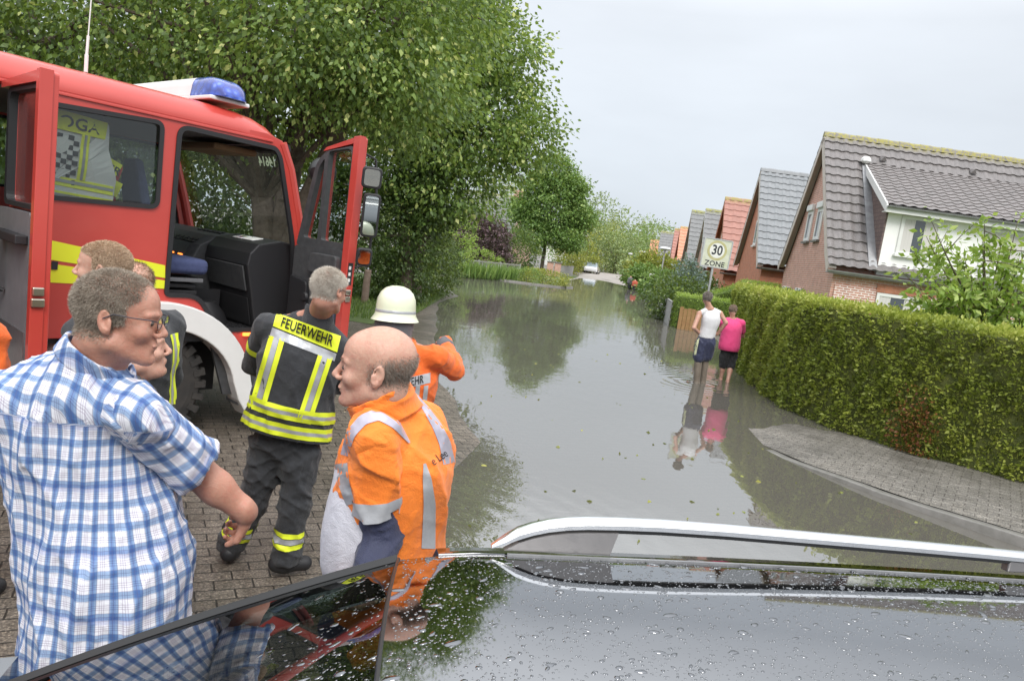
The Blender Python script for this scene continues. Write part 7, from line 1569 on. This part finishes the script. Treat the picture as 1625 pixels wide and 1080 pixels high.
    mb=MB(); 
    for q in (-1,1):
        for k in range(40):
            f=rng.uniform(0,1); p=hc+Fh@(np.array([q*(.014+.034*f),.094-.012*f+.001,.024+.004*sin(f*3)+rng.normal(0,.0015)])*hs)-b; d_=Fh@np.array([q*.010,.001,.001+rng.normal(0,.001)]); mb.add([p,p+[0,0,.0008],p+d_],[(0,1,2)])
    mb.build('eyebrows',MT['bark'],e)
bald()
# ---------- 4: helmet man ----------
def helmetman():
    e,b=mkperson((-.66,4.42,0),'firefighter with a pale yellow helmet and orange jacket pointing out over the water')
    hc=at(628,503,4.40); Fh=frame(5,2,-2); nb=at(640,548,4.42); Fb=frame(0,2,-9); ch=at(640,600,4.45); hip=ch+np.array([-.02,.0,-.42])
    shR=at(692,566,4.42); shL=at(585,585,4.45); elR=at(722,588,4.62); wrR=at(706,546,4.90); elL=shL+[-.05,.1,-.28]; wrL=elL+[.15,.15,.0]
    arms=[(shL,elL,wrL),(shR,elR,wrR)]; legs=[]
    for q in (-1,1): h_=hip+Fb@np.array([.09*q,0,-.05]); legs.append((h_,h_*[1,1,0]+[0,.0,.50],h_*[1,1,0]+[0,0,.09]))
    sd=SDF(); head(sd,hc,Fh,1.,.2,nb,.056); skinbody(sd,ch,hip,Fb,arms,legs,nb); hand(sd,wrR,nrm([-.1,1,.15]),np.array([0,0,-1]),1,.3); hand(sd,wrL,nrm([.3,1,0]),np.array([1,0,0]),1,.6); build_sdf(sd,'body',SK,e,b,.008)
    j=fire_jacket(e,b,ch,hip,nb,Fb,arms,None,w_=.98,seed=23); o=build_sdf(j,'jacket',CL['orange2'],e,b,.008)
    def q4(A,mat,name,n=10,m_=6,off=.004):
        A=[at(p[0],p[1],4.0) for p in A]; u=np.linspace(0,1,n)[:,None,None]; v=np.linspace(0,1,m_)[None,:,None]; G=(A[0]*(1-u)+A[1]*u)*(1-v)+(A[3]*(1-u)+A[2]*u)*v; return decal(j,name,G,G-_C,MT[mat],o,b,off)
    q4([(600,610),(683,591),(683,607),(600,627)],'stripe_s','label_panel',50,12); grid_text('back_lettering','FEUERWEHR',LASTG,.007,MT['inkk'],o,b,.075,1,condense=.62,bold=.001)
    for x in (660,673): q4([(x,612),(x+7,611),(x+2,660),(x-5,660)],'stripe_s','reflective_stripe',4,10)
    ax=nrm(wrR-elR); cf=SDF(); cf.cap(wrR-ax*.03,wrR+ax*.02,.060,.060,.005); cf.cap(wrR-ax*.01,wrR+ax*.1,.048,.048,.003,'-'); cf.plane(wrR+ax*.02,ax); build_sdf(cf,'cuff',CL['dgrey'],e,b,.007)
    trousers(e,b,hip,Fb,legs,CL['black'],.012); boots(e,b,[(l[2],l[2]+Fb@np.array([0,.15,-.04])) for l in legs],MT['rubber'],.01)
    # helmet: lathe shell with brim, scaled
    mb=MB(); prof=[(0,.152),(.04,.149),(.08,.135),(.11,.108),(.128,.070),(.134,.025),(.134,-.005),(.140,-.030),(.158,-.056),(.162,-.062),(.156,-.060),(.132,-.030),(.126,0)]
    mb.lathe(prof,40); hm=mb.build('helmet',M('helmet_pale_yellow',(.76,.78,.58),.35,col2=(.70,.73,.54),nscale=5,coat=.3),e,smooth=True)
    q=Fh; Mx=Matrix(((q[0][0],q[0][1],q[0][2],0),(q[1][0],q[1][1],q[1][2],0),(q[2][0],q[2][1],q[2][2],0),(0,0,0,1))); hm.matrix_basis=Matrix.Translation(Vector(hc+q@np.array([0,-.012,.045])-b))@Mx@Matrix.Diagonal((.93,1.08,1.03,1))
    mb=MB(); mb.lathe([(.1352,.004),(.1362,.002),(.1362,-.014),(.1352,-.016)],40); mb.build('helmet_band',MT['stripe_s'],hm,smooth=True)
    mb=MB(); mb.lathe([(.128,-.045),(.135,-.08),(.125,-.15),(.120,-.15),(.128,-.08),(.122,-.045)],24,a0=R_(180),a1=R_(360)); mb.build('neck_guard',CL['dgrey'],hm,smooth=True)
helmetman()
# ---------- 5,6: couple in the water ----------
def couple():
    e,b=mkperson((3.75,13.5,-.12),'man in a white vest and dark shorts with rubber boots wading, hands on his hips'); Y=13.5
    hc=at(1122,472,Y); Fh=frame(-8,0,6); nb=at(1126,489,Y); Fb=frame(-14,0,-6); ch=at(1128,508,Y); hip=at(1121,536,Y)
    shL=at(1110,497,Y-.03); shR=at(1143,497,Y+.05); elL=at(1101,520,Y-.15); wrL=at(1111,530,Y+.02); elR=at(1152,512,Y+.02); wrR=at(1138,530,Y+.12)
    hl=at(1113,545,Y); hr=at(1126,545,Y); kl=at(1108,573,Y); kr=at(1119,570,Y+.1); al=at(1106,603,Y); ar=at(1116,600,Y+.12); al[2]=ar[2]=-.05
    arms=[(shL,elL,wrL),(shR,elR,wrR)]; legs=[(hl,kl,al),(hr,kr,ar)]
    sd=SDF(); head(sd,hc,Fh,.98,.2,nb,.055); skinbody(sd,ch,hip,Fb,arms,legs,nb); hand(sd,wrL,nrm([.7,.1,-.2]),np.array([0,1,0]),1,.5); hand(sd,wrR,nrm([-.7,.2,-.2]),np.array([0,1,0]),-1,.5); build_sdf(sd,'body',SK2,e,b,.012)
    v_=SDF(); v_.ell(ch,(.185,.125,.20),.04,rot=Fb); v_.cap(ch,hip,.165,.165,.05,flat=(Fb[:,1],.75)); v_.cap(nb,shL,.05,.05,.03); v_.cap(nb,shR,.05,.05,.03); v_.noise(folds(.006,9,9,5,2)); v_.plane(hip+[0,0,-.0],(0,0,-1))
    for s_ in (shL,shR): v_.ell(s_+(s_-nb)*.35,(.09,.12,.16),.02,'-')
    v_.ell(nb+[0,0,.05],(.085,.085,.08),.02,'-'); build_sdf(v_,'vest',CL['white'],e,b,.012)
    t_,o=trousers(e,b,hip,Fb,[(hl,kl*.75+hl*.25,kl*.80+hl*.20),(hr,kr*.75+hr*.25,kr*.8+hr*.2)],CL['navy'],.012,(.125,.115,.112),3,-1.,'shorts'); 
    G=np.array([[at(1108-5.5*f+dx,536+27*f,Y-.5) for dx in (-3.5,-1.5,.5,2.)] for f in np.linspace(0,1,12)]); decal(t_,'side_stripe',G,G-_C,M('cream_stripe',(.75,.78,.5),.8),o,b,.006)
    bt=SDF()
    for k_,a_ in ((kl,al),(kr,ar)): tp=k_*.92+a_*.08; bt.cap(tp,a_,.075,.062,.02); bt.cap(a_+[0,-.02,-.02],a_+[-.03,.16,-.04],.055,.045,.03); None
    build_sdf(bt,'boots',CL['boot'],e,b,.012)
    def dens(p): x,y,z=p.T; return np.where((z>.05)|((y<.03)&(z>-.05)),1.,0.)
    strands(sd,hc,Fh,.98,dens,5000,.03,.003,hairmat('brown_grey_hair',(.16,.14,.12),(.45,.40,.36)),e,b,comb=(0,-.3,-.7))
    e,b=mkperson((4.52,14.4,-.12),'woman in a pink top and black leggings standing barefoot in the water beside the hedge'); Y=14.4
    hc=at(1163,492,Y); Fh=frame(10,14,0); nb=at(1162,506,Y); Fb=frame(-4,2,-2); ch=at(1161,522,Y); hip=at(1157,550,Y); shL=at(1147,511,Y); shR=at(1177,513,Y); elL=at(1147,531,Y+.15); wrL=at(1160,528,Y+.3); elR=at(1179,533,Y+.15); wrR=at(1166,526,Y+.3)
    hl=at(1151,562,Y); hr=at(1162,562,Y+.05); kl=at(1148,578,Y); kr=at(1160,580,Y-.05); al=at(1144,600,Y); ar=at(1155,604,Y-.25); al[2]=ar[2]=-.03
    arms=[(shL,elL,wrL),(shR,elR,wrR)]; legs=[(hl,kl,al),(hr,kr,ar)]
    sd=SDF(); head(sd,hc,Fh,.95,.5,nb,.05); skinbody(sd,ch,hip,Fb,arms,legs,nb)
    for a_ in (al,ar): sd.cap(a_+[0,-.02,-.04],a_+[-.02,.14,-.05],.035,.03,.02)
    hand(sd,wrL,nrm([.7,.1,.2]),np.array([0,-1,0]),1,.5); hand(sd,wrR,nrm([-.7,.1,.2]),np.array([0,-1,0]),-1,.5); build_sdf(sd,'body',SK2,e,b,.012)
    v_=SDF(); v_.ell(ch,(.20,.15,.20),.04,rot=Fb); v_.cap(ch,hip+[0,0,.02],.205,.225,.05,flat=(Fb[:,1],.85)); v_.cap(nb,shL,.06,.075,.03); v_.cap(nb,shR,.06,.075,.03); v_.cap(shL,shL*.4+elL*.6,.07,.07,.03); v_.cap(shR,shR*.4+elR*.6,.07,.07,.03); v_.noise(folds(.009,9,9,5,6)); v_.plane(hip+[0,0,-.08],(0,0,-1)); v_.ell(nb+[0,0,.05],(.08,.08,.06),.02,'-'); build_sdf(v_,'pink_top',CL['pink'],e,b,.012)
    trousers(e,b,hip,Fb,[(hl,kl,kl*.9+al*.1),(hr,kr,kr*.9+ar*.1)],CL['blk'],.012,(.12,.088,.08),3,-1.,'leggings')
    def dens(p): x,y,z=p.T; return np.where((z>.03)|((y<.03)&(z>-.05)),1.,0.)
    strands(sd,hc,Fh,.95,dens,4000,.02,.003,hairmat('thin_brown_hair',(.22,.16,.12),(.55,.44,.35)),e,b,comb=(0,-.3,-.7))
couple()
# ---------- others ----------
def plain(base,label,hp,hdY,haz,coat,h=.012,hair=None,stripes=False,Bz=None,skin=SK2,hs=1.,w_=1.,htilt=0,hz=None,fat=.2,gls=False,vis=0):
    hc=at(hp[0],hp[1],hdY); Fh=frame(haz,htilt,0); Fb=frame(haz if Bz is None else Bz); zb=base if base is not None else gh1(hc[0],hc[1])
    e,b=mkperson((hc[0],hc[1],zb),label); k=(hc[2]-zb)/1.66; nb=hc+np.array([0,0,-.15*k])-Fb[:,1]*.03; ch=nb+[0,0,-.19*k]; hip=nb+[0,0,-.58*k]
    sh=[nb+Fb@np.array([.19*q,0,-.07])*k for q in (-1,1)]; el=[s_+Fb@np.array([.05*q,.02,-.29])*k for s_,q in zip(sh,(-1,1))]; wr=[x+Fb@np.array([-.01*q,.05,-.24])*k for x,q in zip(el,(-1,1))]
    hi=[hip+Fb@np.array([.09*q,0,-.04])*k for q in (-1,1)]; kn=[np.array([x[0],x[1],zb+.50*k]) for x in hi]; an=[np.array([x[0],x[1],zb+.09]) for x in hi]; arms=list(zip(sh,el,wr)); legs=list(zip(hi,kn,an))
    sd=SDF(); head(sd,hc,Fh,hs,fat,nb,.054); skinbody(sd,ch,hip,Fb,arms,legs,nb); hand(sd,wr[0],np.array([0,0,-1.]),Fb[:,0],1,.6); hand(sd,wr[1],np.array([0,0,-1.]),-Fb[:,0],-1,.6); build_sdf(sd,'body',skin,e,b,h)
    j=fire_jacket(e,b,ch,hip,nb,Fb,arms,None,w_=w_,seed=int(abs(hp[0]))); o=build_sdf(j,'jacket',CL[coat],e,b,max(h,.01))
    if stripes:
        for dz,mt,ww in ((.0,'stripe_y',.03),(.03,'stripe_s',.02),(.055,'stripe_y',.03)): decal_ring(j,'hem_band',hip+[0,0,dz],(0,0,1),.45,ww,MT[mt],o,b,n=70)
        for q in (-1,1):
            for dx,mt in ((-.03,'stripe_y'),(0,'stripe_s'),(.03,'stripe_y')):
                for sg in (-1,1):
                    A=[ch+Fb@np.array([q*.13+dx+x_,sg*.5,z_]) for x_,z_ in ((-.014,.10),(.014,.10),(.014,-.28),(-.014,-.28))]; decal_quad(j,'reflective_stripe',*A,Fb[:,1]*-sg,MT[mt],o,b,n=3,m_=14)
    trousers(e,b,hip,Fb,legs,CL['black'],.014,zc=zb+.05); boots(e,b,[(l[2]-[0,0,zb],l[2]-[0,0,zb]+Fb@np.array([0,.15,-.04])) for l in legs],MT['rubber'],.012)
    if hair:
        def dens(p): x,y,z=p.T; return np.where((z>.045+.35*np.clip(y,0,1))|((y<.02)&(z>-.045)),1.,0.)
        strands(sd,hc,Fh,hs,dens,hair[2],hair[3],.0008,hairmat('hair_'+coat+str(int(hp[0])),hair[0],hair[1]),e,b,comb=(0,-.25,-.4),lift=.5)
    if gls: glasses(hc,Fh,hs,e,b)
    return e,b,j,o
plain(0,'reddish blond haired man facing left behind the man in the plaid shirt',(163,426),2.8,-104,'black',.006,((.36,.24,.15),(.74,.58,.42),30000,.011),w_=.95,hs=.95)
plain(0,'firefighter in a dark jacket with yellow striping, head hidden behind the man in plaid',(215,452),3.5,-40,'black',.012,((.1,.08,.05),(.3,.2,.1),3000,.02),stripes=True,Bz=-70,w_=1.0)
plain(0,'elderly person whose mouth and chin peep out below the jaw of the man in plaid',(216,549),2.42,62,'dgrey',.006,((.4,.4,.4),(.7,.7,.7),5000,.02),w_=.9,hs=.98,fat=.8,htilt=-6)
plain(0,'person in an orange jacket standing half out of view at the left edge',(-50,452),3.2,20,'orange2',.012,((.1,.08,.05),(.3,.2,.1),3000,.02),w_=1.0)

for (px,py,Y,az,coat,lab) in ((1001,440,57,10,'dgrey','distant walker in grey on the dry pavement beyond the flood'),(1008,446,55,-170,'brick','distant walker in a pinkish red coat on the far pavement')):
    plain(-.02,lab,(px,py),Y,az,coat,.035,None,hs=1.0)
